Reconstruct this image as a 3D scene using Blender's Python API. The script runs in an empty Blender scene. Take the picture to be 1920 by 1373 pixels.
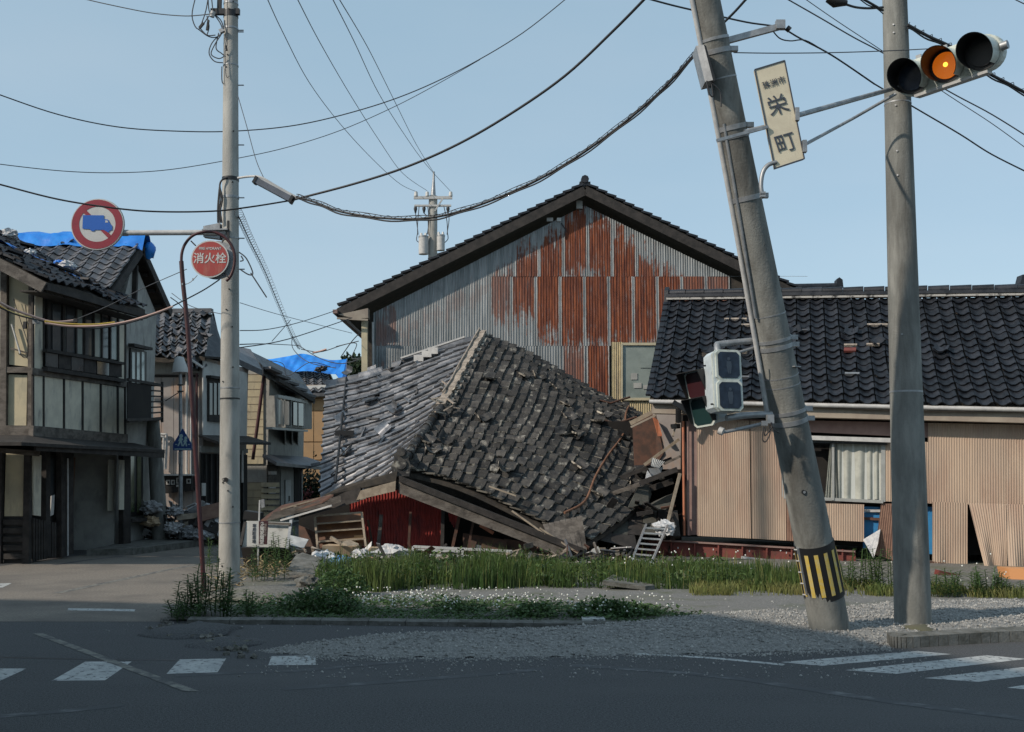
import bpy, math, random
import numpy as np
from mathutils import Vector, Matrix, noise as mnoise
R = random.Random(7)
V = Vector
scene = bpy.context.scene
col = scene.collection

# ------------------------------------------------------------------ camera, sky, sun, exposure
F = 2000.0; CX = 960.0; CY = 686.5; H = 1.75
TH = math.atan(198.5 / F)
cam_d = bpy.data.cameras.new("camera"); cam = bpy.data.objects.new("camera", cam_d); col.objects.link(cam)
cam.location = (0, 0, H); cam.rotation_euler = (math.pi / 2 + TH, 0, 0)
cam_d.sensor_width = 36; cam_d.lens = F / 1920 * 36; cam_d.clip_end = 3000; cam_d.clip_start = 0.1
scene.camera = cam
SUN = V((-1, -0.60, 0.78)).normalized()
world = bpy.data.worlds.new("World"); scene.world = world; world.use_nodes = True
wn = world.node_tree.nodes; wl = world.node_tree.links
bg = wn["Background"]; sky = wn.new("ShaderNodeTexSky"); sky.sky_type = 'NISHITA'; sky.sun_disc = False
sky.sun_elevation = math.asin(SUN.z); sky.sun_rotation = math.atan2(SUN.x, SUN.y)
sky.air_density = 1.0; sky.dust_density = 1.0; sky.ozone_density = 2.0
# Nishita sky whitened by an even haze
hz = wn.new("ShaderNodeMix"); hz.data_type = 'RGBA'; hz.inputs[0].default_value = 0.72; wl.new(sky.outputs[0], hz.inputs[6]); 
tc = wn.new("ShaderNodeTexCoord"); mpp = wn.new("ShaderNodeMapping"); mpp.inputs["Scale"].default_value = (1, 1, 3.5); wl.new(tc.outputs["Generated"], mpp.inputs[0])
cn = wn.new("ShaderNodeTexNoise"); cn.inputs["Scale"].default_value = 1.6; cn.inputs["Detail"].default_value = 5; wl.new(mpp.outputs[0], cn.inputs["Vector"])
cm = wn.new("ShaderNodeMapRange"); cm.inputs[1].default_value = .42; cm.inputs[2].default_value = .72; wl.new(cn.outputs[0], cm.inputs[0])
cx = wn.new("ShaderNodeMix"); cx.data_type = 'RGBA'; wl.new(cm.outputs[0], cx.inputs[0]); cx.inputs[6].default_value = (2.20, 3.12, 3.68, 1); cx.inputs[7].default_value = (2.62, 3.38, 3.82, 1)
wl.new(cx.outputs[2], hz.inputs[7])
wl.new(hz.outputs[2], bg.inputs[0]); bg.inputs[1].default_value = 0.13
sd = bpy.data.lights.new("sun", 'SUN'); so = bpy.data.objects.new("sun", sd); col.objects.link(so)
sd.energy = 2.75; sd.angle = math.radians(1.2); sd.color = (1.0, 0.88, 0.74)
so.rotation_euler = SUN.to_track_quat('Z', 'Y').to_euler(); so.location = (-20, -10, 20)
vs = scene.view_settings; vs.view_transform = 'Standard'; vs.look = 'None'; vs.exposure = 0.45; vs.gamma = 1; vs.use_curve_mapping = False

# ------------------------------------------------------------------ helpers
def ray(px, py):
    u = (px - CX) / F; v = -(py - CY) / F
    return V((u, math.cos(TH) - math.sin(TH) * v, math.sin(TH) + math.cos(TH) * v))
def P(px, py, Y):
    d = ray(px, py); return V((0, 0, H)) + d * (Y / d.y)
def G(px, py, z=0.0):
    d = ray(px, py); return V((0, 0, H)) + d * ((z - H) / d.z)
WL = {}
def wloc(o):
    return WL.get(o.name, V((0, 0, 0))) if o else V((0, 0, 0))
def tag(o, label=None, cat=None, group=None, kind=None):
    if label: o["label"] = label
    if cat: o["category"] = cat
    if group: o["group"] = group
    if kind: o["kind"] = kind
    return o
def thing(name, label, cat, loc, group=None):
    o = bpy.data.objects.new(name, None); o.empty_display_size = .2
    col.objects.link(o); o.location = loc; WL[o.name] = V(loc)
    return tag(o, label, cat, group)
class MB:
    def __init__(s): s.v = []; s.f = []; s.m = []; s.s = []
    def add(s, vs_, fs, mi=0, sm=False):
        k = len(s.v); s.v += [tuple(p) for p in vs_]
        for f_ in fs: s.f.append(tuple(i + k for i in f_)); s.m.append(mi); s.s.append(sm)
        return s
    def hexa(s, p, mi=0):   # p: 4 bottom, 4 top (ccw)
        return s.add(p, [(3, 2, 1, 0), (4, 5, 6, 7), (0, 1, 5, 4), (1, 2, 6, 5), (2, 3, 7, 6), (3, 0, 4, 7)], mi)
    def box(s, c, size, a=V((1, 0, 0)), b=V((0, 1, 0)), n=None, mi=0):
        c = V(c); a = V(a).normalized(); b = V(b).normalized(); n = a.cross(b).normalized() if n is None else V(n)
        x, y, z = a * size[0] / 2, b * size[1] / 2, n * size[2] / 2
        return s.hexa([c - x - y - z, c + x - y - z, c + x + y - z, c - x + y - z, c - x - y + z, c + x - y + z, c + x + y + z, c - x + y + z], mi)
    def bar(s, p0, p1, w, h, up=V((0, 0, 1)), mi=0):
        p0 = V(p0); p1 = V(p1); d = (p1 - p0)
        L = d.length; d.normalize(); sd_ = d.cross(up)
        if sd_.length < 1e-4: sd_ = V((1, 0, 0))
        sd_.normalize(); u = sd_.cross(d).normalized()
        return s.box((p0 + p1) / 2, (L, w, h), d, sd_, u, mi)
    def tube(s, pts, r, n=8, cap=True, mi=0, sm=True):
        pts = [V(p) for p in pts]; m = len(pts); rs = r if isinstance(r, (list, tuple)) else [r] * m
        vs_ = []; up = None
        for i, p in enumerate(pts):
            d = (pts[min(i + 1, m - 1)] - pts[max(i - 1, 0)]).normalized()
            if up is None:
                up = V((0, 0, 1)) if abs(d.z) < .9 else V((0, 1, 0))
            a = d.cross(up); a = a.normalized() if a.length > 1e-5 else V((1, 0, 0)); b = a.cross(d).normalized(); up = b
            for k in range(n):
                t = 2 * math.pi * k / n; vs_.append(p + (a * math.cos(t) + b * math.sin(t)) * rs[i])
        fs = [(i * n + k, i * n + (k + 1) % n, (i + 1) * n + (k + 1) % n, (i + 1) * n + k) for i in range(m - 1) for k in range(n)]
        s.add(vs_, fs, mi, sm)
        if cap:
            s.add(vs_[:n], [tuple(range(n))[::-1]], mi); s.add(vs_[-n:], [tuple(range(n))], mi)
        return s
    def prism(s, pts, off, mi=0):
        pts = [V(p) for p in pts]; n = len(pts); off = V(off)
        q = pts + [p + off for p in pts]
        return s.add(q, [tuple(range(n))[::-1], tuple(range(n, 2 * n))] + [(i, (i + 1) % n, n + (i + 1) % n, n + i) for i in range(n)], mi)
    def disc(s, c, a, b, r, th, n=32, mi=0, r2=None):
        a = V(a).normalized(); b = V(b).normalized(); nn = a.cross(b)
        pts = [V(c) + a * r * math.cos(2 * math.pi * k / n) + b * (r2 or r) * math.sin(2 * math.pi * k / n) for k in range(n)]
        return s.prism(pts, nn * th, mi)
    def build(s, name, mats, parent=None, loc=None, label=None, cat=None, group=None, kind=None):
        if not isinstance(mats, (list, tuple)): mats = [mats]
        A = np.array(s.v, dtype=float).reshape(-1, 3)
        if parent is not None: org = wloc(parent)
        elif loc is not None: org = V(loc)
        else:
            mn = A.min(0); mx = A.max(0); org = V(((mn[0] + mx[0]) / 2, (mn[1] + mx[1]) / 2, mn[2]))
        me = bpy.data.meshes.new(name); me.from_pydata((A - np.array(org)).tolist(), [], s.f)
        for m_ in mats: me.materials.append(m_)
        me.polygons.foreach_set("material_index", s.m); me.polygons.foreach_set("use_smooth", s.s)
        me.validate(); me.update()
        o = bpy.data.objects.new(name, me); col.objects.link(o)
        if parent is not None: o.parent = parent; WL[o.name] = wloc(parent)
        else: o.location = org; WL[o.name] = org
        return tag(o, label, cat, group, kind)
def catmull(pts, k=6):
    pts = [V(p) for p in pts]; out = []
    for i in range(len(pts) - 1):
        p0 = pts[max(i - 1, 0)]; p1 = pts[i]; p2 = pts[i + 1]; p3 = pts[min(i + 2, len(pts) - 1)]
        for j in range(k):
            t = j / k
            out.append(.5 * ((2 * p1) + (p2 - p0) * t + (2 * p0 - 5 * p1 + 4 * p2 - p3) * t * t + (3 * p1 - p0 - 3 * p2 + p3) * t ** 3))
    out.append(pts[-1]); return out
def lerp(a, b, t): return a + (b - a) * t

# ------------------------------------------------------------------ materials
def mat(name, c1, c2=None, scale=4, rough=.8, metal=0, bump=0, bscale=60, stretch=(1, 1, 1), lo=.4, hi=.62, var=0, c3=None, s3=1.2, st3=(1, 1, 1), lo3=.55, hi3=.7, spec=.5, r2=None, trans=0, emit=None):
    m = bpy.data.materials.new(name); m.use_nodes = True; nt = m.node_tree; N = nt.nodes; L = nt.links
    b = N["Principled BSDF"]; b.inputs["Roughness"].default_value = rough; b.inputs["Metallic"].default_value = metal
    b.inputs["Specular IOR Level"].default_value = spec
    g = N.new("ShaderNodeNewGeometry")
    def nz(sc, st, lo_, hi_, det=7):
        mp = N.new("ShaderNodeMapping"); mp.inputs["Scale"].default_value = st; L.new(g.outputs["Position"], mp.inputs[0])
        n = N.new("ShaderNodeTexNoise"); n.inputs["Scale"].default_value = sc; n.inputs["Detail"].default_value = det; n.inputs["Roughness"].default_value = .65
        L.new(mp.outputs[0], n.inputs["Vector"])
        r = N.new("ShaderNodeMapRange"); r.inputs[1].default_value = lo_; r.inputs[2].default_value = hi_; L.new(n.outputs[0], r.inputs[0])
        return r.outputs[0]
    def mix(f_, a, c):
        x = N.new("ShaderNodeMix"); x.data_type = 'RGBA'; L.new(f_, x.inputs[0])
        if isinstance(a, tuple): x.inputs[6].default_value = (*a, 1)
        else: L.new(a, x.inputs[6])
        x.inputs[7].default_value = (*c, 1); return x.outputs[2]
    c = c1
    if c2:
        f1 = nz(scale, stretch, lo, hi); c = mix(f1, c1, c2)
        if r2 is not None:
            rr = N.new("ShaderNodeMapRange"); rr.inputs[3].default_value = rough; rr.inputs[4].default_value = r2; L.new(f1, rr.inputs[0]); L.new(rr.outputs[0], b.inputs["Roughness"])
    if c3: c = mix(nz(s3, st3, lo3, hi3), c, c3)
    if var:
        oi = N.new("ShaderNodeObjectInfo"); ad = N.new("ShaderNodeMath"); ad.operation = 'ADD'
        L.new(oi.outputs["Random"], ad.inputs[0]); L.new(g.outputs["Random Per Island"], ad.inputs[1])
        fr = N.new("ShaderNodeMath"); fr.operation = 'FRACT'; L.new(ad.outputs[0], fr.inputs[0])
        mr = N.new("ShaderNodeMapRange"); mr.inputs[3].default_value = 1 - var; mr.inputs[4].default_value = 1 + var; L.new(fr.outputs[0], mr.inputs[0])
        h = N.new("ShaderNodeHueSaturation"); L.new(mr.outputs[0], h.inputs["Value"])
        if isinstance(c, tuple): h.inputs["Color"].default_value = (*c, 1)
        else: L.new(c, h.inputs["Color"])
        c = h.outputs[0]
    if isinstance(c, tuple): b.inputs["Base Color"].default_value = (*c, 1)
    else: L.new(c, b.inputs["Base Color"])
    if bump:
        n = N.new("ShaderNodeTexNoise"); n.inputs["Scale"].default_value = bscale; n.inputs["Detail"].default_value = 4; L.new(g.outputs["Position"], n.inputs["Vector"])
        bp = N.new("ShaderNodeBump"); bp.inputs["Strength"].default_value = bump; bp.inputs["Distance"].default_value = .02; L.new(n.outputs[0], bp.inputs["Height"]); L.new(bp.outputs[0], b.inputs["Normal"])
    if emit:
        b.inputs["Emission Color"].default_value = (*emit[0], 1); b.inputs["Emission Strength"].default_value = emit[1]
    if trans:
        t = N.new("ShaderNodeBsdfTranslucent"); ms = N.new("ShaderNodeMixShader"); ms.inputs[0].default_value = trans
        if isinstance(c, tuple): t.inputs[0].default_value = (*c, 1)
        else: L.new(c, t.inputs[0])
        L.new(b.outputs[0], ms.inputs[1]); L.new(t.outputs[0], ms.inputs[2]); L.new(ms.outputs[0], N["Material Output"].inputs[0])
    return m
M = {}
M['asphalt'] = mat('asphalt', (.036, .038, .042), (.135, .138, .142), 55, .9, bump=.9, bscale=110, lo=.36, hi=.70, c3=(.092, .094, .098), s3=.45, st3=(.5, 1.6, 1), lo3=.47, hi3=.72)
M['asphalt2'] = mat('asphalt_old', (.15, .133, .115), (.235, .21, .18), 30, .95, bump=.5, bscale=120, c3=(.115, .105, .095), s3=.5, lo3=.45, hi3=.65)
M['lot'] = mat('lot_ground', (.10, .10, .09), (.21, .20, .18), 25, .95, bump=.8, bscale=60, c3=(.10, .11, .06), s3=.8, lo3=.5, hi3=.7)
M['earth'] = mat('earth', (.11, .10, .07), (.08, .09, .04), 3, .95)
M['gravel'] = mat('gravel', (.17, .17, .165), (.32, .315, .30), 40, .95, bump=1, bscale=90)
M['stone'] = mat('stone_chips', (.235, .235, .228), (.32, .315, .30), 3, .9, var=.3)
M['slabdk'] = mat('shade_darkened_slab', (.075, .075, .065), (.05, .05, .043), 5, .9, bump=.5, bscale=50)  # kerb concrete colour darkened for the shade in the wreck gap
M['kerb'] = mat('kerb_concrete', (.15, .15, .14), (.07, .07, .06), 5, .9, bump=.5, bscale=50)
M['concrete'] = mat('pole_concrete', (.30, .295, .275), (.40, .395, .37), 4, .85, bump=.25, bscale=45, stretch=(1, 1, .35), c3=(.20, .20, .185), s3=2.2, st3=(1, 1, .3), lo3=.5, hi3=.72)
M['concrete2'] = mat('pole_concrete_stained', (.145, .148, .138), (.23, .232, .215), 5, .85, bump=.25, bscale=45, stretch=(1, 1, .3), c3=(.085, .083, .075), s3=3.2, st3=(1, 1, .12), lo3=.48, hi3=.66)
def paint_mat():
    m = mat('road_paint', (.46, .47, .46), (.33, .34, .34), 5, .8, c3=(.07, .075, .08), s3=16, lo3=.54, hi3=.62, bump=.3, bscale=140); return m
M['paint'] = M['paint_side'] = paint_mat()
M['paint_worn'] = mat('road_paint_worn', (.17, .175, .18), (.062, .065, .07), 8, .9, lo=.34, hi=.52, stretch=(.5, 1, 1), c3=(.06, .063, .068), s3=3, lo3=.42, hi3=.6)
M['paint_beige'] = mat('road_paint_beige', (.21, .205, .18), (.10, .10, .095), 12, .9, lo=.42, hi=.66, c3=(.066, .068, .072), s3=5, lo3=.47, hi3=.6)
M['tileblk'] = mat('black_glazed_tile', (.010, .012, .017), (.022, .025, .032), 5, .42, var=.35, r2=.6, bump=.15, bscale=30, spec=.35)
M['tileold'] = mat('weathered_tile', (.017, .017, .018), (.054, .050, .045), 5, .6, var=.7, spec=.4, c3=(.20, .19, .165), s3=6, lo3=.56, hi3=.66, bump=.4, bscale=60)
M['lipold'] = mat('tile_edge_lichen', (.03, .028, .025), (.36, .33, .28), 8, .8, lo=.46, hi=.54, var=.4)
M['tilegloss'] = mat('silver_glazed_tile', (.13, .132, .14), (.24, .24, .25), 3, .36, metal=.6, var=.35, r2=.40, c3=(.05, .05, .053), s3=2.2, spec=1.0)
M['tilegrey'] = mat('grey_tile', (.075, .078, .085), (.12, .12, .13), 4, .5, var=.3)
M['mortar'] = mat('ridge_mortar', (.36, .31, .26), (.20, .17, .14), 9, .95, bump=.8, bscale=40)
M['deck'] = mat('roof_deck', (.03, .027, .024), (.06, .05, .04), 6, .9)
M['timber_dk'] = mat('dark_timber', (.017, .015, .014), (.040, .034, .031), 5, .8, stretch=(1, 1, 1), bump=.3)
M['timber'] = mat('weathered_timber', (.075, .064, .055), (.15, .132, .115), 6, .85, bump=.4, stretch=(.7, 1, 1.6), c3=(.035, .03, .026), s3=3)
M['timber_lt'] = mat('pale_timber', (.30, .25, .19), (.20, .16, .12), 8, .8, bump=.3)
M['wood_rd'] = mat('reddish_timber', (.10, .045, .028), (.05, .028, .02), 6, .75)
M['redsheet'] = mat('red_corrugated', (.30, .028, .020), (.20, .02, .016), 4, .6, c3=(.10, .012, .012), s3=5, st3=(1, 1, .3))
M['cream'] = mat('cream_plaster', (.50, .44, .30), (.40, .36, .26), 2.5, .85, c3=(.30, .27, .21), s3=5, st3=(1, 1, .2))
M['panel'] = mat('aged_cream_panel', (.60, .565, .46), (.50, .47, .39), 3, .85, c3=(.27, .26, .235), s3=5, st3=(1, 1, .25))
M['greyplaster'] = mat('grey_plaster', (.38, .38, .355), (.29, .29, .275), 3, .85, c3=(.17, .17, .16), s3=5, st3=(1, 1, .25))
M['pinkwall'] = mat('pinkish_panel', (.36, .33, .31), (.30, .27, .26), 2, .8, c3=(.38, .24, .16), s3=2.4, st3=(1, 1, .35), lo3=.5, hi3=.7)
M['orange'] = mat('ochre_siding', (.36, .225, .115), (.32, .205, .11), 2, .8)
M['white'] = mat('white_wall', (.56, .56, .54), (.46, .46, .45), 3, .8)
M['siding'] = mat('beige_siding', (.415, .315, .235), (.34, .26, .20), 2, .6, stretch=(1, 1, .25), c3=(.30, .19, .14), s3=1.6, st3=(1, 1, .22), lo3=.5, hi3=.75)
M['sidingdk'] = mat('brown_siding', (.16, .085, .06), (.22, .13, .09), 5, .7)
M['trim'] = mat('pinkbrown_trim', (.20, .125, .11), (.24, .16, .14), 4, .6)
M['orangetrim'] = mat('orange_trim', (.45, .16, .08), (.32, .12, .07), 5, .6)
M['fascia'] = mat('eave_board', (.30, .26, .21), (.24, .20, .165), 3, .8)
M['beamred'] = mat('red_oxide_steel', (.17, .038, .028), (.11, .03, .025), 5, .7, c3=(.07, .03, .02), s3=7)
M['cyell'] = mat('cream_corrugated', (.46, .38, .22), (.36, .29, .17), 5, .7, c3=(.20, .17, .13), s3=3, st3=(2, 2, .2))
M['alu'] = mat('aluminium', (.52, .53, .54), (.40, .41, .42), 8, .42, metal=.7)
M['galv'] = mat('galvanised_steel', (.34, .35, .36), (.24, .25, .26), 10, .5, metal=.55)
M['galvw'] = mat('grey_conduit', (.46, .46, .45), (.36, .36, .36), 8, .6)
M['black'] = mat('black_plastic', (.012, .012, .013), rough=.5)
M['cable'] = mat('cable_rubber', (.018, .019, .022), rough=.55)
M['cable_th'] = mat('thin_cable', (.05, .055, .065), rough=.6)
M['pinkcab'] = mat('pink_guard', (.55, .36, .30), (.45, .30, .25), 5, .5)
M['yelcab'] = mat('yellow_guard', (.62, .40, .06), (.5, .35, .08), 5, .5)
M['tarp'] = mat('blue_tarp', (.015, .17, .60), (.02, .24, .72), 3, .38, bump=.6, bscale=6)
M['bag'] = mat('white_sandbag', (.50, .50, .50), (.36, .36, .38), 12, .6, bump=.8, bscale=20)
M['plastic'] = mat('clear_plastic', (.42, .43, .45), (.60, .61, .62), 6, .3, bump=.9, bscale=18)
M['plasticdk'] = mat('dull_plastic', (.20, .205, .215), (.34, .34, .35), 9, .35, bump=.9, bscale=18)
M['glass'] = mat('window_glass', (.035, .04, .045), (.06, .065, .07), 1.5, .06, spec=.8)
M['glass_pale'] = mat('pale_glass', (.26, .30, .28), (.20, .235, .22), 1.6, .12, spec=.8)
M['lens'] = mat('dark_lens', (.010, .016, .030), (.02, .032, .055), 14, .2, spec=.3)
M['lensred'] = mat('red_lens', (.038, .010, .013), rough=.3)
M['lensgrn'] = mat('green_lens', (.012, .035, .035), rough=.3)
M['amber'] = mat('amber_lens', (.8, .22, .01), (.7, .16, .0), 60, .3, emit=((1, .21, .012), .26))
M['bulb'] = mat('amber_bulb', (1, .5, .05), rough=.3, emit=((1, .50, .05), 1.8))
M['sigwhite'] = mat('signal_cream', (.56, .60, .55), (.46, .50, .46), 7, .45, c3=(.28, .30, .26), s3=6)
M['sigpale'] = mat('signal_pale', (.50, .56, .59), (.40, .46, .49), 7, .4)
M['signcream'] = mat('sign_cream', (.62, .56, .42), (.54, .48, .36), 5, .5, c3=(.42, .38, .31), s3=4, st3=(2, 2, .4), lo3=.6, hi3=.8)
M['ink'] = mat('sign_ink', (.045, .055, .075), rough=.6)
M['signred'] = mat('sign_red', (.26, .018, .035), (.21, .015, .03), 6, .5)
M['hydred'] = mat('hydrant_red', (.36, .045, .038), (.30, .05, .045), 6, .5, c3=(.36, .12, .09), s3=10, st3=(1, 1, .2), lo3=.55, hi3=.75)
M['signwhite'] = mat('sign_white', (.52, .52, .50), (.46, .46, .45), 5, .5)
M['signblue'] = mat('sign_blue', (.01, .10, .42), rough=.45)
M['signnavy'] = mat('sign_navy', (.012, .045, .17), rough=.45)
M['maroon'] = mat('maroon_paint', (.060, .012, .016), (.04, .011, .013), 8, .5, c3=(.16, .06, .04), s3=14, lo3=.62, hi3=.72)
M['signbrown'] = mat('sign_brown', (.045, .012, .018), rough=.6)
M['yellowband'] = mat('yellow_reflector', (.60, .42, .07), (.55, .45, .2), 18, .5)
M['card'] = mat('cardboard', (.48, .36, .24), (.42, .31, .2), 4, .85)
M['paper'] = mat('paper_white', (.62, .60, .57), (.5, .48, .46), 6, .8)
M['brownply'] = mat('brown_plywood', (.12, .055, .03), (.20, .09, .04), 3, .6)
M['curtain'] = mat('curtain_cloth', (.38, .39, .35), (.30, .31, .28), 5, .8)
M['bluepl'] = mat('blue_board', (.02, .16, .38), (.03, .22, .45), 4, .5)
M['orangepl'] = mat('orange_crate', (.62, .29, .12), rough=.6)
M['darkint'] = mat('dark_interior', (.006, .005, .005), (.014, .012, .010), 2, .9)  # near-black colour stands in for the shade inside openings and voids
M['frame'] = mat('window_frame_metal', (.33, .34, .33), (.27, .28, .27), 6, .5, metal=.2)
M['grass'] = mat('grass_blades', (.042, .090, .018), (.095, .135, .034), 1.1, .6, var=.55, trans=.35)
M['grass2'] = mat('dry_grass_blades', (.22, .21, .07), (.11, .15, .035), 1.6, .7, var=.4, trans=.3)
M['weed'] = mat('weed_leaves', (.045, .095, .028), (.07, .125, .035), 2, .6, var=.5, trans=.3)
M['weedlt'] = mat('light_weed_leaves', (.085, .14, .032), (.045, .085, .024), 3, .6, var=.5, trans=.35)
M['dry'] = mat('dry_leaves', (.32, .25, .13), (.20, .15, .08), 4, .8, var=.5)
M['flower'] = mat('white_flowers', (.72, .72, .66), rough=.7, var=.15)
M['pink'] = mat('pink_flowers', (.60, .22, .25), rough=.7, var=.3)
M['treefo'] = mat('dark_foliage', (.018, .036, .016), (.03, .055, .022), 1, .7, var=.5)
M['trunk'] = mat('bark', (.06, .045, .03), rough=.9)
# corrugated zinc with per-sheet rust (object colour r,g = rust span, b = strength)
def rust_mat():
    m = bpy.data.materials.new("rusty_zinc"); m.use_nodes = True; nt = m.node_tree; N = nt.nodes; L = nt.links; b = N["Principled BSDF"]
    uv = N.new("ShaderNodeUVMap"); sp = N.new("ShaderNodeSeparateXYZ"); L.new(uv.outputs[0], sp.inputs[0])
    oi = N.new("ShaderNodeObjectInfo"); so_ = N.new("ShaderNodeSeparateColor"); L.new(oi.outputs["Color"], so_.inputs[0])
    g = N.new("ShaderNodeNewGeometry")
    def nz(st, sc, det=6):
        mp = N.new("ShaderNodeMapping"); mp.inputs["Scale"].default_value = st; L.new(g.outputs["Position"], mp.inputs[0])
        n = N.new("ShaderNodeTexNoise"); n.inputs["Scale"].default_value = sc; n.inputs["Detail"].default_value = det; n.inputs["Roughness"].default_value = .7; L.new(mp.outputs[0], n.inputs["Vector"]); return n.outputs[0]
    def math_(op, a, c, d=None):
        x = N.new("ShaderNodeMath"); x.operation = op
        for i, q in enumerate((a, c) if d is None else (a, c, d)):
            if isinstance(q, (int, float)): x.inputs[i].default_value = q
            else: L.new(q, x.inputs[i])
        return x.outputs[0]
    def mrange(a, lo, hi):
        r = N.new("ShaderNodeMapRange"); r.interpolation_type = 'SMOOTHSTEP'; L.new(a, r.inputs[0]); r.inputs[1].default_value = lo; r.inputs[2].default_value = hi; return r.outputs[0]
    streak = nz((16, 1, .55), 1.0); blot = nz((1.5, 1, 1.2), 2.0); fine = nz((40, 1, 5), 1.0, 3)
    jit = math_('ADD', math_('MULTIPLY', math_('SUBTRACT', streak, .5), 1.5), math_('MULTIPLY', math_('SUBTRACT', blot, .5), 1.1))
    jit = math_('ADD', jit, math_('MULTIPLY', math_('SUBTRACT', fine, .5), .35))
    top = mrange(math_('ADD', math_('SUBTRACT', so_.outputs[0], sp.outputs[1]), jit), -.10, .10)
    bot = mrange(math_('ADD', math_('SUBTRACT', sp.outputs[1], so_.outputs[1]), jit), -.12, .10)
    edge = mrange(math_('ADD', math_('SUBTRACT', sp.outputs[0], .10), math_('MULTIPLY', math_('SUBTRACT', fine, .5), .10)), -.01, .02)
    edge2 = mrange(math_('ADD', math_('SUBTRACT', .965, sp.outputs[0]), math_('MULTIPLY', math_('SUBTRACT', fine, .5), .10)), -.01, .02)
    f_ = math_('MULTIPLY', math_('MULTIPLY', top, bot), math_('MULTIPLY', math_('MULTIPLY', edge, edge2), so_.outputs[2]))
    def mixc(fac, a, c):
        x = N.new("ShaderNodeMix"); x.data_type = 'RGBA'; L.new(fac, x.inputs[0])
        for i, q in ((6, a), (7, c)):
            if isinstance(q, tuple): x.inputs[i].default_value = (*q, 1)
            else: L.new(q, x.inputs[i])
        return x.outputs[2]
    zinc = mixc(mrange(nz((9, 1, .5), 1.0), .35, .7), (.15, .165, .17), (.30, .315, .32))
    zinc = mixc(mrange(nz((1, 1, 1), .7), .5, .75), zinc, (.105, .12, .13))
    rust = mixc(mrange(nz((12, 1, .7), 1.2), .35, .68), (.075, .020, .013), (.250, .072, .028))
    rust = mixc(mrange(nz((3, 1, 2), 2), .55, .75), rust, (.045, .014, .011))
    mott = mrange(nz((26, 1, 1.1), 1.0, 5), .33, .44)
    f_ = math_('MULTIPLY', f_, math_('ADD', math_('MULTIPLY', mott, .62), .38))
    L.new(mixc(f_, zinc, rust), b.inputs["Base Color"])
    rr = N.new("ShaderNodeMapRange"); rr.inputs[3].default_value = .5; rr.inputs[4].default_value = .9; L.new(f_, rr.inputs[0]); L.new(rr.outputs[0], b.inputs["Roughness"])
    mm = N.new("ShaderNodeMapRange"); mm.inputs[3].default_value = .25; mm.inputs[4].default_value = 0; L.new(f_, mm.inputs[0]); L.new(mm.outputs[0], b.inputs["Metallic"])
    return m
M['rust'] = rust_mat()

# ------------------------------------------------------------------ shape makers
def sheet(parent, TL, TR, BR, BL, pitch, amp, m, name='sheet', label=None, rows=1, warp=0, color=None, nper=6, kind=None, trap=False):
    """corrugated sheet, ribs running TL->BL; corners are world points"""
    TL, TR, BR, BL = map(V, (TL, TR, BR, BL)); w = max((TR - TL).length, (BR - BL).length)
    n = max(1, round(w / pitch)) * nper; nrm = (TR - TL).cross(BL - TL).normalized()
    if nrm.y > 0: nrm = -nrm
    vs_ = []; uvs = []; mb = MB()
    for j in range(rows + 1):
        v = j / rows
        for i in range(n + 1):
            u = i / n; p = lerp(lerp(TL, TR, u), lerp(BL, BR, u), v); ph = 2 * math.pi * i / nper
            a = math.cos(ph)
            if trap: a = max(-1, min(1, a * 2.2))
            off = amp * a + (warp * v * v * (math.sin(u * 5 + 1.3) + .6 * math.sin(u * 11)) if warp else 0)
            vs_.append(p + nrm * off); uvs.append((u, 1 - v))
    k = n + 1
    fs = [(j * k + i, (j + 1) * k + i, (j + 1) * k + i + 1, j * k + i + 1) for j in range(rows) for i in range(n)]
    mb.add(vs_, fs, 0, True); o = mb.build(name, m, parent, label=label, kind=kind)
    ul = o.data.uv_layers.new(name="UVMap")
    li = [0] * len(o.data.loops); o.data.loops.foreach_get("vertex_index", li)
    ul.data.foreach_set("uv", [c for i in li for c in uvs[i]])
    if color: o.color = (*color, 1)
    return o
_tile_cache = {}
def tile_mesh(key, w, e, amp, th, mats, seg=8, sharp=1.5):
    if key in _tile_cache: return _tile_cache[key]
    me = bpy.data.meshes.new("tile"); vs_ = []; fs = []; L_ = e + .035
    z = lambda u: amp * (2 * ((1 + math.cos(2 * math.pi * (u - .06))) / 2) ** sharp - 1)
    for i in range(seg + 1):
        u = i / seg * 1.04; x = u * w
        vs_ += [(x, -.02, z(u) - .002), (x, L_ - .02, z(u) + th), (x, L_ - .02, z(u) + th), (x, L_ - .023, z(u) + th - .026)]
    for i in range(seg):
        a = i * 4; b_ = a + 4; fs += [(a, b_, b_ + 1, a + 1), (a + 2, b_ + 2, b_ + 3, a + 3)]
    for xx, zz in ((0, z(0)), (w * 1.04, z(1.04))):   # side edges
        k = len(vs_); vs_ += [(xx, -.02, zz - .002), (xx, L_ - .02, zz + th), (xx, L_ - .02, zz + th - .045), (xx, -.02, zz - .045)]; fs.append((k, k + 1, k + 2, k + 3))
    fs = fs + [fs[-1][::-1]] if len(fs) % 2 else fs
    me.from_pydata(vs_, [], fs)
    for m_ in mats: me.materials.append(m_)
    me.polygons.foreach_set("material_index", [0, len(mats) - 1] * seg + [len(mats) - 1] * 2); me.polygons.foreach_set("use_smooth", [True] * (2 * seg) + [False] * 2); me.update()
    A = np.array(vs_, dtype=float); _tile_cache[key] = (me, A, fs); return _tile_cache[key]
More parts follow.
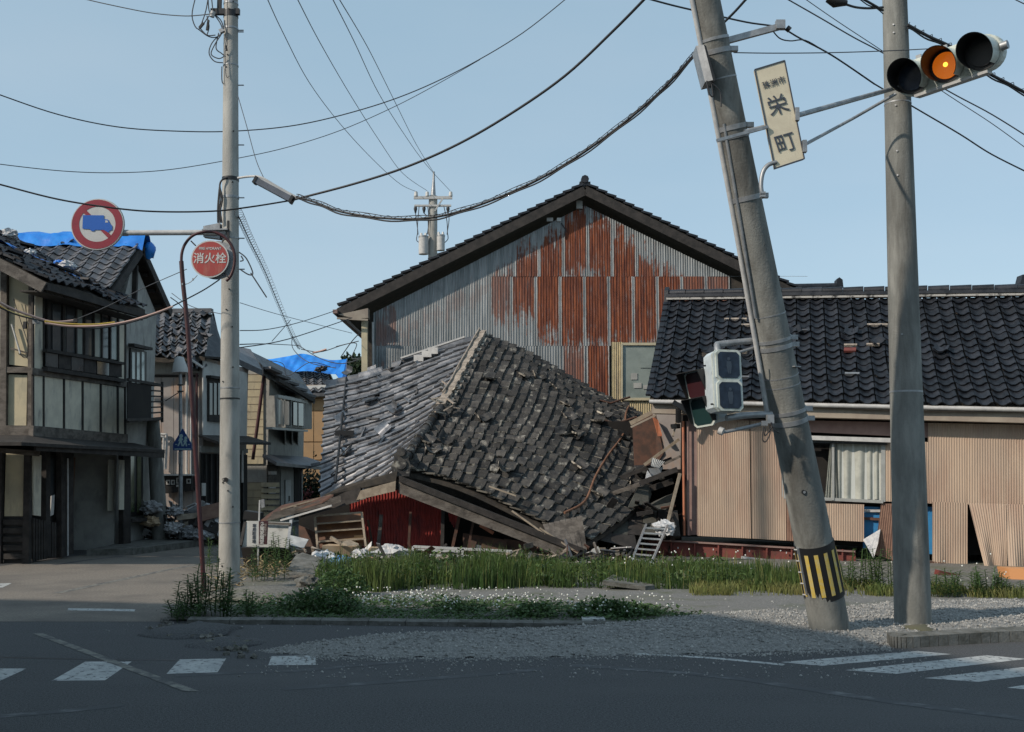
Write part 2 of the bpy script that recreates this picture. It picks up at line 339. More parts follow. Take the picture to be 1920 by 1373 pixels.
def lay_tiles(roof, S, L_along, tm, w, e, mats, limit, disp=0.0, jit=.01, keep=lambda s, t: True, lenfn=None, jrot=.02):
    """S(s,t) surface: s 0 ridge..1 eave, t along; tiles as sub-parts of roof, nearest `limit` as objects, rest as stuff"""
    me, A, fs = tm; org = wloc(roof); cells = []
    nc = max(1, round(L_along / w))
    for j in range(nc):
        t0 = j / nc; t1 = (j + 1) / nc; Ls = (S(1, t0) - S(0, t0)).length; nr = max(1, round(Ls / e))
        for i in range(nr):
            s0 = i / nr; s1 = (i + 1) / nr
            if not keep(s0, t0): continue
            a = S(s0, t0); ac = S(s0, t1) - a; dn = S(s1, t0) - a; nn = ac.cross(dn).normalized()
            if nn.z < 0: nn = -nn
            Y = dn.normalized(); X = Y.cross(nn).normalized(); o = a if X.dot(ac) > 0 else a + ac
            fix = ac.dot(Y)  # keep rows following the surface when the patch is skewed
            sx = abs(X.dot(ac)) / w; sy = dn.length / e
            Rm = Matrix((ac * ((1 if X.dot(ac) > 0 else -1) / w), dn / e, nn)).transposed()
            q = Matrix.Rotation(R.gauss(0, jrot), 3, 'Z') @ Matrix.Rotation(R.gauss(0, jrot), 3, 'X') @ Matrix.Rotation(R.gauss(0, jrot), 3, 'Y')
            lift = R.uniform(0, jit) + .035
            if R.random() < disp:
                q = Matrix.Rotation(R.uniform(-.9, .9), 3, 'Z') @ Matrix.Rotation(R.uniform(-.35, .25), 3, 'X') @ Matrix.Rotation(R.uniform(-.3, .3), 3, 'Y'); lift += R.uniform(.02, .08)
            o = o + nn * lift + V((R.gauss(0, jit * .5), R.gauss(0, jit * .5), 0))
            Mx = Matrix.Translation(o) @ (Rm @ q).to_4x4(); cells.append(((o - V((0, 0, H))).length, Mx))
    cells.sort(key=lambda c: c[0]); rest = cells[limit:]
    for d, Mx in cells[:limit]:
        o = bpy.data.objects.new("tile", me); col.objects.link(o); o.parent = roof
        o.matrix_parent_inverse = Matrix.Translation(-org) @ Mx
    if rest:
        vv = []; ff = []; mi = []
        for k, (d, Mx) in enumerate(rest):
            B = np.array(Mx); vv.append(A @ B[:3, :3].T + B[:3, 3] - np.array(org)); n0 = k * len(A); ff += [tuple(i + n0 for i in f_) for f_ in fs]
        m2 = bpy.data.meshes.new("roof_tiles"); m2.from_pydata(np.concatenate(vv).tolist(), [], ff)
        for m_ in mats: m2.materials.append(m_)
        m2.polygons.foreach_set("material_index", ([0, len(mats) - 1] * (len(fs) // 2 - 1) + [len(mats) - 1] * 2) * len(rest)); m2.polygons.foreach_set("use_smooth", ([True] * (len(fs) - 2) + [False] * 2) * len(rest)); m2.update()
        o = bpy.data.objects.new("roof_tiles", m2); col.objects.link(o); o.parent = roof; tag(o, kind='stuff')
def surf_mb(S, ns, nt_, off=0, th=.04):
    mb = MB(); vs_ = []
    for i in range(ns + 1):
        for j in range(nt_ + 1): vs_.append(S(i / ns, j / nt_) + V((0, 0, off)))
    k = nt_ + 1; n = len(vs_); vs_ += [p - V((0, 0, th)) for p in vs_]
    fs = [(i * k + j, i * k + j + 1, (i + 1) * k + j + 1, (i + 1) * k + j) for i in range(ns) for j in range(nt_)]
    fs += [tuple(q + n for q in f_[::-1]) for f_ in fs]
    rim = [j for j in range(k)] + [i * k + nt_ for i in range(1, ns + 1)] + [ns * k + j for j in range(nt_ - 1, -1, -1)] + [i * k for i in range(ns - 1, 0, -1)]
    fs += [(rim[q], rim[q] + n, rim[(q + 1) % len(rim)] + n, rim[(q + 1) % len(rim)]) for q in range(len(rim))]
    return mb.add(vs_, fs, 0, False)
def text(s, size, c, right, up, m, parent, name='lettering', bold=0.0, spacing=1.0, sx=1.0):
    cu = bpy.data.curves.new("txt", 'FONT'); cu.body = s; cu.size = size; cu.align_x = 'CENTER'; cu.align_y = 'CENTER'; cu.extrude = .002; cu.offset = bold; cu.space_line = spacing; cu.resolution_u = 3
    t = bpy.data.objects.new("txt", cu); col.objects.link(t); bpy.context.view_layer.update()
    me = bpy.data.meshes.new_from_object(t); bpy.data.objects.remove(t)
    right = V(right).normalized(); up = V(up).normalized(); nn = right.cross(up).normalized(); up = nn.cross(right)
    me.transform(Matrix.Translation(V(c) - wloc(parent)) @ Matrix((right * sx, up, nn)).transposed().to_4x4())
    me.materials.clear(); me.materials.append(m); o = bpy.data.objects.new(name, me); col.objects.link(o); o.parent = parent; return o
def wire(label, pts, Y0, Y1, r, m='cable', group='overhead cables', k=6, name='overhead_cable', helix=0, hr=.03, extra=None):
    n = len(pts); p3 = [P(x, y, lerp(Y0, Y1, i / (n - 1))) for i, (x, y) in enumerate(pts)]
    c = catmull(p3, k); mb = MB().tube(c, r, 5, sm=True)
    if extra:
        for (dz, r2) in extra: mb.tube([q + V((0, 0, dz + .01 * math.sin(i * .9))) for i, q in enumerate(c)], r2, 4)
    if helix:
        c2 = catmull(p3, k * 4); L = sum((c2[i + 1] - c2[i]).length for i in range(len(c2) - 1)); turns = L / helix; hp = []
        m_ = int(turns * 7)
        for i in range(m_):
            t = i / m_ * (len(c2) - 1); a = int(t); q = c2[a].lerp(c2[min(a + 1, len(c2) - 1)], t - a); an = i / 7 * 2 * math.pi
            d = (c2[min(a + 1, len(c2) - 1)] - c2[max(a - 1, 0)]).normalized(); s1 = d.cross(V((0, 0, 1))).normalized(); s2 = s1.cross(d)
            hp.append(q + s1 * hr * math.cos(an) + s2 * (hr * math.sin(an) + hr * .7))
        mb.tube(hp, max(r * .24, .004), 3)
    return mb.build(name, M[m], label=label, cat='cable', group=group)
def on_line(px, X0, Y0, kx):
    """distance along Y of the point of the line X=X0+kx*(Y-Y0) that shows at column px"""
    a = (px - CX) / F; return (X0 - kx * Y0 - 0) / (a - kx)
def hit(px, py, p0, n):
    d = ray(px, py); o = V((0, 0, H)); n = V(n); return o + d * ((V(p0) - o).dot(n) / d.dot(n))
Z = V((0, 0, 1))

# ------------------------------------------------------------------ ground, roads, markings
def flat(name, pts, z, m, **kw):
    mb = MB(); mb.add([(p[0], p[1], z) for p in pts], [tuple(range(len(pts)))]); return mb.build(name, m, loc=(0, 0, 0), **kw)
def gp(pts): return [G(x, y) for x, y in pts]
flat('ground', [(-900, -300), (900, -300), (900, 1500), (-900, 1500)], -.012, M['earth'], kind='structure')
flat('road', [(-60, -30), (60, -30), (60, 13), (3.9, 12.2), (-3.4, 12.8), (-4.6, 16), (-5.2, 22), (-3.3, 34), (-3.0, 60), (-12, 60), (-12, 23), (-60, 19)], 0, M['asphalt'], kind='structure')
flat('side_road', gp([(-700, 1150), (-700, 1062), (0, 1062), (235, 1030), (330, 1008), (415, 1004), (416, 1110), (380, 1150), (300, 1166), (0, 1166)]), .002, M['asphalt2'], kind='structure')
def lot_sheet():
    edge = [(300, 1164), (520, 1166), (690, 1170), (1000, 1173), (1300, 1175), (1500, 1172), (1660, 1190), (2200, 1160)]
    left = [(395, 1120), (440, 1080), (470, 1050)]
    pts = gp(edge) + [V((40, 18, 0)), V((40, 45, 0)), V((-3, 45, 0)), V((-5, 27, 0))] + gp(left[::-1])
    flat('lot_ground', pts, .014, M['lot'], kind='structure')
    flat('lot_pavement', gp([(560, 1158), (560, 1112), (900, 1104), (1500, 1106), (1960, 1118), (1960, 1150), (1500, 1152), (900, 1158)]), .020, mat('old_lot_asphalt', (.13, .13, .125), (.20, .195, .185), 35, .95, bump=.6, bscale=90, c3=(.10, .11, .07), s3=1.3, lo3=.52, hi3=.7), kind='structure')
lot_sheet()
def kerbline(pts, w, h, name, m, seg=1):
    t = MB(); q = [V((p.x, p.y, 0)) for p in pts]; prof_l = []; prof_r = []
    for i, p in enumerate(q):
        d = (q[min(i + 1, len(q) - 1)] - q[max(i - 1, 0)]).normalized(); s = V((-d.y, d.x, 0)) * w
        prof_l.append(p); prof_r.append(p + s)
    for i in range(len(q) - 1):
        a, b_, c_, d_ = prof_l[i], prof_l[i + 1], prof_r[i + 1], prof_r[i]; g = (b_ - a).normalized() * .004
        t.hexa([a + g, b_ - g, c_ - g, d_ + g] + [p + Z * (h - (.02 if k in (0, 1) else 0)) for k, p in enumerate((a + g, b_ - g, c_ - g, d_ + g))])
    return t.build(name, m, kind='structure')
kerbline(gp([(350, 1170), (430, 1171), (510, 1171), (600, 1172), (690, 1173), (760, 1174), (840, 1175), (920, 1176), (1000, 1177), (1080, 1178), (1160, 1178)]), .10, .07, 'kerb_edge', M['kerb'])
kerbline(catmull(gp([(1663, 1206), (1672, 1214), (1700, 1216), (1760, 1212), (1840, 1207), (1930, 1203), (2200, 1198)]), 4), .16, .13, 'kerb', M['kerb'])
for i, (pp, key) in enumerate([
    ([(-60, 1277), (0, 1277), (50, 1254), (-10, 1254)], 'paint'),
    ([(97, 1277), (197, 1276), (247, 1241), (160, 1241)], 'paint'),
    ([(312, 1264), (408, 1261), (424, 1235), (337, 1237)], 'paint'),
    ([(503, 1248), (592, 1247), (592, 1229), (509, 1231)], 'paint'),
    ([(1464, 1242), (1540, 1249), (1784, 1227), (1720, 1221)], 'paint'),
    ([(1585, 1257), (1680, 1264), (1925, 1236), (1850, 1229)], 'paint'),
    ([(1733, 1272), (1835, 1279), (2000, 1258), (1930, 1250)], 'paint'),
    ([(1888, 1290), (1960, 1296), (2100, 1275), (2030, 1268)], 'paint'),
    ([(60, 1188), (80, 1188), (374, 1297), (345, 1297)], 'paint_beige'),
    ([(128, 1141), (254, 1143), (252, 1147), (126, 1145)], 'paint_side'),
    ([(-40, 1095), (22, 1094), (5, 1102), (-40, 1104)], 'paint_side')]):
    flat('road_marking', gp(pp), .0016 if key == 'paint' else .0034, M[key], kind='structure')
def strip(pts, w, key, z=.002):
    q = catmull(gp(pts), 5); L_ = []; R_ = []
    for i, p in enumerate(q):
        d = (q[min(i + 1, len(q) - 1)] - q[max(i - 1, 0)]).normalized(); s = V((-d.y, d.x, 0)) * w / 2; L_.append(p + s); R_.append(p - s)
    mb = MB(); n = len(q); mb.add([(p.x, p.y, z) for p in L_ + R_], [(i, n + i, n + i + 1, i + 1) for i in range(n - 1)])
    mb.build('road_marking', M[key], loc=(0, 0, 0), kind='structure')
strip([(530, 1292), (700, 1281), (880, 1267), (1020, 1255)], .13, 'paint_worn')
strip([(1070, 1248), (1200, 1256), (1360, 1270), (1500, 1290), (1700, 1320), (1940, 1350)], .14, 'paint_worn')
strip([(1190, 1226), (1330, 1234), (1470, 1247)], .09, 'paint')
strip([(230, 1322), (120, 1334), (-20, 1345)], .12, 'paint_worn')
strip([(330, 1268), (450, 1262), (560, 1258), (700, 1246), (880, 1232)], .10, 'paint_worn')
strip([(106, 1113), (240, 1085), (330, 1066), (410, 1053)], .14, 'paint_beige', .0045)
strip([(100, 1060), (170, 1050), (232, 1043)], .10, 'paint_worn', .0045)
flat('road_crack', gp([(0, 1232), (150, 1235), (380, 1238), (380, 1240), (150, 1237), (0, 1234)]), .0015, M['black'], kind='structure')
# gravel heap along the edge
def gravel():
    pl = [(470, 1223), (560, 1207), (700, 1192), (850, 1186), (1000, 1180), (1150, 1170), (1290, 1154), (1420, 1146), (1500, 1148), (1600, 1136), (1760, 1128), (2000, 1124), (2000, 1192), (1760, 1200), (1660, 1206), (1655, 1216), (1530, 1222), (1380, 1227), (1200, 1228), (1000, 1234), (860, 1236), (680, 1233), (560, 1231)]
    poly = [(p.x, p.y) for p in gp(pl)]
    def dist(x, y):
        ins = False; dm = 9; n = len(poly)
        for i in range(n):
            (x1, y1), (x2, y2) = poly[i], poly[(i + 1) % n]
            if (y1 > y) != (y2 > y) and x < (x2 - x1) * (y - y1) / (y2 - y1) + x1: ins = not ins
            dx, dy = x2 - x1, y2 - y1; t = max(0, min(1, ((x - x1) * dx + (y - y1) * dy) / (dx * dx + dy * dy))); dm = min(dm, math.hypot(x - x1 - t * dx, y - y1 - t * dy))
        return dm if ins else -dm
    x0, x1, y0, y1, st = -2.7, 6.6, 9.7, 14.3, .055
    nx, ny = int((x1 - x0) / st), int((y1 - y0) / st); Hh = {}; mb = MB(); vs_ = []; idx = {}
    def h(x, y):
        d = dist(x, y) + .09 * mnoise.noise(V((x * 3, y * 3, 0)))
        return -.014 + (.085 * min(1, max(0, d) / .5) ** .8 + .018 * mnoise.noise(V((x * 9, y * 9, 1))) + .012 * mnoise.noise(V((x * 22, y * 22, 3)))) if d > 0 else -1
    for i in range(nx + 1):
        for j in range(ny + 1):
            x = x0 + i * st; y = y0 + j * st; hh = h(x, y); Hh[i, j] = hh
            if hh > -1: idx[i, j] = len(vs_); vs_.append((x, y, hh))
    fs = [(idx[i, j], idx[i + 1, j], idx[i + 1, j + 1], idx[i, j + 1]) for i in range(nx) for j in range(ny) if all(k in idx for k in ((i, j), (i + 1, j), (i + 1, j + 1), (i, j + 1)))]
    mb.add(vs_, fs, 0, False); mb.build('gravel', M['gravel'], loc=(0, 0, 0), kind='stuff')
    vv = []; ff = []
    octv = np.array([(1, 0, 0), (-1, 0, 0), (0, 1, 0), (0, -1, 0), (0, 0, 1), (0, 0, -1)], dtype=float)
    octf = [(0, 2, 4), (2, 1, 4), (1, 3, 4), (3, 0, 4), (2, 0, 5), (1, 2, 5), (3, 1, 5), (0, 3, 5)]
    keys = list(idx.keys()); rs = np.random.RandomState(3); n = 0
    for k in range(21000):
        i, j = keys[rs.randint(len(keys))]; x = x0 + (i + rs.rand()) * st; y = y0 + (j + rs.rand()) * st; s = .005 + .014 * rs.rand() ** 3
        B = octv * (s * (.7 + .6 * rs.rand(3))); a = rs.rand() * 6.3; Rm = np.array([(math.cos(a), -math.sin(a), 0), (math.sin(a), math.cos(a), 0), (0, 0, 1)]); B = B @ Rm.T + rs.randn(6, 3) * s * .15
        vv.append(B + (x, y, max(0, Hh[i, j]) + s * .4)); ff += [tuple(q + n for q in t) for t in octf]; n += 6
    # stray stones on the road and on the lot
    for k in range(4200):
        if k < 900: x, y = rs.uniform(-2.4, 4), rs.uniform(9.3, 10.8)
        elif k < 2600:
            (xa, ya), (xb, yb_) = [(poly[q], poly[q + 1]) for q in (rs.randint(13, 22),)][0]; tt = rs.rand(); x, y = xa + (xb - xa) * tt, ya + (yb_ - ya) * tt - abs(rs.randn()) * .10
        else: x, y = rs.uniform(-4.5, 7), rs.uniform(11.8, 17.5)
        s = .004 + .010 * rs.rand() ** 2; vv.append(octv * s * (.7 + .6 * rs.rand(3)) + (x, y, (.004 if k < 2600 else .02))); ff += [tuple(q + n for q in t) for t in octf]; n += 6
    me = bpy.data.meshes.new('gravel_stones'); me.from_pydata(np.concatenate(vv).tolist(), [], ff); me.materials.append(M['stone']); o = bpy.data.objects.new('gravel_stones', me); col.objects.link(o); tag(o, kind='stuff')
gravel()

# ------------------------------------------------------------------ building off to the left, whose shade lies across the road
def offside():
    t = thing('roadside_building', 'plain two storey rendered building at the near left road corner, outside the picture', 'building', (-13, 5, 0))
    k = 6.0; off = V((SUN.x, SUN.y, 0)) / SUN.z * k
    q = [G(1290, 1158), G(1660, 1216), V((6.1, 6.3, 0)), V((5.0, 2.5, 0))]
    p = [V((a.x, a.y, 0)) + off for a in q]; far = V((-8.2, 15.05, 0)) + off
    ext = far + (far - p[0]).normalized() * 6
    pts = [p[0], p[1], p[2] * 1.0, p[3], V((-20, -3, 0)), ext]
    mb = MB().prism(pts, (0, 0, k)); mb.build('wall', M['greyplaster'], t)
    c = sum(pts, V()) / len(pts)
    MB().prism([c + (a - c) * 1.0 + Z * k for a in pts], (0, 0, .12)).build('roof', M['deck'], t)
    a, b = p[3], p[2]; d = (b - a).normalized(); nn = V((d.y, -d.x, 0))
    for s in (.25, .6):
        c0 = a + (b - a) * s + Z * 3.9; f = MB().box(c0 + nn * .0, (1.1, 1.0, .06), d, Z, nn).build('window', M['glass'], t)
offside()

# ------------------------------------------------------------------ tin-clad gabled barn
def barn():
    Y = 29.0; X = lambda px: P(px, 700, Y).x
    t = thing('gabled_barn', 'tall gabled building clad in rusty corrugated zinc sheets behind the collapsed house', 'building', (2, 29, 0))
    wp = lambda px, py: P(px, py, Y)
    wall = MB().prism([wp(686, 1050), wp(686, 594), wp(1097, 386), wp(1545, 606), wp(1545, 1050)], (0, .12, 0)).build('wall', M['deck'], t)
    # rake line of the cladding
    def topy(px): return 594 + (386 - 594) * (px - 686) / (1097 - 686) if px < 1097 else 386 + (606 - 386) * (px - 1097) / (1545 - 1097)
    def zpy(px, py): return wp(px, py).z
    front = Y - .03
    def gs(x0, x1, yb, yt, colr, pitch=.072, amp=.0075, m='rust'):
        # sheet between columns x0..x1 (px), bottom row yb; top clipped by the rake (yt None) or flat
        X0, X1 = wp(x0, yb).x, wp(x1, yb).x; n = max(2, round((X1 - X0) / pitch)) * 6; vs_ = []; uvs = []
        zb = wp(x0, yb).z; full = wp(x0, yb).z + (1.85 if yt is None else wp(x0, yt).z - zb)
        for i in range(n + 1):
            u = i / n; x = lerp(X0, X1, u); px = lerp(x0, x1, u); a = math.cos(2 * math.pi * i / 6) * amp
            ztop = wp(px, topy(px)).z if yt is None else wp(x0, yt).z
            ztop = min(ztop, wp(px, topy(px)).z)
            for j, zz in enumerate((zb, max(zb + .01, ztop))): vs_.append((x, front - a - .014 * R.choice((0, 0)), zz)); uvs.append((u, (zz - zb) / (full - zb) if yt is not None else 1 - (wp(px, topy(px)).z - zz) / 1.85))
        mb = MB().add(vs_, [(2 * i, 2 * i + 2, 2 * i + 3, 2 * i + 1) for i in range(n)], 0, True)
        o = mb.build('sheet', M[m], wall); ul = o.data.uv_layers.new(name="UVMap"); li = [0] * len(o.data.loops); o.data.loops.foreach_get("vertex_index", li); ul.data.foreach_set("uv", [c for i in li for c in uvs[i]])
        o.color = (*colr, 1); o.location.y += R.uniform(-.006, .006)
    cols = [917 + 45.8 * k for k in range(0, 14)]
    # top row: rusty from the middle down
    top = [(.60, .0, .8), (.74, .0, .95), (.82, .0, 1), (1.0, -.1, 1), (.93, -.1, 1), (.84, .06, 1), (.68, .12, .95), (.62, .08, .95), (.5, .1, .9), (.4, .1, .8), (.3, .1, .6), (.2, .1, .4), (.2, .1, .4)]
    for k in range(13):
        gs(cols[k], cols[k + 1] + 1, 519, None, top[k])
    mid = [(1.3, .42, .75), (1.3, .42, .95), (1.3, .12, 1), (1.3, .0, 1), (1.3, -.2, 1), (1.3, -.2, 1), (1.3, -.2, 1), (1.3, -.2, 1), (1.3, .1, .9), (1.3, .2, .8)]
    for k in range(10):
        gs(cols[k] - (0 if k < 1 else 6), cols[k + 1] - 5, 649, 519, mid[k])
    low = [(.2, .5, .2), (.2, .4, .2), (.5, .2, .5), (1.05, .1, .8), (1.3, -.2, 1)]
    for k in range(5):
        gs(cols[k] - 2, cols[k + 1] - 3, 780, 649, low[k])
    # zinc part on the left
    lx = [700 + 43.4 * k for k in range(6)]
    for k in range(5):
        c = (.8, .1, .85) if k == 0 else (.35, .1, .35 if k == 1 else .12)
        gs(lx[k], lx[k + 1] + 1, 649, None, (.9, .35, .55) if k == 0 else (.6, .4, .25))
        gs(lx[k], lx[k + 1] + 1, 780, 649, (.6, .2, .25 if k else .5))
    # cream sheets round the window
    for (a, b_, c_, d_) in ((1146, 1166, 642, 652), (1146, 1166, 652, 780), (1166, 1245, 750, 800), (1228, 1262, 640, 750)):
        sheet(wall, wp(a, c_) + V((0, -.05, 0)), wp(b_, c_) + V((0, -.05, 0)), wp(b_, d_) + V((0, -.05, 0)), wp(a, d_) + V((0, -.05, 0)), .06, .010, M['cyell'])
    w = MB(); c = V((0, -.09, 0))
    A, B_, C_, D_ = wp(1165, 646) + c, wp(1232, 646) + c, wp(1232, 749) + c, wp(1165, 749) + c
    for a, b_ in ((A, B_), (B_, C_), (C_, D_), (D_, A)): w.bar(a, b_, .05, .07, V((0, -1, 0)) if abs(a.z - b_.z) > .1 else Z)
    win = w.build('window', M['cream'], t)
    MB().prism([A + V((0, .02, 0)), B_ + V((0, .02, 0)), C_ + V((0, .02, 0)), D_ + V((0, .02, 0))], (0, .02, 0)).build('pane', M['glass_pale'], win)
    for (a, b_, c2, d2) in ((1183, 700, 1195, 712), (1188, 718, 1203, 728), (1206, 722, 1214, 730), (1200, 668, 1226, 690)):
        MB().box((P(a, b_, Y - .085) + P(c2, d2, Y - .085)) / 2, (abs(X(c2) - X(a)), .006, (d2 - b_) * .0145)).build('taped_paper', M['glass_pale'] if a == 1200 else M['greyplaster'], win)
    for a, b_ in ((1025, 1037), (1044, 1052)):
        MB().box((wp(a, 413) + wp(b_, 413)) / 2 + V((0, -.06, 0)), ((b_ - a) * .0145, .05, .10)).build('vent', M['white'], t)
    MB().box(wp(1086, 386) + V((0, -.08, 0)), (.17, .1, .22)).build('post_head', M['greyplaster'], t)
    MB().tube([wp(1052, 420) + V((0, -.08, 0)), wp(1060, 432) + V((0, -.08, 0)), wp(1056, 446) + V((0, -.08, 0))], .02, 5).build('wire_bracket', M['cable'], t)
    # roof slabs, barge boards, verge tiles
    Yf = 28.64; apex = P(1097, 352, Yf); le = P(632, 583, Yf); re = P(1560, 580, Yf)
    roof = MB()
    for e_ in (le, re):
        nrm = V((0, 12.5, 0)); roof.prism([apex, e_, e_ + Z * .07, apex + Z * .07], nrm)
    roof = roof.build('roof', M['deck'], t)
    for e_ in (le, re):
        d = (e_ - apex); L_ = d.length; d.normalize(); n = int(L_ / .275)
        for i in range(n):
            a = apex + d * (i * .275 + .02); b_ = a + d * .31; up = V((-d.z, 0, d.x)); up = -up if up.z < 0 else up
            MB().bar(a + up * .10 + V((0, .10, 0)) , b_ + up * .155 + V((0, .10, 0)), .30, .055, up).build('verge_tile', M['tileblk'], roof)
        MB().bar(apex + V((0, -.02, -.09)), e_ + V((0, -.02, -.09)), .05, .24, V((0, 0, 1))).build('barge_board', M['timber_dk'], t)
        MB().bar(apex + V((0, .35, -.14)), e_ + V((0, .35, -.14)), .6, .03, V((0, 0, 1))).build('soffit', M['timber_dk'], t)
    for k in range(14):
        MB().tube([apex + V((0, k * .9 - .03, .24)), apex + V((0, k * .9 + .86, .24))], .11, 8).build('ridge_cap', M['tileblk'], roof)
    MB().bar(apex + V((0, .0, .10)), apex + V((0, 12.5, .10)), .30, .14).build('ridge_base', M['tileblk'], roof)
    # field tiles on the left and right slopes, seen from elsewhere
    for e_ in (le, re):
        S = lambda s, q, e_=e_: lerp(apex, e_, s) + V((0, .3 + q * 12, .09))
        L_ = (e_ - apex).length
        pass
    g = MB(); a = P(628, 584, 28.4); g.bar(a, a + V((0, 9, 0)), .12, .10); g.build('gutter', M['trim'], t)
    MB().prism([P(634, 590, 28.5), P(690, 578, 28.5), P(690, 596, 28.5), P(668, 598, 28.5)], (0, .35, 0)).build('eave_bracket', M['fascia'], t)
    MB().bar(P(632, 597, 28.45), P(690, 600, 28.45), .05, .05).build('gutter_pipe', M['fascia'], t)
    MB().bar(P(684, 600, 28.75), P(684, 760, 28.75), .16, .16, V((0, 1, 0))).build('corner_post', M['cream'], t)
    MB().tube([P(699, 604, 28.8), P(700, 690, 28.8)], .03, 6).build('downpipe', M['galvw'], t)
    # lower ridge behind
    t2 = thing('tiled_ridge_roof', 'dark tiled roof whose ridge shows just beyond the right slope of the barn', 'building', (8, 36, 0))
    a, b_ = P(1470, 543, 34), P(1572, 541, 34)
    MB().prism([a + V((-1, -2.4, -1.6)), a + V((-1, 0, 0)), a + V((-1, 2.4, -1.6))], (b_.x - a.x + 1.2, 0, 0)).build('roof', M['tileblk'], t2)
    MB().box((a + b_) / 2 - Z * 3.9 , (b_.x - a.x + .6, 3.8, 5.5)).build('wall', M['greyplaster'], t2)
    MB().tube([a + Z * .06, b_ + Z * .06], .12, 8).build('ridge_cap', M['tileblk'], t2)
    MB().prism([b_ + V((-.1, -.15, 0)), b_ + V((.12, -.15, 0)), b_ + V((.10, -.15, .26)), b_ + V((0, -.15, .34)), b_ + V((-.08, -.15, .26))], (0, .3, 0)).build('ridge_end_tile', M['tileblk'], t2)
barn()

# ------------------------------------------------------------------ beige tiled house on the right
U = V((.937, -.35, -.0445)); W = V((.35, .937, 0)); 
A0 = P(1278, 1005, 22.5)
def rh(px, py, off=0):   # point of the wall plane seen at a pixel
    return hit(px, py, A0 - W * off, W)
def right_house():
    t = thing('tiled_house', 'low beige house with black glazed tile roof and loose lower cladding, on red foundation beam', 'house', (A0.x + 3, A0.y, 0))
    L_ = 9.2; zb = .0
    mb = MB(); a = A0.copy(); top = 2.55
    q = [a + W * .06, a + U * L_ + W * .06, a + U * L_ + W * 5.5, a + W * 5.5]
    # walls with openings left open: a dark back wall plane behind the cladding
    mb.prism([q[0] + W * .25, q[1] + W * .25, q[2], q[3]], (0, 0, top))
    wall = mb.build('wall', M['darkint'], t)
    # studs & top band
    def quadslab(p, th, m, name='panel', par=None):
        return MB().prism([rh(x, y) for x, y in p], W * th).build(name, m, par or wall)
    # eave shade put in as a dark trim-coloured band; corner trims
    quadslab([(1290, 784), (1980, 798), (1980, 832), (1290, 800)], .05, M['trim'], 'eave_shade_band')
    quadslab([(1286, 790), (1308, 790), (1308, 1003), (1288, 1003)], .07, M['trim'], 'corner_board')
    MB().tube([rh(1281, 790, .08), rh(1283, 1004, .08)], .028, 8).build('downpipe', M['orangetrim'], t)
    MB().tube([rh(1290, 792, .10), rh(1291, 1004, .10)], .022, 8).build('conduit', M['trim'], t)
    def sh(tl, tr, br, bl, m='siding', warp=0, off=.05, pitch=.0455, rows=1):
        f = lambda p: rh(p[0], p[1], off)
        return sheet(wall, f(tl), f(tr), f(br), f(bl), pitch, .006, M[m], rows=rows, warp=warp, trap=True)
    # left cladding
    sh((1306, 786), (1405, 789), (1408, 1010), (1308, 1005)); sh((1407, 789), (1472, 791), (1474, 1014), (1410, 1010), off=.058)
    sh((1474, 942), (1545, 945), (1545, 1018), (1474, 1014), m='sidingdk')
    sh((1545, 944), (1620, 946), (1620, 1016), (1545, 1012))
    sh((1655, 826), (1740, 829), (1742, 944), (1655, 940)); 
    sh((1652, 944), (1695, 945), (1688, 1056), (1640, 1040), m='sidingdk', off=.02)
    for a_, b_ in ((1740, 1812), (1812, 1885), (1885, 1960)):
        sh((a_, 793 + (a_ - 1740) * .02), (b_, 793 + (b_ - 1740) * .02), (b_ + 1, 946 + (b_ - 1740) * .03), (a_, 944 + (a_ - 1740) * .03))
    # loose lower sheets that flare out
    def flare(tl, tr, br, bl, o1, warp, rows=8, m='siding'):
        s = sheet(wall, rh(*tl, .07), rh(*tr, .07), rh(*br, o1), rh(*bl, o1), .0455, .008, M[m], rows=rows, warp=warp, trap=True, label='loose lower sheet'); return s
    flare((1748, 941), (1814, 943), (1814, 1068), (1748, 1060), .10, .03)
    flare((1816, 943), (1886, 945), (1888, 1062), (1846, 1066), .34, .08)
    flare((1884, 945), (1962, 948), (1965, 1078), (1890, 1070), .28, .07)
    MB().bar(rh(1742, 1054, .12), rh(1885, 1076, .12), .05, .05).build('sill_beam', M['wood_rd'], t)
    MB().bar(rh(1752, 1072, .0), rh(1800, 1078, .0), .25, .12).build('broken_sill', M['beamred'], t)
    MB().bar(rh(1765, 1088, .1), rh(1925, 1100, .1), .22, .06).build('footing', M['kerb'], t)
    # blue board and cloth in the gap
    MB().prism([rh(1618, 950, -.15), rh(1655, 951, -.15), rh(1655, 1030, -.15), rh(1618, 1028, -.15)], W * .03).build('blue_panel', M['bluepl'], t)
    MB().bar(rh(1620, 958, -.1), rh(1652, 958, -.1), .04, .05).build('crossbar', M['galvw'], t); MB().bar(rh(1620, 972, -.1), rh(1652, 974, -.1), .04, .05).build('crossbar', M['wood_rd'], t)
    MB().prism([rh(1738, 950, -.15), rh(1752, 951, -.15), rh(1752, 1040, -.15), rh(1738, 1038, -.15)], W * .03).build('blue_panel', M['bluepl'], t)
    tg = MB(); pts = [rh(1618, 1012, .12), rh(1651, 992, .05), rh(1646, 1020, .2), rh(1638, 1048, .3), rh(1628, 1030, .25)]
    tg.prism(pts, W * .02).build('torn_wrap', M['bag'], t)
    # window
    fr = MB(); Aa, Bb, Cc, Dd = rh(1470, 824, .03), rh(1656, 829, .03), rh(1656, 941, .03), rh(1470, 932, .03)
    for a_, b_ in ((Aa, Bb), (Bb, Cc), (Cc, Dd), (Dd, Aa)): fr.bar(a_, b_, .08, .06, W if abs(a_.z - b_.z) > .5 else Z)
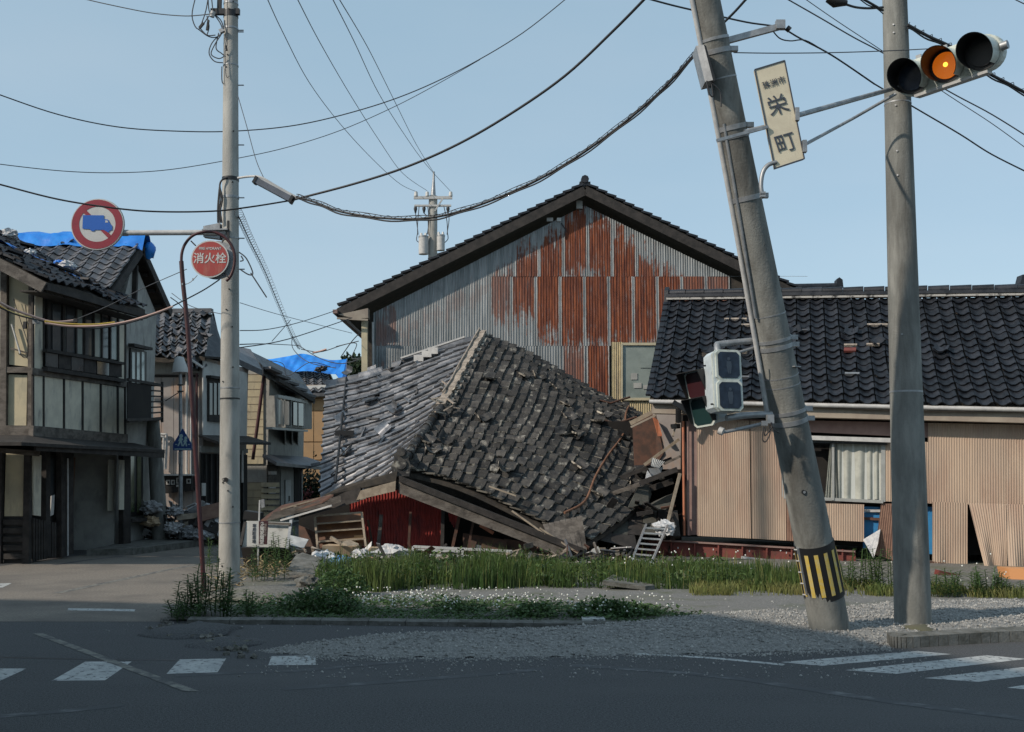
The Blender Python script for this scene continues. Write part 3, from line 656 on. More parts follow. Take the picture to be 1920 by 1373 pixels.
    fr.bar(rh(1562, 828, .06), rh(1562, 938, .06), .05, .05, W)
    win = fr.build('window', M['frame'], t)
    MB().prism([rh(1562, 830, -.02), rh(1654, 831, -.02), rh(1654, 938, -.02), rh(1562, 936, -.02)], W * .008).build('pane', M['glass_pale'] if False else mat('clear_glass_dusty', (.5, .52, .5), rough=.08, spec=.6, trans=.0), win)
    EOFMARK = None
    # curtain: wavy cloth
    def cloth(x0, x1, y0, y1, off, xb0=None, xb1=None):
        n = 46; vs_ = []
        for j in range(9):
            for i in range(n + 1):
                u = i / n; v = j / 8; px = lerp(lerp(x0, x1, u), lerp(xb0 or x0, xb1 or x1, u), v); p = rh(px, lerp(y0, y1, v), off)
                vs_.append(p + W * (.035 * math.sin(u * 34 + 2 * math.sin(u * 7)) * (.6 + .4 * v)))
        k = n + 1; return MB().add(vs_, [(j * k + i, j * k + i + 1, (j + 1) * k + i + 1, (j + 1) * k + i) for j in range(8) for i in range(n)], 0, True).build('curtain', M['curtain'], win)
    cloth(1564, 1654, 831, 936, .0)
    cloth(1556, 1566, 831, 936, .03, 1546, 1572)
    MB().prism([rh(1474, 830, -.3), rh(1562, 832, -.3), rh(1562, 936, -.3), rh(1474, 930, -.3)], W * .02).build('dark_room', M['darkint'], win)
    aw = MB(); aw.bar(rh(1513, 821, .12), rh(1670, 826, .12), .24, .085, Z); aw.build('shutter_box', M['galvw'], t)
    MB().bar(rh(1513, 829, .09), rh(1664, 833, .09), .12, .03, Z).build('window_head', M['black'], t)
    # eave: boards, gutter
    ev = P(1218, 752, 22.0)
    e0 = rh(1222, 766, .42); e1 = e0 + U * (L_ + .9)
    MB().bar(e0 + W * .02 , e1 + W * .02, .03, .20, Z).build('fascia_board', M['fascia'], t)
    s0 = rh(1274, 776, .2); MB().prism([e0 - Z * .10, e1 - Z * .10, e1 - Z * .10 + W * .45, e0 - Z * .10 + W * .45], (0, 0, .02)).build('soffit', M['fascia'], t)
    g0 = rh(1218, 753, .52); g1 = g0 + U * (L_ + 1); MB().tube([g0, g1], .045, 8).build('gutter', M['galvw'], t)
    MB().bar(P(1262, 754, 21.9), P(1290, 772, 21.9), .08, .10).build('bracket', M['black'], t); MB().tube([P(1272, 768, 21.9), P(1272, 792, 22)], .06, 8).build('rainwater_head', M['black'], t)
    # roof
    E0 = g0 + V((0, 0, .05)); R0 = P(1252, 566, 25.2); E1 = E0 + U * 9.8; R1 = R0 + U * 9.8
    S = lambda s, q: lerp(lerp(R0, R1, q), lerp(E0, E1, q), s) - Z * (.05 * math.sin(math.pi * s)) + Z * .025 * math.sin(q * 9) * s
    roof = surf_mb(S, 4, 6, -.02, .08).build('roof', M['deck'], t)
    tm = tile_mesh('blk', .265, .235, .034, .042, [M['tileblk'], M['tileblk']], seg=9, sharp=1.7)
    lay_tiles(roof, S, 9.8, tm, .30, .235, [M['tileblk'], M['tileblk']], 300, disp=.008, jit=.012, jrot=.016)
    rn = (S(.5, .6) - S(.5, .5)).cross(S(.6, .5) - S(.5, .5)).normalized(); rn = rn if rn.z > 0 else -rn
    for (x, y, w_, m_) in ((1595, 655, .26, 'pmort'), (1594, 664, .24, 'beamred'), (1637, 654, .26, 'pmort'), (1598, 709, .28, 'galv'), (1380, 606, .5, 'mortar'), (1398, 617, .2, 'mortar'), (1645, 617, .42, 'mortar'), (1510, 627, .2, 'tilegrey'), (1392, 668, .22, 'mortar'), (1398, 715, .18, 'tilegrey'), (1465, 598, .2, 'tilegrey')):
        p = hit(x, y, S(.5, .5), rn); MB().box(p + rn * .10, (w_, .05 if m_ != 'beamred' else .12, .05), U, rn.cross(U), rn).build('exposed_bedding', M['mortar'] if m_ == 'pmort' else M[m_], roof)
    for (x, y) in ((1610, 625), (1650, 640), (1500, 620), (1290, 670), (1420, 690), (1780, 660)):
        p = hit(x, y, S(.5, .5), rn); Yd = (S(.6, .5) - S(.5, .5)).normalized(); o = bpy.data.objects.new('slipped_tile', tm[0]); col.objects.link(o); o.parent = roof
        o.matrix_local = Matrix.Translation(p + rn * .13 - wloc(roof)) @ (Matrix((Yd.cross(rn), Yd, rn)).transposed() @ Matrix.Rotation(R.uniform(-.5, .5), 3, 'Z') @ Matrix.Rotation(R.uniform(-.25, .1), 3, 'X')).to_4x4()
    back = lambda s, q: S(0, q) + W * 3.2 * s - Z * 2.5 * s
    surf_mb(back, 2, 3, 0, .08).build('roof_back', M['deck'], roof)
    # ridge: mortar line, stacked courses, caps
    MB().bar(S(0, 0) + Z * .05 - W * .06, S(0, 1) + Z * .05 - W * .06, .20, .045).build('ridge_mortar', mat('pale_mortar', (.34, .33, .31), (.05, .05, .05), 6, .9, lo=.5, hi=.6), roof)
    MB().bar(S(0, 0) + Z * .13, S(0, 1) + Z * .13, .26, .07).build('ridge_course', M['tileblk'], roof)
    n = 22
    for i in range(n):
        a_ = S(0, i / n) + Z * .20; b_ = S(0, (i + .97) / n) + Z * .20; MB().tube([a_, b_], [.085, .10], 8).build('ridge_cap', M['tileblk'], roof)
    o_ = S(0, 0) + Z * .1 - U * .06
    MB().prism([o_ + W * -.14 - Z * .12, o_ + W * .14 - Z * .12, o_ + W * .12 + Z * .16, o_ + W * .02 + Z * .26, o_ - W * .11 + Z * .16], U * .1).build('ridge_end_tile', M['tileblk'], roof)
    # verge on the left
    for i in range(17):
        a_ = S(i / 17, 0); b_ = S((i + 1.25) / 17, 0) if i < 16 else S(1, 0); MB().bar(a_ + Z * .05, b_ + Z * .085, .16, .05).build('verge_tile', M['tileblk'], roof)
    # a second roof beyond with an ornament at the frame edge
    c = P(1925, 545, 26); MB().prism([c + V((-.16, 0, -.1)), c + V((.5, 0, -.1)), c + V((.5, 0, .45)), c + V((-.08, 0, .40)), c + V((-.14, 0, .2))], (0, .3, 0)).build('ridge_ornament', M['tileblk'], t)
right_house()

# ------------------------------------------------------------------ red foundation beam
def red_beam():
    t = thing('foundation_beam', 'rust red steel formwork beam running under the beige house', 'beam', (A0.x + 1.5, A0.y - .3, 0))
    a, b_ = rh(1196, 1016, .15), rh(1604, 1034, .15)
    MB().bar(a - Z * .10, b_ - Z * .16, .06, .30).build('web', M['beamred'], t)
    MB().bar(a + Z * .06 - W * .04, b_ + Z * .0 - W * .04, .16, .025).build('flange', M['trim'], t)
    n = 9
    for i in range(n):
        p = lerp(a, b_, (i + .5) / n); MB().box(p - Z * .12 - W * .06, (.03, .08, .30), U, W).build('stiffener', M['beamred'], t)
    for i in range(5):
        p = lerp(a, b_, (i + 1.2) / 6); MB().box(p + Z * .0 - W * .1 - Z * .08, (.02, .02, .035), U, W).build('clip', M['galvw'], t)
    MB().bar(rh(1390, 1046, .35), rh(1490, 1060, .35), .05, .07).build('fallen_batten', M['paper'], None, label='white painted batten fallen below the red foundation beam', cat='batten')
    MB().bar(rh(1400, 1072, .3) , rh(1520, 1076, .3), .3, .12).build('footing_slab', M['kerb'], None, label='grey concrete footing lying in the grass under the red beam', cat='footing')
red_beam()

# ------------------------------------------------------------------ collapsed house
def collapsed():
    t = thing('collapsed_house', 'collapsed wooden house with twisted tile roof sunk onto its red corrugated gable', 'house', (-1, 22.5, 0))
    A, B_, C_, D_ = P(905, 632, 27), P(1186, 778, 27.6), P(1098, 1022, 21.2), P(752, 884, 21.3)
    E_, F_ = P(612, 722, 27.3), P(603, 932, 22.95)
    def ridge(q): return lerp(A, D_, q) + V((.02 * math.sin(q * 8), 0, -.10 * math.sin(math.pi * q) + .05 * math.sin(q * 9)))
    def Sr(s, q):   # right slope, q 0 back .. 1 front
        e_ = lerp(B_, C_, q) + V((.95 * math.sin(math.pi * q) ** .8, 0, .05 * math.sin(q * 7)))
        p = lerp(ridge(q), e_, s); b_ = math.sin(math.pi * s)
        return p + V((0, 0, .20 * b_ * (.5 + math.sin(q * 3) * .6) + .05 * math.sin(s * 7 + q * 6)))
    def Sl(s, q):
        e_ = lerp(E_, E_ + (F_ - E_) / .72, q) + V((0, 0, .03 * math.sin(q * 8))); p = lerp(ridge(q), e_, s)
        return p + V((0, 0, -.06 * math.sin(math.pi * s) + .04 * math.sin(s * 6 + q * 5)))
    roof = surf_mb(Sr, 10, 12, -.03, .07).build('roof', M['deck'], t)
    roofl = surf_mb(lambda s, q: Sl(s, q * (1 - .28 * s)), 8, 12, -.03, .07).build('roof', M['deck'], t)
    tmr = tile_mesh('old', .31, .235, .050, .066, [M['tileold'], M['lipold']], seg=8, sharp=2.2)
    tml = tile_mesh('gloss', .42, .30, .040, .016, [M['tilegloss'], M['tilegloss']], seg=14, sharp=1.5)
    lay_tiles(roof, Sr, 7.2, tmr, .31, .235, [M['tileold'], M['lipold']], 200, disp=.012, jit=.014, jrot=.022)
    lay_tiles(roofl, Sl, 6.8, tml, .34, .30, [M['tilegloss'], M['tilegloss']], 100, disp=.02, jit=.008, jrot=.010, keep=lambda s, q: q < 1 - .28 * s - .03)
    # slipped tiles lying loose on the left slope
    tsl = tile_mesh('slip', .27, .26, .035, .022, [M['tilegloss'], M['tilegloss']], seg=6)
    loose = [(700, 735), (745, 720), (690, 750), (712, 742), (742, 738), (800, 705), (812, 690), (806, 722), (832, 662), (722, 762), (770, 765), (735, 782), (712, 795), (760, 775), (780, 752), (655, 775), (672, 770), (664, 792), (725, 828), (738, 812), (660, 735), (820, 748), (832, 735), (664, 845), (700, 705), (655, 712), (760, 700), (640, 790), (690, 812), (748, 842), (860, 712), (846, 728), (812, 775), (790, 800)]
    me = tsl[0]; nl = (Sl(.5, .6) - Sl(.5, .5)).cross(Sl(.6, .5) - Sl(.5, .5)).normalized(); nl = nl if nl.z > 0 else -nl
    for (x, y) in loose:
        p = hit(x, y, Sl(.5, .5), nl)
        Y_ = (Sl(.6, .5) - Sl(.5, .5)).normalized(); X_ = Y_.cross(nl)
        q = Matrix.Rotation(R.uniform(-1.3, 1.3), 3, 'Z') @ Matrix.Rotation(R.uniform(-.5, .3), 3, 'X') @ Matrix.Rotation(R.uniform(-.5, .5), 3, 'Y')
        o = bpy.data.objects.new('slipped_tile', me); col.objects.link(o); o.parent = roofl; s = R.uniform(.85, 1.15)
        o.matrix_local = Matrix.Translation(p + nl * .13 - wloc(roofl)) @ (Matrix((X_, Y_, nl)).transposed() @ q).to_4x4() @ Matrix.Diagonal((s, s, 1, 1))
    nr_ = (Sr(.5, .6) - Sr(.5, .5)).cross(Sr(.6, .5) - Sr(.5, .5)).normalized(); nr_ = nr_ if nr_.z > 0 else -nr_
    for k in range(26):
        s, q = R.random(), R.uniform(.15, .95); p = Sr(s, q); Y_ = (Sr(min(s + .05, 1), q) - Sr(s - .05, q)).normalized(); X_ = Y_.cross(nr_)
        r_ = Matrix.Rotation(R.uniform(-1.5, 1.5), 3, 'Z') @ Matrix.Rotation(R.uniform(-.4, .3), 3, 'X')
        o = bpy.data.objects.new('slipped_tile', tmr[0]); col.objects.link(o); o.parent = roof; o.matrix_local = Matrix.Translation(p + nr_ * .13 - wloc(roof)) @ (Matrix((X_, Y_, nr_)).transposed() @ r_).to_4x4()
    # ridge: mortar core and broken cap tiles, then the half buried front part
    core = MB(); pts = [ridge(i / 20 * .56) + Z * (.10 + .02 * math.sin(i * 2.1)) for i in range(21)]
    for i in range(20): core.bar(pts[i], pts[i + 1], .20 + .03 * math.sin(i * 3), .16)
    core.build('ridge_mortar', M['mortar'], roof)
    for i in range(22):
        q = i / 22 * .55; p = ridge(q); d = (ridge(q + .02) - p).normalized(); sdv = d.cross(Z).normalized()
        for sg in (-1, 1):
            MB().bar(p + sdv * sg * .13 + Z * .07, p + sdv * sg * .13 + d * .27 + Z * .06, .10, .035, Z).build('ridge_tile', M['mortar'] if R.random() < .6 else M['lipold'], roof)
    MB().tube([ridge(q * .5) + V((-.08, 0, .22 + .02 * math.sin(q * 14))) for q in (0, .2, .4, .6, .8, 1)], .025, 6).build('ridge_rod', M['mortar'], roof)
    for i in range(12):
        q = .56 + i / 12 * .4; p = ridge(q); d = (ridge(q + .02) - p).normalized()
        MB().tube([p + Z * .08, p + d * .27 + Z * (.08 + R.uniform(-.02, .05))], [.085, .10], 8).build('ridge_cap', M['tileold'], roof)
    # front ornament (ridge end tile)
    o_ = P(752, 872, 21.05)
    orn = MB(); orn.prism([o_ + V((x, 0, z)) for x, z in ((-.16, -.22), (.16, -.22), (.19, -.02), (.14, .10), (.15, .20), (.06, .28), (-.06, .28), (-.15, .20), (-.13, .10), (-.20, -.02))], (0, .16, 0)); orn.disc(o_ + V((0, -.03, .02)), V((1, 0, 0)), Z, .11, -.05, 12); orn.tube([o_ + V((0, .4, .24)), o_ + V((0, -.04, .26))], .09, 10)
    orn.build('ridge_end_tile', M['tileold'], roof)
    # barge boards
    a = P(748, 896, 21.0)
    MB().prism([P(748, 902, 20.95), P(748, 925, 20.95), P(1060, 1046, 20.8), P(1088, 1036, 20.8)], (0, .07, 0)).build('barge_board', M['timber'], t)
    MB().prism([P(748, 892, 20.9), P(748, 903, 20.9), P(1090, 1040, 20.75), P(1098, 1030, 20.75)], (0, .25, 0)).build('verge_board', M['timber_dk'], t)
    for i in range(7):   # exposed planks at the lower corner
        f0 = i / 7; x0 = lerp(1018, 1092, f0); 
        MB().prism([P(x0, lerp(985, 968, f0), 21.1), P(x0 + 10, lerp(984, 967, f0), 21.1), P(lerp(1042, 1104, f0) + 6, lerp(1022, 1040, f0) - (1 - f0) * 6, 20.8), P(lerp(1032, 1094, f0), lerp(1020, 1042, f0) - (1 - f0) * 6, 20.8)], (0, .03, .02)).build('plank', M['timber'], t)
    MB().bar(P(1012, 990, 20.9), P(1088, 1040, 20.7), .05, .03).build('batten', M['timber_lt'], t)
    MB().bar(P(960, 958, 21), P(1022, 1002, 20.8), .04, .03).build('batten', M['timber_lt'], t)
    MB().bar(P(917, 912, 21.2), P(968, 930, 21.1), .04, .03).build('batten', M['timber_lt'], t)
    # left: plank barge and dropped porch eave
    MB().prism([P(742, 902, 20.9), P(741, 921, 20.9), P(668, 938, 21.0), P(676, 920, 21.0)], (0, .05, 0)).build('barge_board', M['timber_lt'], t)
    MB().prism([P(676, 914, 21.0), P(674, 940, 21.0), P(560, 972, 21.2), P(600, 936, 21.2)], (0, .06, 0)).build('barge_board', M['timber_dk'], t)
    MB().prism([P(745, 884, 21.0), P(742, 902, 21.0), P(630, 928, 21.1), P(604, 930, 21.1), P(640, 912, 21.1)], (0, .4, 0)).build('verge_board', M['deck'], t)
    MB().prism([P(625, 931, 20.7), P(604, 944, 20.6), P(488, 980, 20.6), P(500, 970, 20.9), P(528, 951, 21.4)], (0, .02, .04)).build('eave_underside', M['wood_rd'], t)
    MB().bar(P(527, 955, 20.9), P(622, 928, 20.9), .05, .03).build('batten', M['timber_lt'], t)
    MB().bar(P(526, 976, 20.5), P(622, 948, 20.5), .05, .035).build('batten', M['paper'], t)
    MB().bar(P(551, 950, 20.7), P(575, 954, 20.7), .04, .03).build('batten', M['timber_lt'], t)
    for i in range(5):
        MB().bar(P(500 + i * 3, 976 - i * 1.4, 20.58 + i * .02) + Z * .02 * i, P(640, 940 - i * 2.3, 20.62 + i * .02), .05, .03).build('eave_plank', M['timber'], t)
    # gable wall
    wy = 21.75
    MB().prism([P(560, 1050, wy + .6), P(560, 965, wy + .6), P(745, 925, wy + .6), P(1080, 1045, wy + .6), P(1080, 1056, wy + .6)], (0, .1, 0)).build('wall', M['darkint'], t)
    for (tl, tr, br, bl) in (((655, 944), (732, 922), (735, 1028), (660, 1028)), ((732, 916), (800, 928), (800, 1030), (734, 1030)), ((798, 926), (832, 940), (832, 1030), (800, 1030))):
        sheet(t, P(*tl, wy), P(*tr, wy), P(*br, wy), P(*bl, wy), .062, .012, M['redsheet'])
    sheet(t, P(838, 948, wy), P(862, 958, wy), P(858, 1000, wy - .3), P(842, 975, wy - .3), .062, .012, M['redsheet'])
    for (x0, y0, x1, y1, w_, m_) in ((715, 965, 709, 1030, .07, 'timber'), (770, 960, 766, 1028, .05, 'wood_rd'), (831, 948, 829, 1028, .07, 'timber_dk'), (862, 965, 848, 1028, .06, 'wood_rd'), (888, 975, 878, 1028, .05, 'wood_rd'), (900, 985, 925, 1000, .06, 'orangetrim'), (660, 962, 676, 1030, .05, 'timber_dk'), (700, 1030, 690, 975, .04, 'wood_rd')):
        MB().bar(P(x0, y0, 21.45), P(x1, y1, 21.4), w_, w_, V((0, 1, 0))).build('post', M[m_], t)
    for (x0, y0, x1, y1) in ((868, 1000, 950, 1036), (945, 1010, 1010, 1042), (560, 985, 598, 1025), (1000, 1030, 1060, 1046)):
        MB().prism([P(x0, y0, 21.6), P(x1, (y0 + y1) / 2 - 5, 21.5), P(x1, y1, 21.4), P(x0, y1, 21.5)], (0, .04, 0)).build('broken_panel', M['wood_rd'], t)
    # corroded pipe lying down the right slope, rod on the left slope
    pr = MB().tube(catmull([Sr(s, q) + Z * .16 for s, q in ((.93, .06), (.86, .22), (.84, .4), (.80, .58), (.80, .72), (.84, .86), (.82, .95))], 5), .028, 6)
    pr.build('fallen_pipe', mat('rusty_pipe', (.12, .055, .03), (.2, .1, .06), 9, .8), None, label='thin rusty pipe lying down the right slope of the collapsed roof', cat='pipe')
    for (s, q, ang) in ((.78, .18, .3), (.80, .36, -.2)):
        p = Sr(s, q) + Z * .2; MB().tube([p - V((.45, 0, -.1)), p + V((0, 0, -.02)), p + V((.5, .1, .14))], .03, 6).build('pipe_stub', M['wood_rd'], None, label='short broken wooden stick lying on the upper right slope' if s < .79 else 'bent brown branch lying across the middle of the right slope', cat='stick')
    an = thing('fallen_antenna', 'dark leaning television aerial mast with bent arms on the shiny left slope', 'antenna', hit(634, 905, Sl(.5, .5), nl))
    pb, pt = hit(634, 905, Sl(.5, .5), nl) - V((0, .35, 0)), hit(655, 718, Sl(.5, .5), nl) - V((0, .5, 0)) + Z * .1
    MB().tube([pb, pt], .028, 6).build('mast', M['black'], an)
    for f0, dx, dz in ((.45, -.45, -.12), (.45, .5, .1), (.43, .35, -.22), (.5, -.3, -.3), (.12, .3, .12), (.1, -.12, -.1), (.92, .4, .05), (.3, .2, -.2), (.62, .5, .35), (.2, .3, .3)):
        p = lerp(pb, pt, f0); MB().tube([p, p + V((dx, -.05, dz))], .014, 5).build('aerial_rod', M['black'], an)
    MB().box(lerp(pb, pt, .42) + V((.1, -.05, 0)), (.42, .1, .12)).build('dipole_box', M['black'], an)
    # sheet metal flashing at back eave of left slope
    MB().bar(P(752, 672, 27.1), P(872, 632, 26.8), .12, .04).build('flashing', M['galvw'], roofl)
    for (x, y) in ((785, 672), (800, 664), (812, 658)): MB().box(P(x, y, 26.7), (.24, .1, .16)).build('exposed_underlay', M['paper'], roofl)
    MB().prism([P(842, 716, 25.4), P(866, 708, 25.4), P(862, 742, 25.2), P(848, 745, 25.2)], (0, .05, .03)).build('broken_mortar_slab', M['mortar'], roofl)
    MB().bar(P(841, 718, 25.2), P(852, 750, 25.1), .06, .05).build('batten', M['timber_lt'], roofl)
    for k in range(18):
        p = hit(R.uniform(830, 858), R.uniform(735, 790), Sl(.2, .4), nl) + nl * .15
        MB().bar(p, p + V((R.uniform(-.3, .3), R.uniform(-.2, .2), R.uniform(-.1, .2))), .06, .03).build('broken_ridge_piece', M['mortar'] if k % 2 else M['lipold'], roofl)
collapsed()

# ------------------------------------------------------------------ corner timber house on the left
HD = V((.148, .989, 0)); HN = V((.989, -.148, 0))      # facade direction, outward normal
HC = V((G(58, 1057).x, G(58, 1057).y, 0))
def hf(px, py, off=0):   # facade plane hit, off = outward
    return hit(px, py, HC + HN * off, HN)
def hq(px, py, off=0):   # camera-facing end wall
    return hit(px, py, HC - V((0, off, 0)), V((0, 1, 0)))
def corner_house():
    t = thing('corner_house', 'two storey timber frame house with cream panels on the left street corner', 'house', (HC.x - 2, HC.y + 1, 0))
    far = hf(236, 700, 0); L_ = (far - HC).dot(HD); zt = 5.0; zb = hf(58, 800).z
    far = HC + HD * L_
    W_ = 3.9
    # upper storey box
    mb = MB(); q = [HC, far, far - V((W_, 0, 0)), HC - V((W_, 0, 0))]
    mb.prism([p - HN * .03 + V((0, .03 if i in (0, 3) else 0, zb)) for i, p in enumerate(q)], (0, 0, zt + .25 - zb)); wall = mb.build('wall', M['timber_dk'], t)
    # dark core behind the ground floor
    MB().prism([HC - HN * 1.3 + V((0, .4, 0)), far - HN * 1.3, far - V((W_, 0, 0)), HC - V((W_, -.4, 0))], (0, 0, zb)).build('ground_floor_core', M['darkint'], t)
    def fp(p, th, m, name, par=wall, off=0, label=None):
        return MB().prism([hf(x, y, off) for x, y in p], HN * th).build(name, M[m], par, label=label)
    def ep(p, th, m, name, par=wall, off=0):
        return MB().prism([hq(x, y, off) for x, y in p], V((0, -th, 0))).build(name, M[m], par)
    def yb(x): return 800 + (x - 58) * .085
    def yt2(x): return 703 + (x - 58) * .135
    # white panels of the lower band
    for a, b_ in ((61, 78), (81, 116), (120, 151), (155, 185), (189, 217), (221, 231)):
        fp([(a, yt2(a)), (b_, yt2(b_)), (b_, yb(b_)), (a, yb(a))], .02, 'panel', 'panel')
    # upper panels
    def ut(x): return 536 + (x - 84) * .27
    fp([(65, 534), (81, 538), (79, 694), (62, 690)], .02, 'panel', 'panel')
    for a, b_, hgt in ((88, 121, 26), (125, 155, 25), (159, 188, 24), (192, 219, 23)):
        fp([(a, ut(a)), (b_, ut(b_)), (b_, ut(b_) + hgt), (a, ut(a) + hgt)], .02, 'panel', 'panel')
    fp([(222, 582), (232, 585), (231, 716), (221, 713)], .02, 'panel', 'panel')
    # window band: frame, sliding panes, alternate ones coloured pale for reflected sky, balcony rail
    y0 = lambda x: 562 + (x - 86) * .235; y1 = lambda x: 656 + (x - 86) * .16
    win = fp([(86, y0(86)), (220, y0(220)), (220, y1(220)), (86, y1(86))], .012, 'black', 'window')
    for i, (a, b_, m_) in enumerate(((97, 113, 'glass'), (117, 121, 'glass_pale'), (123, 139, 'glass'), (142, 154, 'glass_pale'), (157, 172, 'glass'), (175, 187, 'glass_pale'), (190, 202, 'glass'), (206, 218, 'glass_pale'))):
        fp([(a, y0(a) + 4), (b_, y0(b_) + 4), (b_, y1(b_) - 2), (a, y1(a) - 2)], .02, m_, 'pane', win, .012)
    for a in (86, 115, 140, 156, 173, 188, 204, 219): fp([(a - 1.2, y0(a)), (a + 1.2, y0(a)), (a + 1.2, y1(a)), (a - 1.2, y1(a))], .05, 'timber_dk', 'mullion', win, .01)
    fp([(86, y0(86) - 2), (220, y0(220) - 2), (220, y0(220) + 2), (86, y0(86) + 2)], .05, 'timber_dk', 'head_rail', win, .01)
    bal = MB(); b0, b1 = hf(84, 657, .12), hf(229, 682, .12)
    bal.bar(b0, b1, .10, .06, Z); bal.bar(hf(84, 692, .10), hf(229, 714, .10), .12, .08, Z); bal = bal.build('balcony', M['timber_dk'], t)
    for i in range(6):
        a = 84 + i * 24; fp([(a + .7, 660 + i * 4), (a + 23, 664 + i * 4), (a + 23, 690 + i * 3.6), (a + .7, 687 + i * 3.6)], .02, 'timber_dk' if i % 2 else 'glass', 'balcony_panel', bal, .09)
    # beams
    for ya, yc, h_, o_ in ((696, 721, .13, .06), (808, 823, .20, .10)):
        MB().bar(hf(58, ya, o_ / 2), hf(236, yc, o_ / 2), o_, h_).build('beam', M['timber'], t)
    for x in (60, 79.5, 118, 153, 187, 219, 233): fp([(x - 1.4, ut(x) if x > 82 else 532), (x + 1.4, ut(x) if x > 82 else 532), (x + 1.4, yb(x)), (x - 1.4, yb(x))], .035, 'timber_dk', 'stud')
    # sunlit end wall: posts and cream panels
    ep([(18, 512), (56, 536), (54, 688), (18, 684)], .02, 'cream', 'end_panel'); ep([(17, 702), (52, 704), (50, 798), (16, 798)], .02, 'cream', 'end_panel')
    ep([(-60, 480), (8, 500), (8, 798), (-60, 798)], .02, 'panel', 'end_panel')
    for x in (10, 62): MB().bar(hq(x, 500 if x < 20 else 536, .03), hq(x - 2, 800, .03), .12, .14, V((0, 1, 0))).build('corner_post', M['timber'], t)
    MB().bar(hq(-80, 694, .04), hq(60, 694, .04), .10, .11).build('beam', M['timber'], t)
    MB().bar(hq(-80, 808, .06), hq(60, 808, .06), .16, .2).build('beam', M['timber'], t)
    # canopy over the ground floor
    c0, c1 = hf(52, 822, .0), hf(252, 836, .0)
    MB().prism([c0 + V((-3, 0, 0)) + Z * .0, c0 + HN * .0, c1, c1 + HN * .75 - Z * .16, hf(66, 835, .75) - V((0, .55, 0)) - Z * .02, hf(66, 835, .75) - V((3.6, .55, 0)) - Z * .02], (0, 0, .06)).build('canopy', M['timber_dk'], t)
    MB().bar(hf(66, 839, .72), c1 + HN * .72 - Z * .22, .05, .12).build('canopy_fascia', M['timber_dk'], t)
    MB().prism([hq(-30, 838, .5), hq(76, 846, .5), hq(74, 856, .5), hq(-30, 846, .5)], (0, -.04, 0)).build('canopy_fascia', M['timber'], t)
    # ground floor, end wall
    ep([(12, 850), (50, 854), (46, 968), (9, 968)], .02, 'cream', 'end_panel', t, -.02)
    ep([(-60, 845), (6, 850), (4, 1050), (-60, 1050)], .02, 'panel', 'end_panel', t, -.02)
    for x0, x1 in ((-3, 9), (50, 62)): ep([(x0, 845), (x1, 848), (x1 - 3, 1056), (x0 - 3, 1056)], .12, 'timber_dk', 'post', t, -.05)
    for i in range(5): ep([(8, 974 + i * 16), (48, 974 + i * 16), (48, 984 + i * 16), (8, 984 + i * 16)], .06, 'timber_dk', 'board', t, -.02)
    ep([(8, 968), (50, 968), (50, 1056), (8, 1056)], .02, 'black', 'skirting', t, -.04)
    # ground floor, street side
    fp([(60, 852), (75, 854), (74, 968), (60, 966)], .03, 'panel', 'panel', t, -.06)
    for i, (a, b_) in enumerate(((76, 84), (105, 128), (222, 236))):
        fp([(a, 846), (b_, 848), (b_, 1040 - (a - 58) * .06), (a, 1050 - (a - 58) * .09)], .12, 'timber_dk', 'post', t, -.12)
    for i in range(9): fp([(60 + i * 5, 972 + i), (63 + i * 5, 972 + i), (63 + i * 5, 1052 - i), (60 + i * 5, 1053 - i)], .03, 'timber_dk', 'slat', t, -.03)
    fp([(86, 852), (104, 854), (104, 1040), (86, 1044)], .02, 'timber_dk', 'door_board', t, -.25)
    fp([(91, 856), (102, 858), (101, 960), (91, 962)], .02, 'glass', 'door_pane', t, -.20)
    fp([(95, 930), (101, 928), (99, 965), (93, 968)], .02, 'paper', 'torn_poster', t, -.16)
    fp([(136, 858), (188, 862), (184, 955), (135, 956)], .02, 'sidingdk', 'hanging_screen', t, -1.2)
    fp([(202, 862), (213, 863), (211, 958), (201, 958)], .02, 'panel', 'panel', t, -.3); fp([(222, 862), (232, 863), (231, 956), (222, 956)], .02, 'panel', 'panel', t, .01)
    fp([(165, 962), (184, 962), (183, 1000), (165, 1000)], .02, 'wood_rd', 'red_cloth', t, -1.1)
    MB().tube([hf(127, 1042, .02), hf(127, 860, .02)], .02, 6).build('pipe', M['galvw'], t)
    # roof: slope towards the street, seen at a grazing angle
    e0 = V((HC.x + .55, HC.y - .75, 0)); g0 = hit(84, 530, e0, HN); g1 = hit(272, 586, g0, HN)
    up = V((-1, 0, .52)); wdt = 3.2
    S = lambda s, q: lerp(lerp(g0, g1, q) + up * wdt, lerp(g0, g1, q), s) + Z * .05 + Z * .03 * math.sin(q * 9 + s * 5)
    roof = surf_mb(S, 4, 4, -.02, .09).build('roof', M['deck'], t)
    tm = tile_mesh('blk2', .265, .235, .034, .028, [M['tileblk'], M['tileblk']], seg=6, sharp=1.0)
    lay_tiles(roof, S, (g1 - g0).length, tm, .28, .235, [M['tileblk'], M['tileblk']], 120, disp=.07, jit=.02, jrot=.04)
    MB().prism([g0 + up * wdt, g0 + up * wdt + V((-2.4, 0, -1.4)), g1 + up * wdt + V((-2.4, 0, -1.4)), g1 + up * wdt], (0, 0, .06)).build('roof_back', M['deck'], roof)
    MB().bar(g0 + Z * -.09, g1 + Z * -.09, .12, .10).build('gutter', M['timber_dk'], roof)
    MB().bar(g0 - Z * .10 + V((0, -.02, 0)), g0 + up * wdt - Z * .10 + V((0, -.02, 0)), .06, .20).build('barge_board', M['timber'], roof)
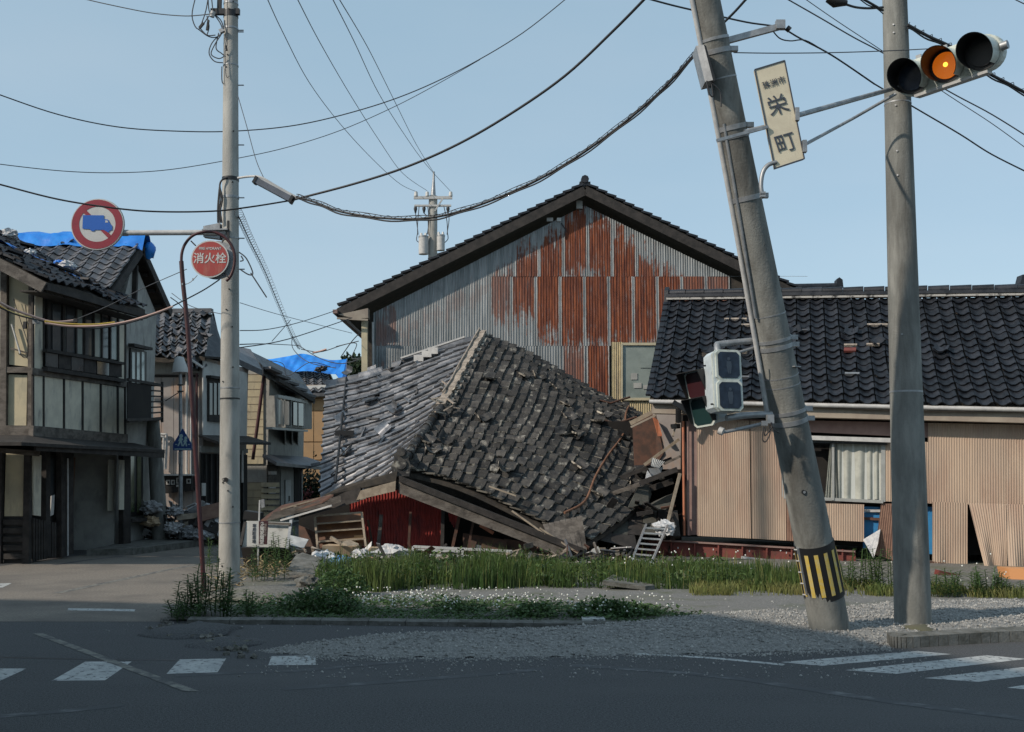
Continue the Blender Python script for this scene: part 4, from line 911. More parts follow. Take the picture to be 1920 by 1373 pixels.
    MB().prism([g0 - HN * .05 - Z * .18, g1 - HN * .05 - Z * .18, g1 - HN * .5 - Z * .16, g0 - HN * .5 - Z * .16], (0, 0, .03)).build('soffit', M['timber_dk'], roof)
    # blue tarp strip weighed down with sandbags across this roof
    tp = thing('roof_tarp', 'narrow blue tarpaulin strip running down the near left tiled roof', 'tarpaulin', g0 + up * 1.5)
    vs_ = []; n = 22
    for i in range(n + 1):
        f0 = i / n; c = S(lerp(.0, .78, f0), lerp(.25, .62, f0)) + Z * .09
        for j in range(5): vs_.append(c + V((0, (j - 2) * .11 * (1.3 - .5 * f0), .03 * math.sin(i * 1.7 + j * 2) + .02 * math.sin(i * .7))))
    MB().add(vs_, [(i * 5 + j, i * 5 + j + 1, (i + 1) * 5 + j + 1, (i + 1) * 5 + j) for i in range(n) for j in range(4)], 0, True).build('sheet', M['tarp'], tp)
    return t, S, g0, g1
CHs, CS, Cg0, Cg1 = corner_house()
def blob(name, c, r, m, label, cat, group=None, seed=0, parent=None, squash=.65):
    crump = cat in ('bag', 'plastic sheet', 'sandbag', 'concrete chunk'); mb = MB(); n, k = (22, 14) if crump else (12, 8); vs_ = []
    for i in range(k + 1):
        for j in range(n):
            th = math.pi * i / k; ph = 2 * math.pi * j / n; d = V((math.sin(th) * math.cos(ph), math.sin(th) * math.sin(ph), math.cos(th)))
            rr = r * (1 + .35 * mnoise.noise(d * 1.7 + V((seed, 0, 0))) + .15 * mnoise.noise(d * 5 + V((seed, 3, 0))) + (.55 * abs(mnoise.noise(d * 3.1 + V((seed, 9, 0)))) + .3 * abs(mnoise.noise(d * 8 + V((seed, 9, 4)))) - .2 if crump else 0)); vs_.append(V(c) + V((d.x * rr, d.y * rr, d.z * rr * squash)))
    mb.add(vs_, [(i * n + j, (i + 1) * n + j, (i + 1) * n + (j + 1) % n, i * n + (j + 1) % n) for i in range(k) for j in range(n)], 0, not crump)
    return mb.build(name, m, parent, label=label, cat=cat, group=group)
blob('sandbag', P(127, 499, 22.0), .17, M['bag'], 'white sandbag lowest on the blue strip of the near left roof', 'sandbag', 'sandbags on the left roofs', 1)
blob('sandbag', P(56, 474, 21.5), .12, M['plastic'], 'pale clear bag midway up the blue tarp strip on the left roof', 'sandbag', 'sandbags on the left roofs', 2)
blob('sandbag', P(18, 440, 22.5), .17, M['bag'], 'white sandbag at the top of the tarp by the photo edge', 'sandbag', 'sandbags on the left roofs', 3)
blob('sandbag', P(112, 494, 22.2), .11, M['tarp'], 'small blue sandbag just beside the lowest white one', 'sandbag', 'sandbags on the left roofs', 4)

# ------------------------------------------------------------------ gabled house behind it
def gable_house():
    t = thing('gable_house', 'grey rendered house with dark tiled gable roof and blue tarp on ridge behind corner house', 'house', (-10.5, 25, 0))
    X0 = -8.95; w0, w1 = 24.25, 26.6; wl_ = MB()
    q = [(X0, w0), (X0, w1), (-15, w1), (-15, w0)]
    apex = P(266, 456, 24.85); ea = P(217, 544, 23.0); eb = P(322, 577, 27.1)
    wl_.prism([V((X0, w0, 0)), V((X0, w0, 5.55)), V((X0, 24.85, 6.75)), V((X0, w1, 5.7)), V((X0, w1, 0))], (-3.1, 0, 0)); wall = wl_.build('wall', M['greyplaster'], t)
    MB().bar(V((X0 + .05, 24.85, 6.6)), V((X0 + .05, 24.85, 5.6)), .1, .12, V((1, 0, 0))).build('gable_stud', M['timber_dk'], wall)
    Sf = lambda s, q: lerp(V((apex.x, apex.y, apex.z)), V((apex.x, ea.y, ea.z)), s) + V((-3.7 * q, 0, 0))
    Sb = lambda s, q: lerp(V((apex.x, apex.y, apex.z)), V((apex.x, eb.y, eb.z)), s) + V((-3.7 * q, 0, 0))
    roof = surf_mb(Sf, 2, 3, -.03, .10).build('roof', M['deck'], t); surf_mb(Sb, 2, 3, -.03, .10).build('roof_back', M['deck'], t)
    tm = tile_mesh('blk3', .265, .235, .036, .028, [M['tilegrey'], M['tilegrey']], seg=6, sharp=1.0)
    lay_tiles(roof, Sf, 3.7, tm, .30, .235, [M['tileblk'], M['tileblk']], 150, disp=.01, jit=.01, jrot=.02)
    for s_, e_ in ((Sf, 0), (Sb, 1)): MB().bar(s_(0, 0) - Z * .15 + V((.02, 0, 0)), s_(1, 0) - Z * .15 + V((.02, 0, 0)), .05, .20).build('barge_board', M['timber_dk'], t)
    for k in range(4): MB().bar(Sb(k / 4 + .1, 0) - Z * .2 + V((-.1, 0, 0)), Sb(k / 4 + .1, 0) - Z * .2 + V((-.6, 0, 0)), .08, .08).build('rafter_end', M['timber_dk'], t)
    # tarp over the ridge
    n = 26; vs_ = []
    for i in range(n + 1):
        x = -3.7 * i / n + .12
        for j, (dy, dz) in enumerate(((-.30, -.24), (-.22, -.12), (-.16, .06), (.0, .14), (.2, .05), (.55, -.25))):
            vs_.append(apex + V((x, dy + .03 * math.sin(i * 1.9 + j), dz + .12 + .025 * math.sin(i * 1.1 + j * 2) - (.12 * max(0, 1 - i / 3) if j in (0, 5) else 0))))
    tp = MB().add(vs_, [(i * 6 + j, (i + 1) * 6 + j, (i + 1) * 6 + j + 1, i * 6 + j + 1) for i in range(n) for j in range(5)], 0, True).build('ridge_tarp', M['tarp'], None, label='blue tarpaulin tied along the ridge of the gabled house', cat='tarpaulin')
    blob('tarp_bundle', apex + V((.10, .25, -.12)), .15, M['tarp'], 'bunched blue tarpaulin end hanging at the gable peak', 'tarpaulin', seed=8, squash=1.3)
    # windows and balcony on the street side
    g = lambda px, py, o=0: hit(px, py, V((X0 + o, 0, 0)), V((1, 0, 0)))
    w = MB().prism([g(243, 652, .02), g(273, 660, .02), g(272, 735, .02), g(242, 735, .02)], (.03, 0, 0)).build('window', M['black'], t)
    for a in (247, 256, 265): MB().prism([g(a, 660, .05), g(a + 5, 661, .05), g(a + 5, 730, .05), g(a, 730, .05)], (.01, 0, 0)).build('pane', M['glass_pale'], w)
    MB().prism([g(240, 644, .05), g(275, 652, .05), g(275, 657, .05), g(240, 650, .05)], (.15, 0, 0)).build('window_hood', M['timber_dk'], t)
    bl = MB(); a, b_ = g(240, 712, .8), g(300, 722, .8)
    bal = bl.bar(a, b_, .06, .06).bar(g(240, 790, .8), g(300, 786, .8), .06, .06).bar(b_, b_ + V((-.8, 0, 0)), .06, .06).build('balcony', M['timber_dk'], t)
    MB().prism([g(238, 716, .78), g(282, 722, .78), g(282, 784, .78), g(238, 786, .78)], (.02, 0, 0)).build('balcony_panel', M['darkint'], bal)
    for i in range(7): MB().bar(lerp(g(284, 722, .8), g(284, 785, .8), i / 6), lerp(g(304, 724, .8), g(304, 783, .8), i / 6), .03, .035).build('rail_slat', M['timber_dk'], bal)
    MB().bar(g(304, 716, .8), g(304, 792, .8), .05, .05, V((0, 1, 0))).build('balcony_post', M['timber_dk'], bal)
    MB().prism([g(238, 790, 0), g(300, 788, 0), g(300, 788, .85), g(238, 790, .85)], (0, 0, .06)).build('balcony_floor', M['timber_dk'], bal)
    d = MB().prism([g(237, 842, .03), g(266, 842, .03), g(266, 966, .03), g(237, 970, .03)], (.03, 0, 0)).build('door', M['black'], t)
    for a, b_ in ((239, 251), (257, 264)): MB().prism([g(a, 848, .07), g(b_, 848, .07), g(b_, 960, .07), g(a, 962, .07)], (.01, 0, 0)).build('pane', mat('green_glass', (.05, .075, .03), (.16, .15, .10), 1.2, .12), d)
    MB().bar(g(236, 976, .15), g(272, 974, .15), .3, .08).build('door_sill', M['timber_dk'], t)
    MB().prism([V((-8.9, 22.6, .0)), V((-8.0, 22.8, .0)), V((-6.9, 27.5, .0)), V((-8.9, 27.5, .0))], (0, 0, .14)).build('verge_bank', M['kerb'], None, kind='structure')
gable_house()

# ------------------------------------------------------------------ pinkish house further along
def pink_house():
    t = thing('pinkish_house', 'pinkish panelled house with damaged curled tiles behind the street lamp', 'house', (-9.6, 30, 0))
    Y0 = 28.8; f = lambda px, py, o=0: P(px, py, Y0 - o)
    c = f(376, 1005); sd0 = V((c.x, Y0, 0))
    fg = lambda px, py, o=0: hit(px, py, sd0 + HN * o, HN)
    s1 = fg(463, 800); 
    zt = P(300, 668, Y0).z
    mb = MB().prism([V((-13, Y0, 0)), V((c.x, Y0, 0)), V((s1.x, s1.y, 0)), V((-13, s1.y, 0))], (0, 0, zt - .05)); wall = mb.build('wall', M['pinkwall'], t)
    # front cladding boards
    xs = [285, 303, 326, 345, 362, 375]
    for i in range(5): MB().prism([f(xs[i] + .4, 708, .02), f(xs[i + 1] - .4, 708, .02), f(xs[i + 1] - .4, 1000, .02), f(xs[i] + .4, 1000, .02)], (0, -.02, 0)).build('cladding_board', M['pinkwall'], wall)
    MB().prism([f(285, 672, .02), f(376, 672, .02), f(376, 700, .02), f(285, 702, .02)], (0, -.02, 0)).build('plaster_band', M['greyplaster'], wall)
    MB().bar(f(284, 705, .05), f(372, 705, .05), .06, .05).build('pipe', M['timber_dk'], t)
    for x in (350, 358, 369): MB().tube([f(x, 700, .1), f(x, 890, .1)], .03, 6).build('downpipe', M['maroon'] if x > 360 else M['white'], t)
    MB().tube(catmull([f(284, 815, .12), f(308, 815, .12), f(312, 822, .12), f(310, 880, .12)], 4), .04, 6).build('grey_duct', M['galvw'], t)
    MB().tube(catmull([f(284, 818, .2), f(304, 819, .2), f(307, 828, .2), f(305, 886, .2)], 4), .03, 6).build('grey_duct', M['galvw'], t)
    for i in range(4): MB().tube([f(284, 826 + i * 15, .1), f(303, 827 + i * 15, .1)], .012, 4).build('wall_rail', M['timber_dk'], t)
    bx = MB().prism([f(308, 892, .1), f(366, 892, .1), f(366, 920, .1), f(308, 926, .1)], (0, -.3, 0)).build('meter_board', M['black'], t)
    MB().prism([f(306, 889, .1), f(368, 889, .1), f(368, 892, .1), f(306, 892, .1)], (0, -.5, 0)).build('meter_hood', M['white'], bx)
    for x0, y0, x1, y1 in ((312, 900, 319, 909), (321, 900, 328, 909), (331, 896, 339, 907), (331, 909, 337, 913), (350, 898, 358, 907)):
        MB().prism([f(x0, y0, .41), f(x1, y0, .41), f(x1, y1, .41), f(x0, y1, .41)], (0, -.02, 0)).build('meter', M['signwhite'], bx)
        MB().prism([f(x0 + 2, y0 + 2, .44), f(x1 - 2, y0 + 2, .44), f(x1 - 2, y1 - 2, .44), f(x0 + 2, y1 - 2, .44)], (0, -.01, 0)).build('meter_glass', M['black'], bx)
    # street side: white upper wall, window, pent roof, dark entrance
    def sp(p, th, m, name, par=wall, off=0): return MB().prism([fg(x, y, off) for x, y in p], HN * th).build(name, M[m], par)
    sp([(379, 676), (462, 700), (461, 822), (379, 818)], .03, 'white', 'panel')
    w = sp([(388, 708), (414, 712), (414, 792), (388, 790)], .06, 'timber_dk', 'window', t, .03)
    for a in (392, 400, 408): sp([(a, 718), (a + 5, 719), (a + 5, 778), (a, 778)], .02, 'glass', 'pane', w, .09)
    sp([(386, 704), (416, 708), (416, 713), (386, 709)], .15, 'timber_dk', 'window_hood', t, .03)
    sp([(376, 850), (462, 853), (462, 1000), (376, 1004)], .03, 'darkint', 'entrance', t)
    for x in (382, 392, 403, 412, 452): sp([(x, 852), (x + 2, 852), (x + 2, 998), (x, 998)], .06, 'timber_dk', 'door_post', t, .02)
    sp([(374, 836), (462, 842), (462, 850), (374, 848)], .05, 'greyplaster', 'lintel', t, .02)
    a, b_ = fg(372, 820), fg(466, 822); MB().prism([a, b_, b_ + HN * .7 - Z * .2, a + HN * .7 - Z * .2 - HD * .3], (0, 0, .07)).build('pent_roof', M['timber_dk'], t)
    for (x0, x1, y0, y1) in ((452, 455, 845, 905), (378, 384, 906, 930)): sp([(x0, y0), (x1, y0), (x1, y1), (x0, y1)], .03, 'paper', 'notice', t, .12)
    # roof
    r0, r1 = P(287, 588, 31), P(398, 588, 31); e0, e1 = P(280, 672, 28.3), P(384, 668, 28.3)
    r0 = P(240, 588, 31); e0 = P(240, 672, 28.3)
    S = lambda s, q: lerp(lerp(r1, r0, q), lerp(e1, e0, q), s) + Z * (.04 * math.sin(q * 11) - .06 * math.sin(math.pi * s))
    roof = surf_mb(S, 3, 4, -.02, .1).build('roof', M['deck'], t)
    tm = tile_mesh('blk4', .265, .235, .045, .034, [M['tilegrey'], M['tilegrey']], seg=6, sharp=1.0)
    lay_tiles(roof, S, 2.3, tm, .27, .235, [M['tilegrey'], M['tilegrey']], 110, disp=.10, jit=.03, jrot=.07)
    MB().prism([r1, e1, e1 + V((.25, 1.2, .1)), P(412, 640, 32.5), P(400, 585, 31)], (0, .1, -.05)).build('gable_roof', M['tileblk'], t)
    MB().bar(r0 + Z * .06, r1 + Z * .08, .24, .12).build('ridge', M['tilegrey'], roof)
    # small side roof, its sunlit strip put in as a white bar, loose tiles
    S2 = lambda s, q: lerp(lerp(P(352, 660, 28.2), P(412, 648, 31), q), lerp(P(350, 690, 27.8), P(414, 692, 30.5), q), s)
    r2 = surf_mb(S2, 2, 3, -.02, .06).build('side_roof', M['deck'], t)
    lay_tiles(r2, S2, 3.2, tm, .27, .235, [M['tilegrey'], M['tilegrey']], 40, disp=.3, jit=.05, jrot=.15)
    MB().bar(P(356, 673, 27.6), P(382, 690, 27.6), .08, .05).build('sunlit_roof_strip', M['paper'], r2)
    # continuing roof line to the right behind the pole
    S3 = lambda s, q: lerp(lerp(P(400, 640, 33), P(470, 655, 33.5), q), lerp(P(408, 655, 30.3), P(492, 694, 32), q), s)
    r3 = surf_mb(S3, 2, 3, 0, .18).build('eave_roof', M['tilegrey'], t)
pink_house()

# ------------------------------------------------------------------ grey house with a bay window
def bay_house():
    t = thing('bay_window_house', 'grey rendered house with projecting bay window and pent roof beyond the concrete pole', 'house', (-7.5, 36, 0))
    Y0 = 34.0; f = lambda px, py, o=0: P(px, py, Y0 - o); c = f(499, 980); d = V((.04, 1, 0)).normalized(); n = V((1, -.04, 0)).normalized()
    g = lambda px, py, o=0: hit(px, py, V((c.x, Y0, 0)) + n * o, n)
    zt = f(499, 695).z; e_ = g(568, 900)
    wall = MB().prism([V((-14, Y0, 0)), V((c.x, Y0, 0)), V((e_.x, e_.y, 0)), V((-14, e_.y, 0))], (0, 0, zt)).build('wall', M['greyplaster'], t)
    for y0, y1, m_ in ((702, 870, 'cream'), (905, 990, 'cream')):
        MB().prism([f(440, y0, .02), f(494, y0, .02), f(494, y1, .02), f(440, y1, .02)], (0, -.03, 0)).build('cladding', M[m_], wall)
        for k in range(int((y1 - y0) / 14)): MB().bar(f(440, y0 + 14 * k, .055), f(494, y0 + 14 * k, .055), .01, .015).build('board_joint', M['timber_lt'], wall)
    def sp(p, th, m, name, par=t, off=0): return MB().prism([g(x, y, off) for x, y in p], n * th).build(name, M[m], par)
    MB().tube([f(496, 695, .35), f(485, 780, .35), f(474, 862, .35)], .055, 8).build('brown_downpipe', M['maroon'], t)
    # bay
    b0 = [g(503, 742), g(556, 752), g(556, 805), g(503, 802)]
    bay = MB().prism(b0, n * .55).build('bay_window', M['greyplaster'], t)
    for k, (x0, x1) in enumerate(((521, 529), (532, 541), (549, 556), (559, 568))):
        MB().prism([g(x0, 750 + k * 2, .60), g(x1, 751 + k * 2, .60), g(x1, 796 + k, .60), g(x0, 795 + k, .60)], n * .02).build('pane', M['glass'], bay)
    MB().prism([g(516, 740, .55), g(572, 752, .55), g(572, 757, .55), g(516, 746, .55)], n * .1).build('bay_head', M['frame'], bay)
    for x in (519, 530.5, 545, 557.5, 569): MB().bar(g(x, 748, .6), g(x, 800, .6), .06, .06, V((0, 1, 0))).build('bay_frame', M['frame'], bay)
    MB().bar(g(505, 803, .5), g(572, 808, .5), .2, .07).build('bay_sill', M['frame'], bay)
    for x in (534, 547, 558): MB().prism([g(x, 808, 0), g(x, 808, .5), g(x, 835, 0)], d * .12).build('bay_bracket', M['greyplaster'], bay)
    # pent roof and entrance
    a, b_ = g(492, 858), g(575, 862); pr = MB().prism([a, b_, b_ + n * 1.3 - Z * .45 + d * .2, a + n * .5 - Z * .25 - d * .2], (0, 0, .1)).build('pent_roof', M['tilegrey'], t)
    MB().prism([P(600, 868, 36.5), P(604, 872, 36), P(565, 882, 36), P(562, 876, 36.6)], (0, .1, .04)).build('pent_roof_tip', M['tileblk'], t)
    sp([(500, 872), (522, 872), (522, 960), (500, 962)], .05, 'timber', 'porch_wall'); sp([(503, 905), (515, 905), (515, 925), (503, 926)], .04, 'paper', 'notice_board', t, .05)
    sp([(503, 884), (513, 884), (513, 890), (503, 890)], .1, 'paper', 'porch_lamp', t, .05)
    for k in range(7): MB().prism([f(490, 905 + k * 11, .06), f(524, 905 + k * 11, .06), f(524, 913 + k * 11, .12), f(490, 913 + k * 11, .12)], (0, -.03, 0)).build('louvre_board', M['cream'], wall)
    sp([(524, 880), (548, 880), (548, 975), (524, 975)], .05, 'greyplaster', 'door_wall', wall, .0)
    dr = sp([(533, 900), (543, 900), (543, 972), (533, 972)], .05, 'white', 'door', t, .05); sp([(541, 930), (542.5, 930), (542.5, 940), (541, 940)], .03, 'black', 'handle', dr, .1)
    sp([(550, 872), (562, 872), (562, 975), (550, 975)], .04, 'darkint', 'recess', t, .0); MB().tube([g(565, 870, .15), g(565, 975, .15)], .03, 6).build('downpipe', M['galvw'], t)
    # roof edge
    S = lambda s, q: lerp(lerp(P(470, 662, 36), P(560, 705, 41), q), lerp(P(494, 692, 33.2), P(590, 748, 37.5), q), s)
    roof = surf_mb(S, 2, 4, .06, .25).build('roof', M['tileblk'], t)
    for k in range(5): MB().bar(P(500 + k * 4, 690 + k * 9, 33.2 + k * .5), P(522 + k * 16, 700 + k * 11, 33.8 + k * .8), .3, .08).build('eave_tile_course', M['tilegrey'], roof)
    MB().prism([P(450, 655, 34.2), P(494, 690, 33.6), P(494, 704, 33.6), P(450, 676, 34.2)], (0, .3, 0)).build('barge_board', M['timber'], roof)
    MB().bar(P(520, 712, 33.5), P(588, 752, 36.8), .12, .12).build('gutter', M['timber_dk'], roof)
bay_house()

# ------------------------------------------------------------------ ochre house with tarped roof
def ochre_house():
    t = thing('ochre_house', 'ochre clad house whose ridge is wrapped in blue tarpaulin beyond the bay window house', 'house', (-8.6, 48, 0))
    Y0 = 46.0; f = lambda px, py, o=0: P(px, py, Y0 - o)
    zt = f(560, 722).z; x0, x1 = f(470, 800).x, f(614, 800).x
    wall = MB().prism([V((x0, Y0, 0)), V((x1, Y0, 0)), V((x1, Y0 + 6, 0)), V((x0, Y0 + 6, 0))], (0, 0, zt)).build('wall', M['orange'], t)
    MB().prism([f(560, 724, .02), f(614, 722, .02), f(613, 744, .02), f(560, 746, .02)], (0, -.06, 0)).build('white_band', M['signwhite'], wall)
    for y0, y1 in ((748, 770), (772, 828), (830, 862), (864, 940)):
        for a, b_ in ((562, 588), (589, 612)): MB().prism([f(a, y0, .02), f(b_, y0, .02), f(b_ - .5, y1, .02), f(a, y1, .02)], (0, -.03, 0)).build('siding_panel', M['orange'], wall)
    r0, r1 = f(440, 692, -2.6), f(616, 696, -2.6); e0, e1 = f(436, 742, .5), f(620, 736, .5)
    S = lambda s, q: lerp(lerp(r1, r0, q), lerp(e1, e0, q), s)
    roof = surf_mb(S, 2, 2, -.02, .12).build('roof', M['tilegrey'], t)
    tm = tile_mesh('gr', .30, .30, .05, .035, [M['tilegrey'], M['tilegrey']], seg=6, sharp=1.0)
    lay_tiles(roof, S, (r1 - r0).length, tm, .36, .33, [M['tilegrey'], M['tilegrey']], 0)
    MB().prism([r0 + V((0, 0, 0)), r1, r1 + V((.3, 3, -1.4)), r0 + V((0, 3, -1.4))], (0, 0, .08)).build('roof_back', M['tilegrey'], t)
    # tarp: draped over ridge with a peak
    n = 60; rows = 9; vs_ = []
    for i in range(n + 1):
        u = i / n; px = lerp(488, 650, u)
        top = 672 - 10 * math.exp(-((px - 565) / 22) ** 2) + (8 * max(0, u - .6)) + 1.5 * math.sin(u * 17); bot = 699 + 3 * math.sin(u * 9) + (10 if u > .93 else 0)
        for j in range(rows + 1):
            v = j / rows; p = P(px, lerp(top, bot, v), lerp(48.2, 47.0, v) + .12 * math.sin(u * 13 + v * 3) + .06 * math.sin(u * 31 - v * 5) + .03 * math.sin(u * 67 + v * 9)); vs_.append(p)
    k = rows + 1
    MB().add(vs_, [(i * k + j, (i + 1) * k + j, (i + 1) * k + j + 1, i * k + j + 1) for i in range(n) for j in range(rows)], 0, True).build('ridge_tarp', M['tarp'], None, label='large wrinkled blue tarpaulin over the ridge of the ochre house', cat='tarpaulin')
    MB().prism([P(628, 700, 47), P(650, 672, 47.5), P(646, 712, 46.8), P(640, 716, 46.6)], (0, .2, 0)).build('tarp_end', M['tarp'], None, label='dark blue tarp corner hanging at the right end of the ochre roof', cat='tarpaulin')
    for (x, y) in ((535, 697), (598, 693), (606, 691)): blob('sandbag', P(x, y, 46.7), .17, M['black'], {535: 'dark sandbag left of the middle on the ochre house ridge tarp', 598: 'dark sandbag second from the right on the ochre house ridge', 606: 'dark sandbag furthest right on the ochre house ridge'}[x], 'sandbag', 'dark bags on the ochre house ridge', x)
    MB().bar(f(520, 699, -2.2), f(616, 699, -2.2), .1, .12).build('ridge_batten', M['galvw'], roof)
    # shrub in front and pink flowers
ochre_house()

# ------------------------------------------------------------------ plants
def leaves(mb, sampler, n, size, tilt=1.0, rs=None, mi=0, aspect=.5):
    rs = rs or R
    for _ in range(n):
        c = sampler(); s = size * rs.uniform(.6, 1.4); a = rs.uniform(0, 6.283); b_ = rs.uniform(-1, 1) * tilt
        d = V((math.cos(a) * math.cos(b_), math.sin(a) * math.cos(b_), math.sin(b_))); e_ = d.cross(Z)
        e_ = (e_.normalized() if e_.length > .01 else V((1, 0, 0))) * s * aspect * .5; e_ = Matrix.Rotation(rs.uniform(-1, 1), 3, d) @ e_
        mb.add([c, c + d * s * .5 + e_, c + d * s, c + d * s * .5 - e_], [(0, 1, 2, 3)], mi)
def blades(mb, pts, h, w, lean=.35, mi=0):
    for c in pts:
        hh = h * R.uniform(.45, 1.15); a = R.uniform(0, 6.283); l = R.uniform(0, lean) * hh; d = V((math.cos(a), math.sin(a), 0)); e_ = V((-d.y, d.x, 0)) * w * .5
        if R.random() < .6: e_ = V((w * .5, 0, 0))
        m_ = c + d * l * .35 + Z * hh * .6
        mb.add([c - e_, c + e_, m_ + e_ * .8, m_ - e_ * .8, c + d * l + Z * hh], [(0, 1, 2, 3), (3, 2, 4)], mi)
def inpoly(pts):
    poly = [(p.x, p.y) for p in gp(pts)]; xs = [p[0] for p in poly]; ys = [p[1] for p in poly]
    while True:
        x, y = R.uniform(min(xs), max(xs)), R.uniform(min(ys), max(ys)); ins = False; n = len(poly)
        for i in range(n):
            (x1, y1), (x2, y2) = poly[i], poly[(i + 1) % n]
            if (y1 > y) != (y2 > y) and x < (x2 - x1) * (y - y1) / (y2 - y1) + x1: ins = not ins
        if ins: return V((x, y, .015))
def clumped(pts, n, freq=1.3, thr=.02):
    out = []
    while len(out) < n:
        p = inpoly(pts)
        if mnoise.noise(V((p.x * freq, p.y * freq, 5))) > thr or R.random() < .13: out.append(p)
    return out
def veg():
    g = MB(); zone = [(585, 1112), (600, 1088), (640, 1075), (800, 1068), (1100, 1070), (1350, 1070), (1540, 1080), (1540, 1112), (1300, 1108), (1000, 1106), (800, 1110), (700, 1114)]
    for p in clumped(zone, 11000): 
        hh = lerp(.46, .24, min(1, max(0, (p.y - 15.8) / 3))) * max(.35, 1 + .9 * mnoise.noise(V((p.x * 1.5, p.y * 1.5, 2))) + .5 * mnoise.noise(V((p.x * 4, p.y * 4, 8)))) * (1 if p.x < 1.0 else .78)
        blades(g, [p], hh, .014)
    g.build('tall_grass', M['grass'], loc=(0, 0, 0), kind='stuff')
    g = MB()
    for p in clumped(zone, 700): blades(g, [p], .42, .010, .25)
    for p in clumped([(1290, 1114), (1340, 1094), (1530, 1098), (1960, 1118), (1960, 1126), (1530, 1120), (1300, 1120)], 3800): blades(g, [p], .16, .016, .8)
    g.build('dry_grass', M['grass2'], loc=(0, 0, 0), kind='stuff')
    g = MB()
    def mixl():
        while True:
            p = inpoly(zone)
            if mnoise.noise(V((p.x * .8, p.y * 1.2, 7))) > .05: p.z = R.uniform(.03, .40 * (1 if p.x < 1 else .7)); return p
    leaves(g, mixl, 7000, .075, 1.0, aspect=.4)
    g.build('broad_leaf_weeds', M['weedlt'], loc=(0, 0, 0), kind='stuff')
    # low clover strip with white flowers
    g = MB(); zone2 = [(430, 1160), (455, 1135), (640, 1128), (900, 1130), (1060, 1138), (1200, 1140), (1330, 1160), (1200, 1170), (900, 1168), (600, 1168)]
    def low(): 
        p = inpoly(zone2); k = max(0, mnoise.noise(V((p.x * 1.1, p.y * 2.0, 0))) + .25); p.z = R.uniform(.0, .05 + .22 * k); return p
    leaves(g, low, 15000, .045, .5)
    for c_, r_, n_, h_ in (((600, 1152), .55, 2600, .34), ((1000, 1158), .3, 1000, .18), ((1130, 1158), .45, 1900, .24), ((1180, 1155), .4, 1200, .18), ((860, 1150), .4, 900, .16), ((640, 1120), .45, 1500, .4)):
        c = G(*c_)
        def cl():
            while True:
                x, y, z = R.uniform(-1, 1), R.uniform(-1, 1), R.uniform(0, 1)
                if x * x + y * y + z * z < 1: return c + V((x * r_, y * r_ * .6, z * h_))
        leaves(g, cl, n_, .05, .9)
    g.build('ground_cover', M['weed'], loc=(0, 0, 0), kind='stuff')
    g = MB(); 
    for _ in range(640):
        p = inpoly([(500, 1150), (600, 1132), (900, 1132), (1080, 1140), (1230, 1146), (1290, 1160), (1100, 1166), (800, 1158)] if R.random() < .75 else [(640, 1140), (800, 1136), (940, 1140), (900, 1152), (700, 1150)])
        if mnoise.noise(V((p.x * 1.4, p.y * 2.4, 9))) < -.12: continue
        s = R.uniform(.008, .015); z = R.uniform(.10, .24); c = V((p.x, p.y, z)); g.add([c + V((s, 0, 0)), c + V((0, s, 0)), c - V((s, 0, 0)), c - V((0, s, 0)), c + Z * s, c - Z * s], [(0, 1, 4), (1, 2, 4), (2, 3, 4), (3, 0, 4), (1, 0, 5), (2, 1, 5), (3, 2, 5), (0, 3, 5)])
    for _ in range(60):
        p = inpoly([(1150, 1075), (1900, 1095), (1900, 1118), (1150, 1100)]); s = .015; c = V((p.x, p.y, R.uniform(.15, .5)))
        g.add([c + V((s, 0, 0)), c + V((0, s, 0)), c - V((s, 0, 0)), c - V((0, s, 0)), c + Z * s, c - Z * s], [(0, 1, 4), (1, 2, 4), (2, 3, 4), (3, 0, 4), (1, 0, 5), (2, 1, 5), (3, 2, 5), (0, 3, 5)])
    g.build('clover_flowers', M['flower'], loc=(0, 0, 0), kind='stuff')
    # tall leafy weeds as individual plants
    def weed(px, py, h, lab, m='weed', n=None, cat='weed', nl=34, grp='tall leafy weeds at the road edge'):
        b_ = G(px, py); t = thing('weed_plant', lab, cat, b_, grp); st = MB(); lv = MB()
        for s in range(n or 3):
            a = b_ + V((R.uniform(-.08, .08), R.uniform(-.08, .08), 0)) * (n or 3) ** .5; top = a + V((R.uniform(-.08, .08), R.uniform(-.06, .06), h * R.uniform(.7, 1.05))); st.tube([a, lerp(a, top, .5) + V((R.uniform(-.02, .02), 0, 0)), top], .006, 4)
            for k in range(nl):
                f0 = .12 + .88 * k / nl; c = lerp(a, top, f0); an = k * 2.4; l = .12 * (1.15 - .5 * f0) * R.uniform(.7, 1.2); d = V((math.cos(an), math.sin(an), .35)).normalized(); e_ = d.cross(Z).normalized() * l * .13
                lv.add([c, c + d * l * .5 + e_, c + d * l - Z * .012, c + d * l * .5 - e_], [(0, 1, 2, 3)])
        st.build('stem', M['weed'], t, kind='stuff'); lv.build('foliage', M[m], t, kind='stuff')
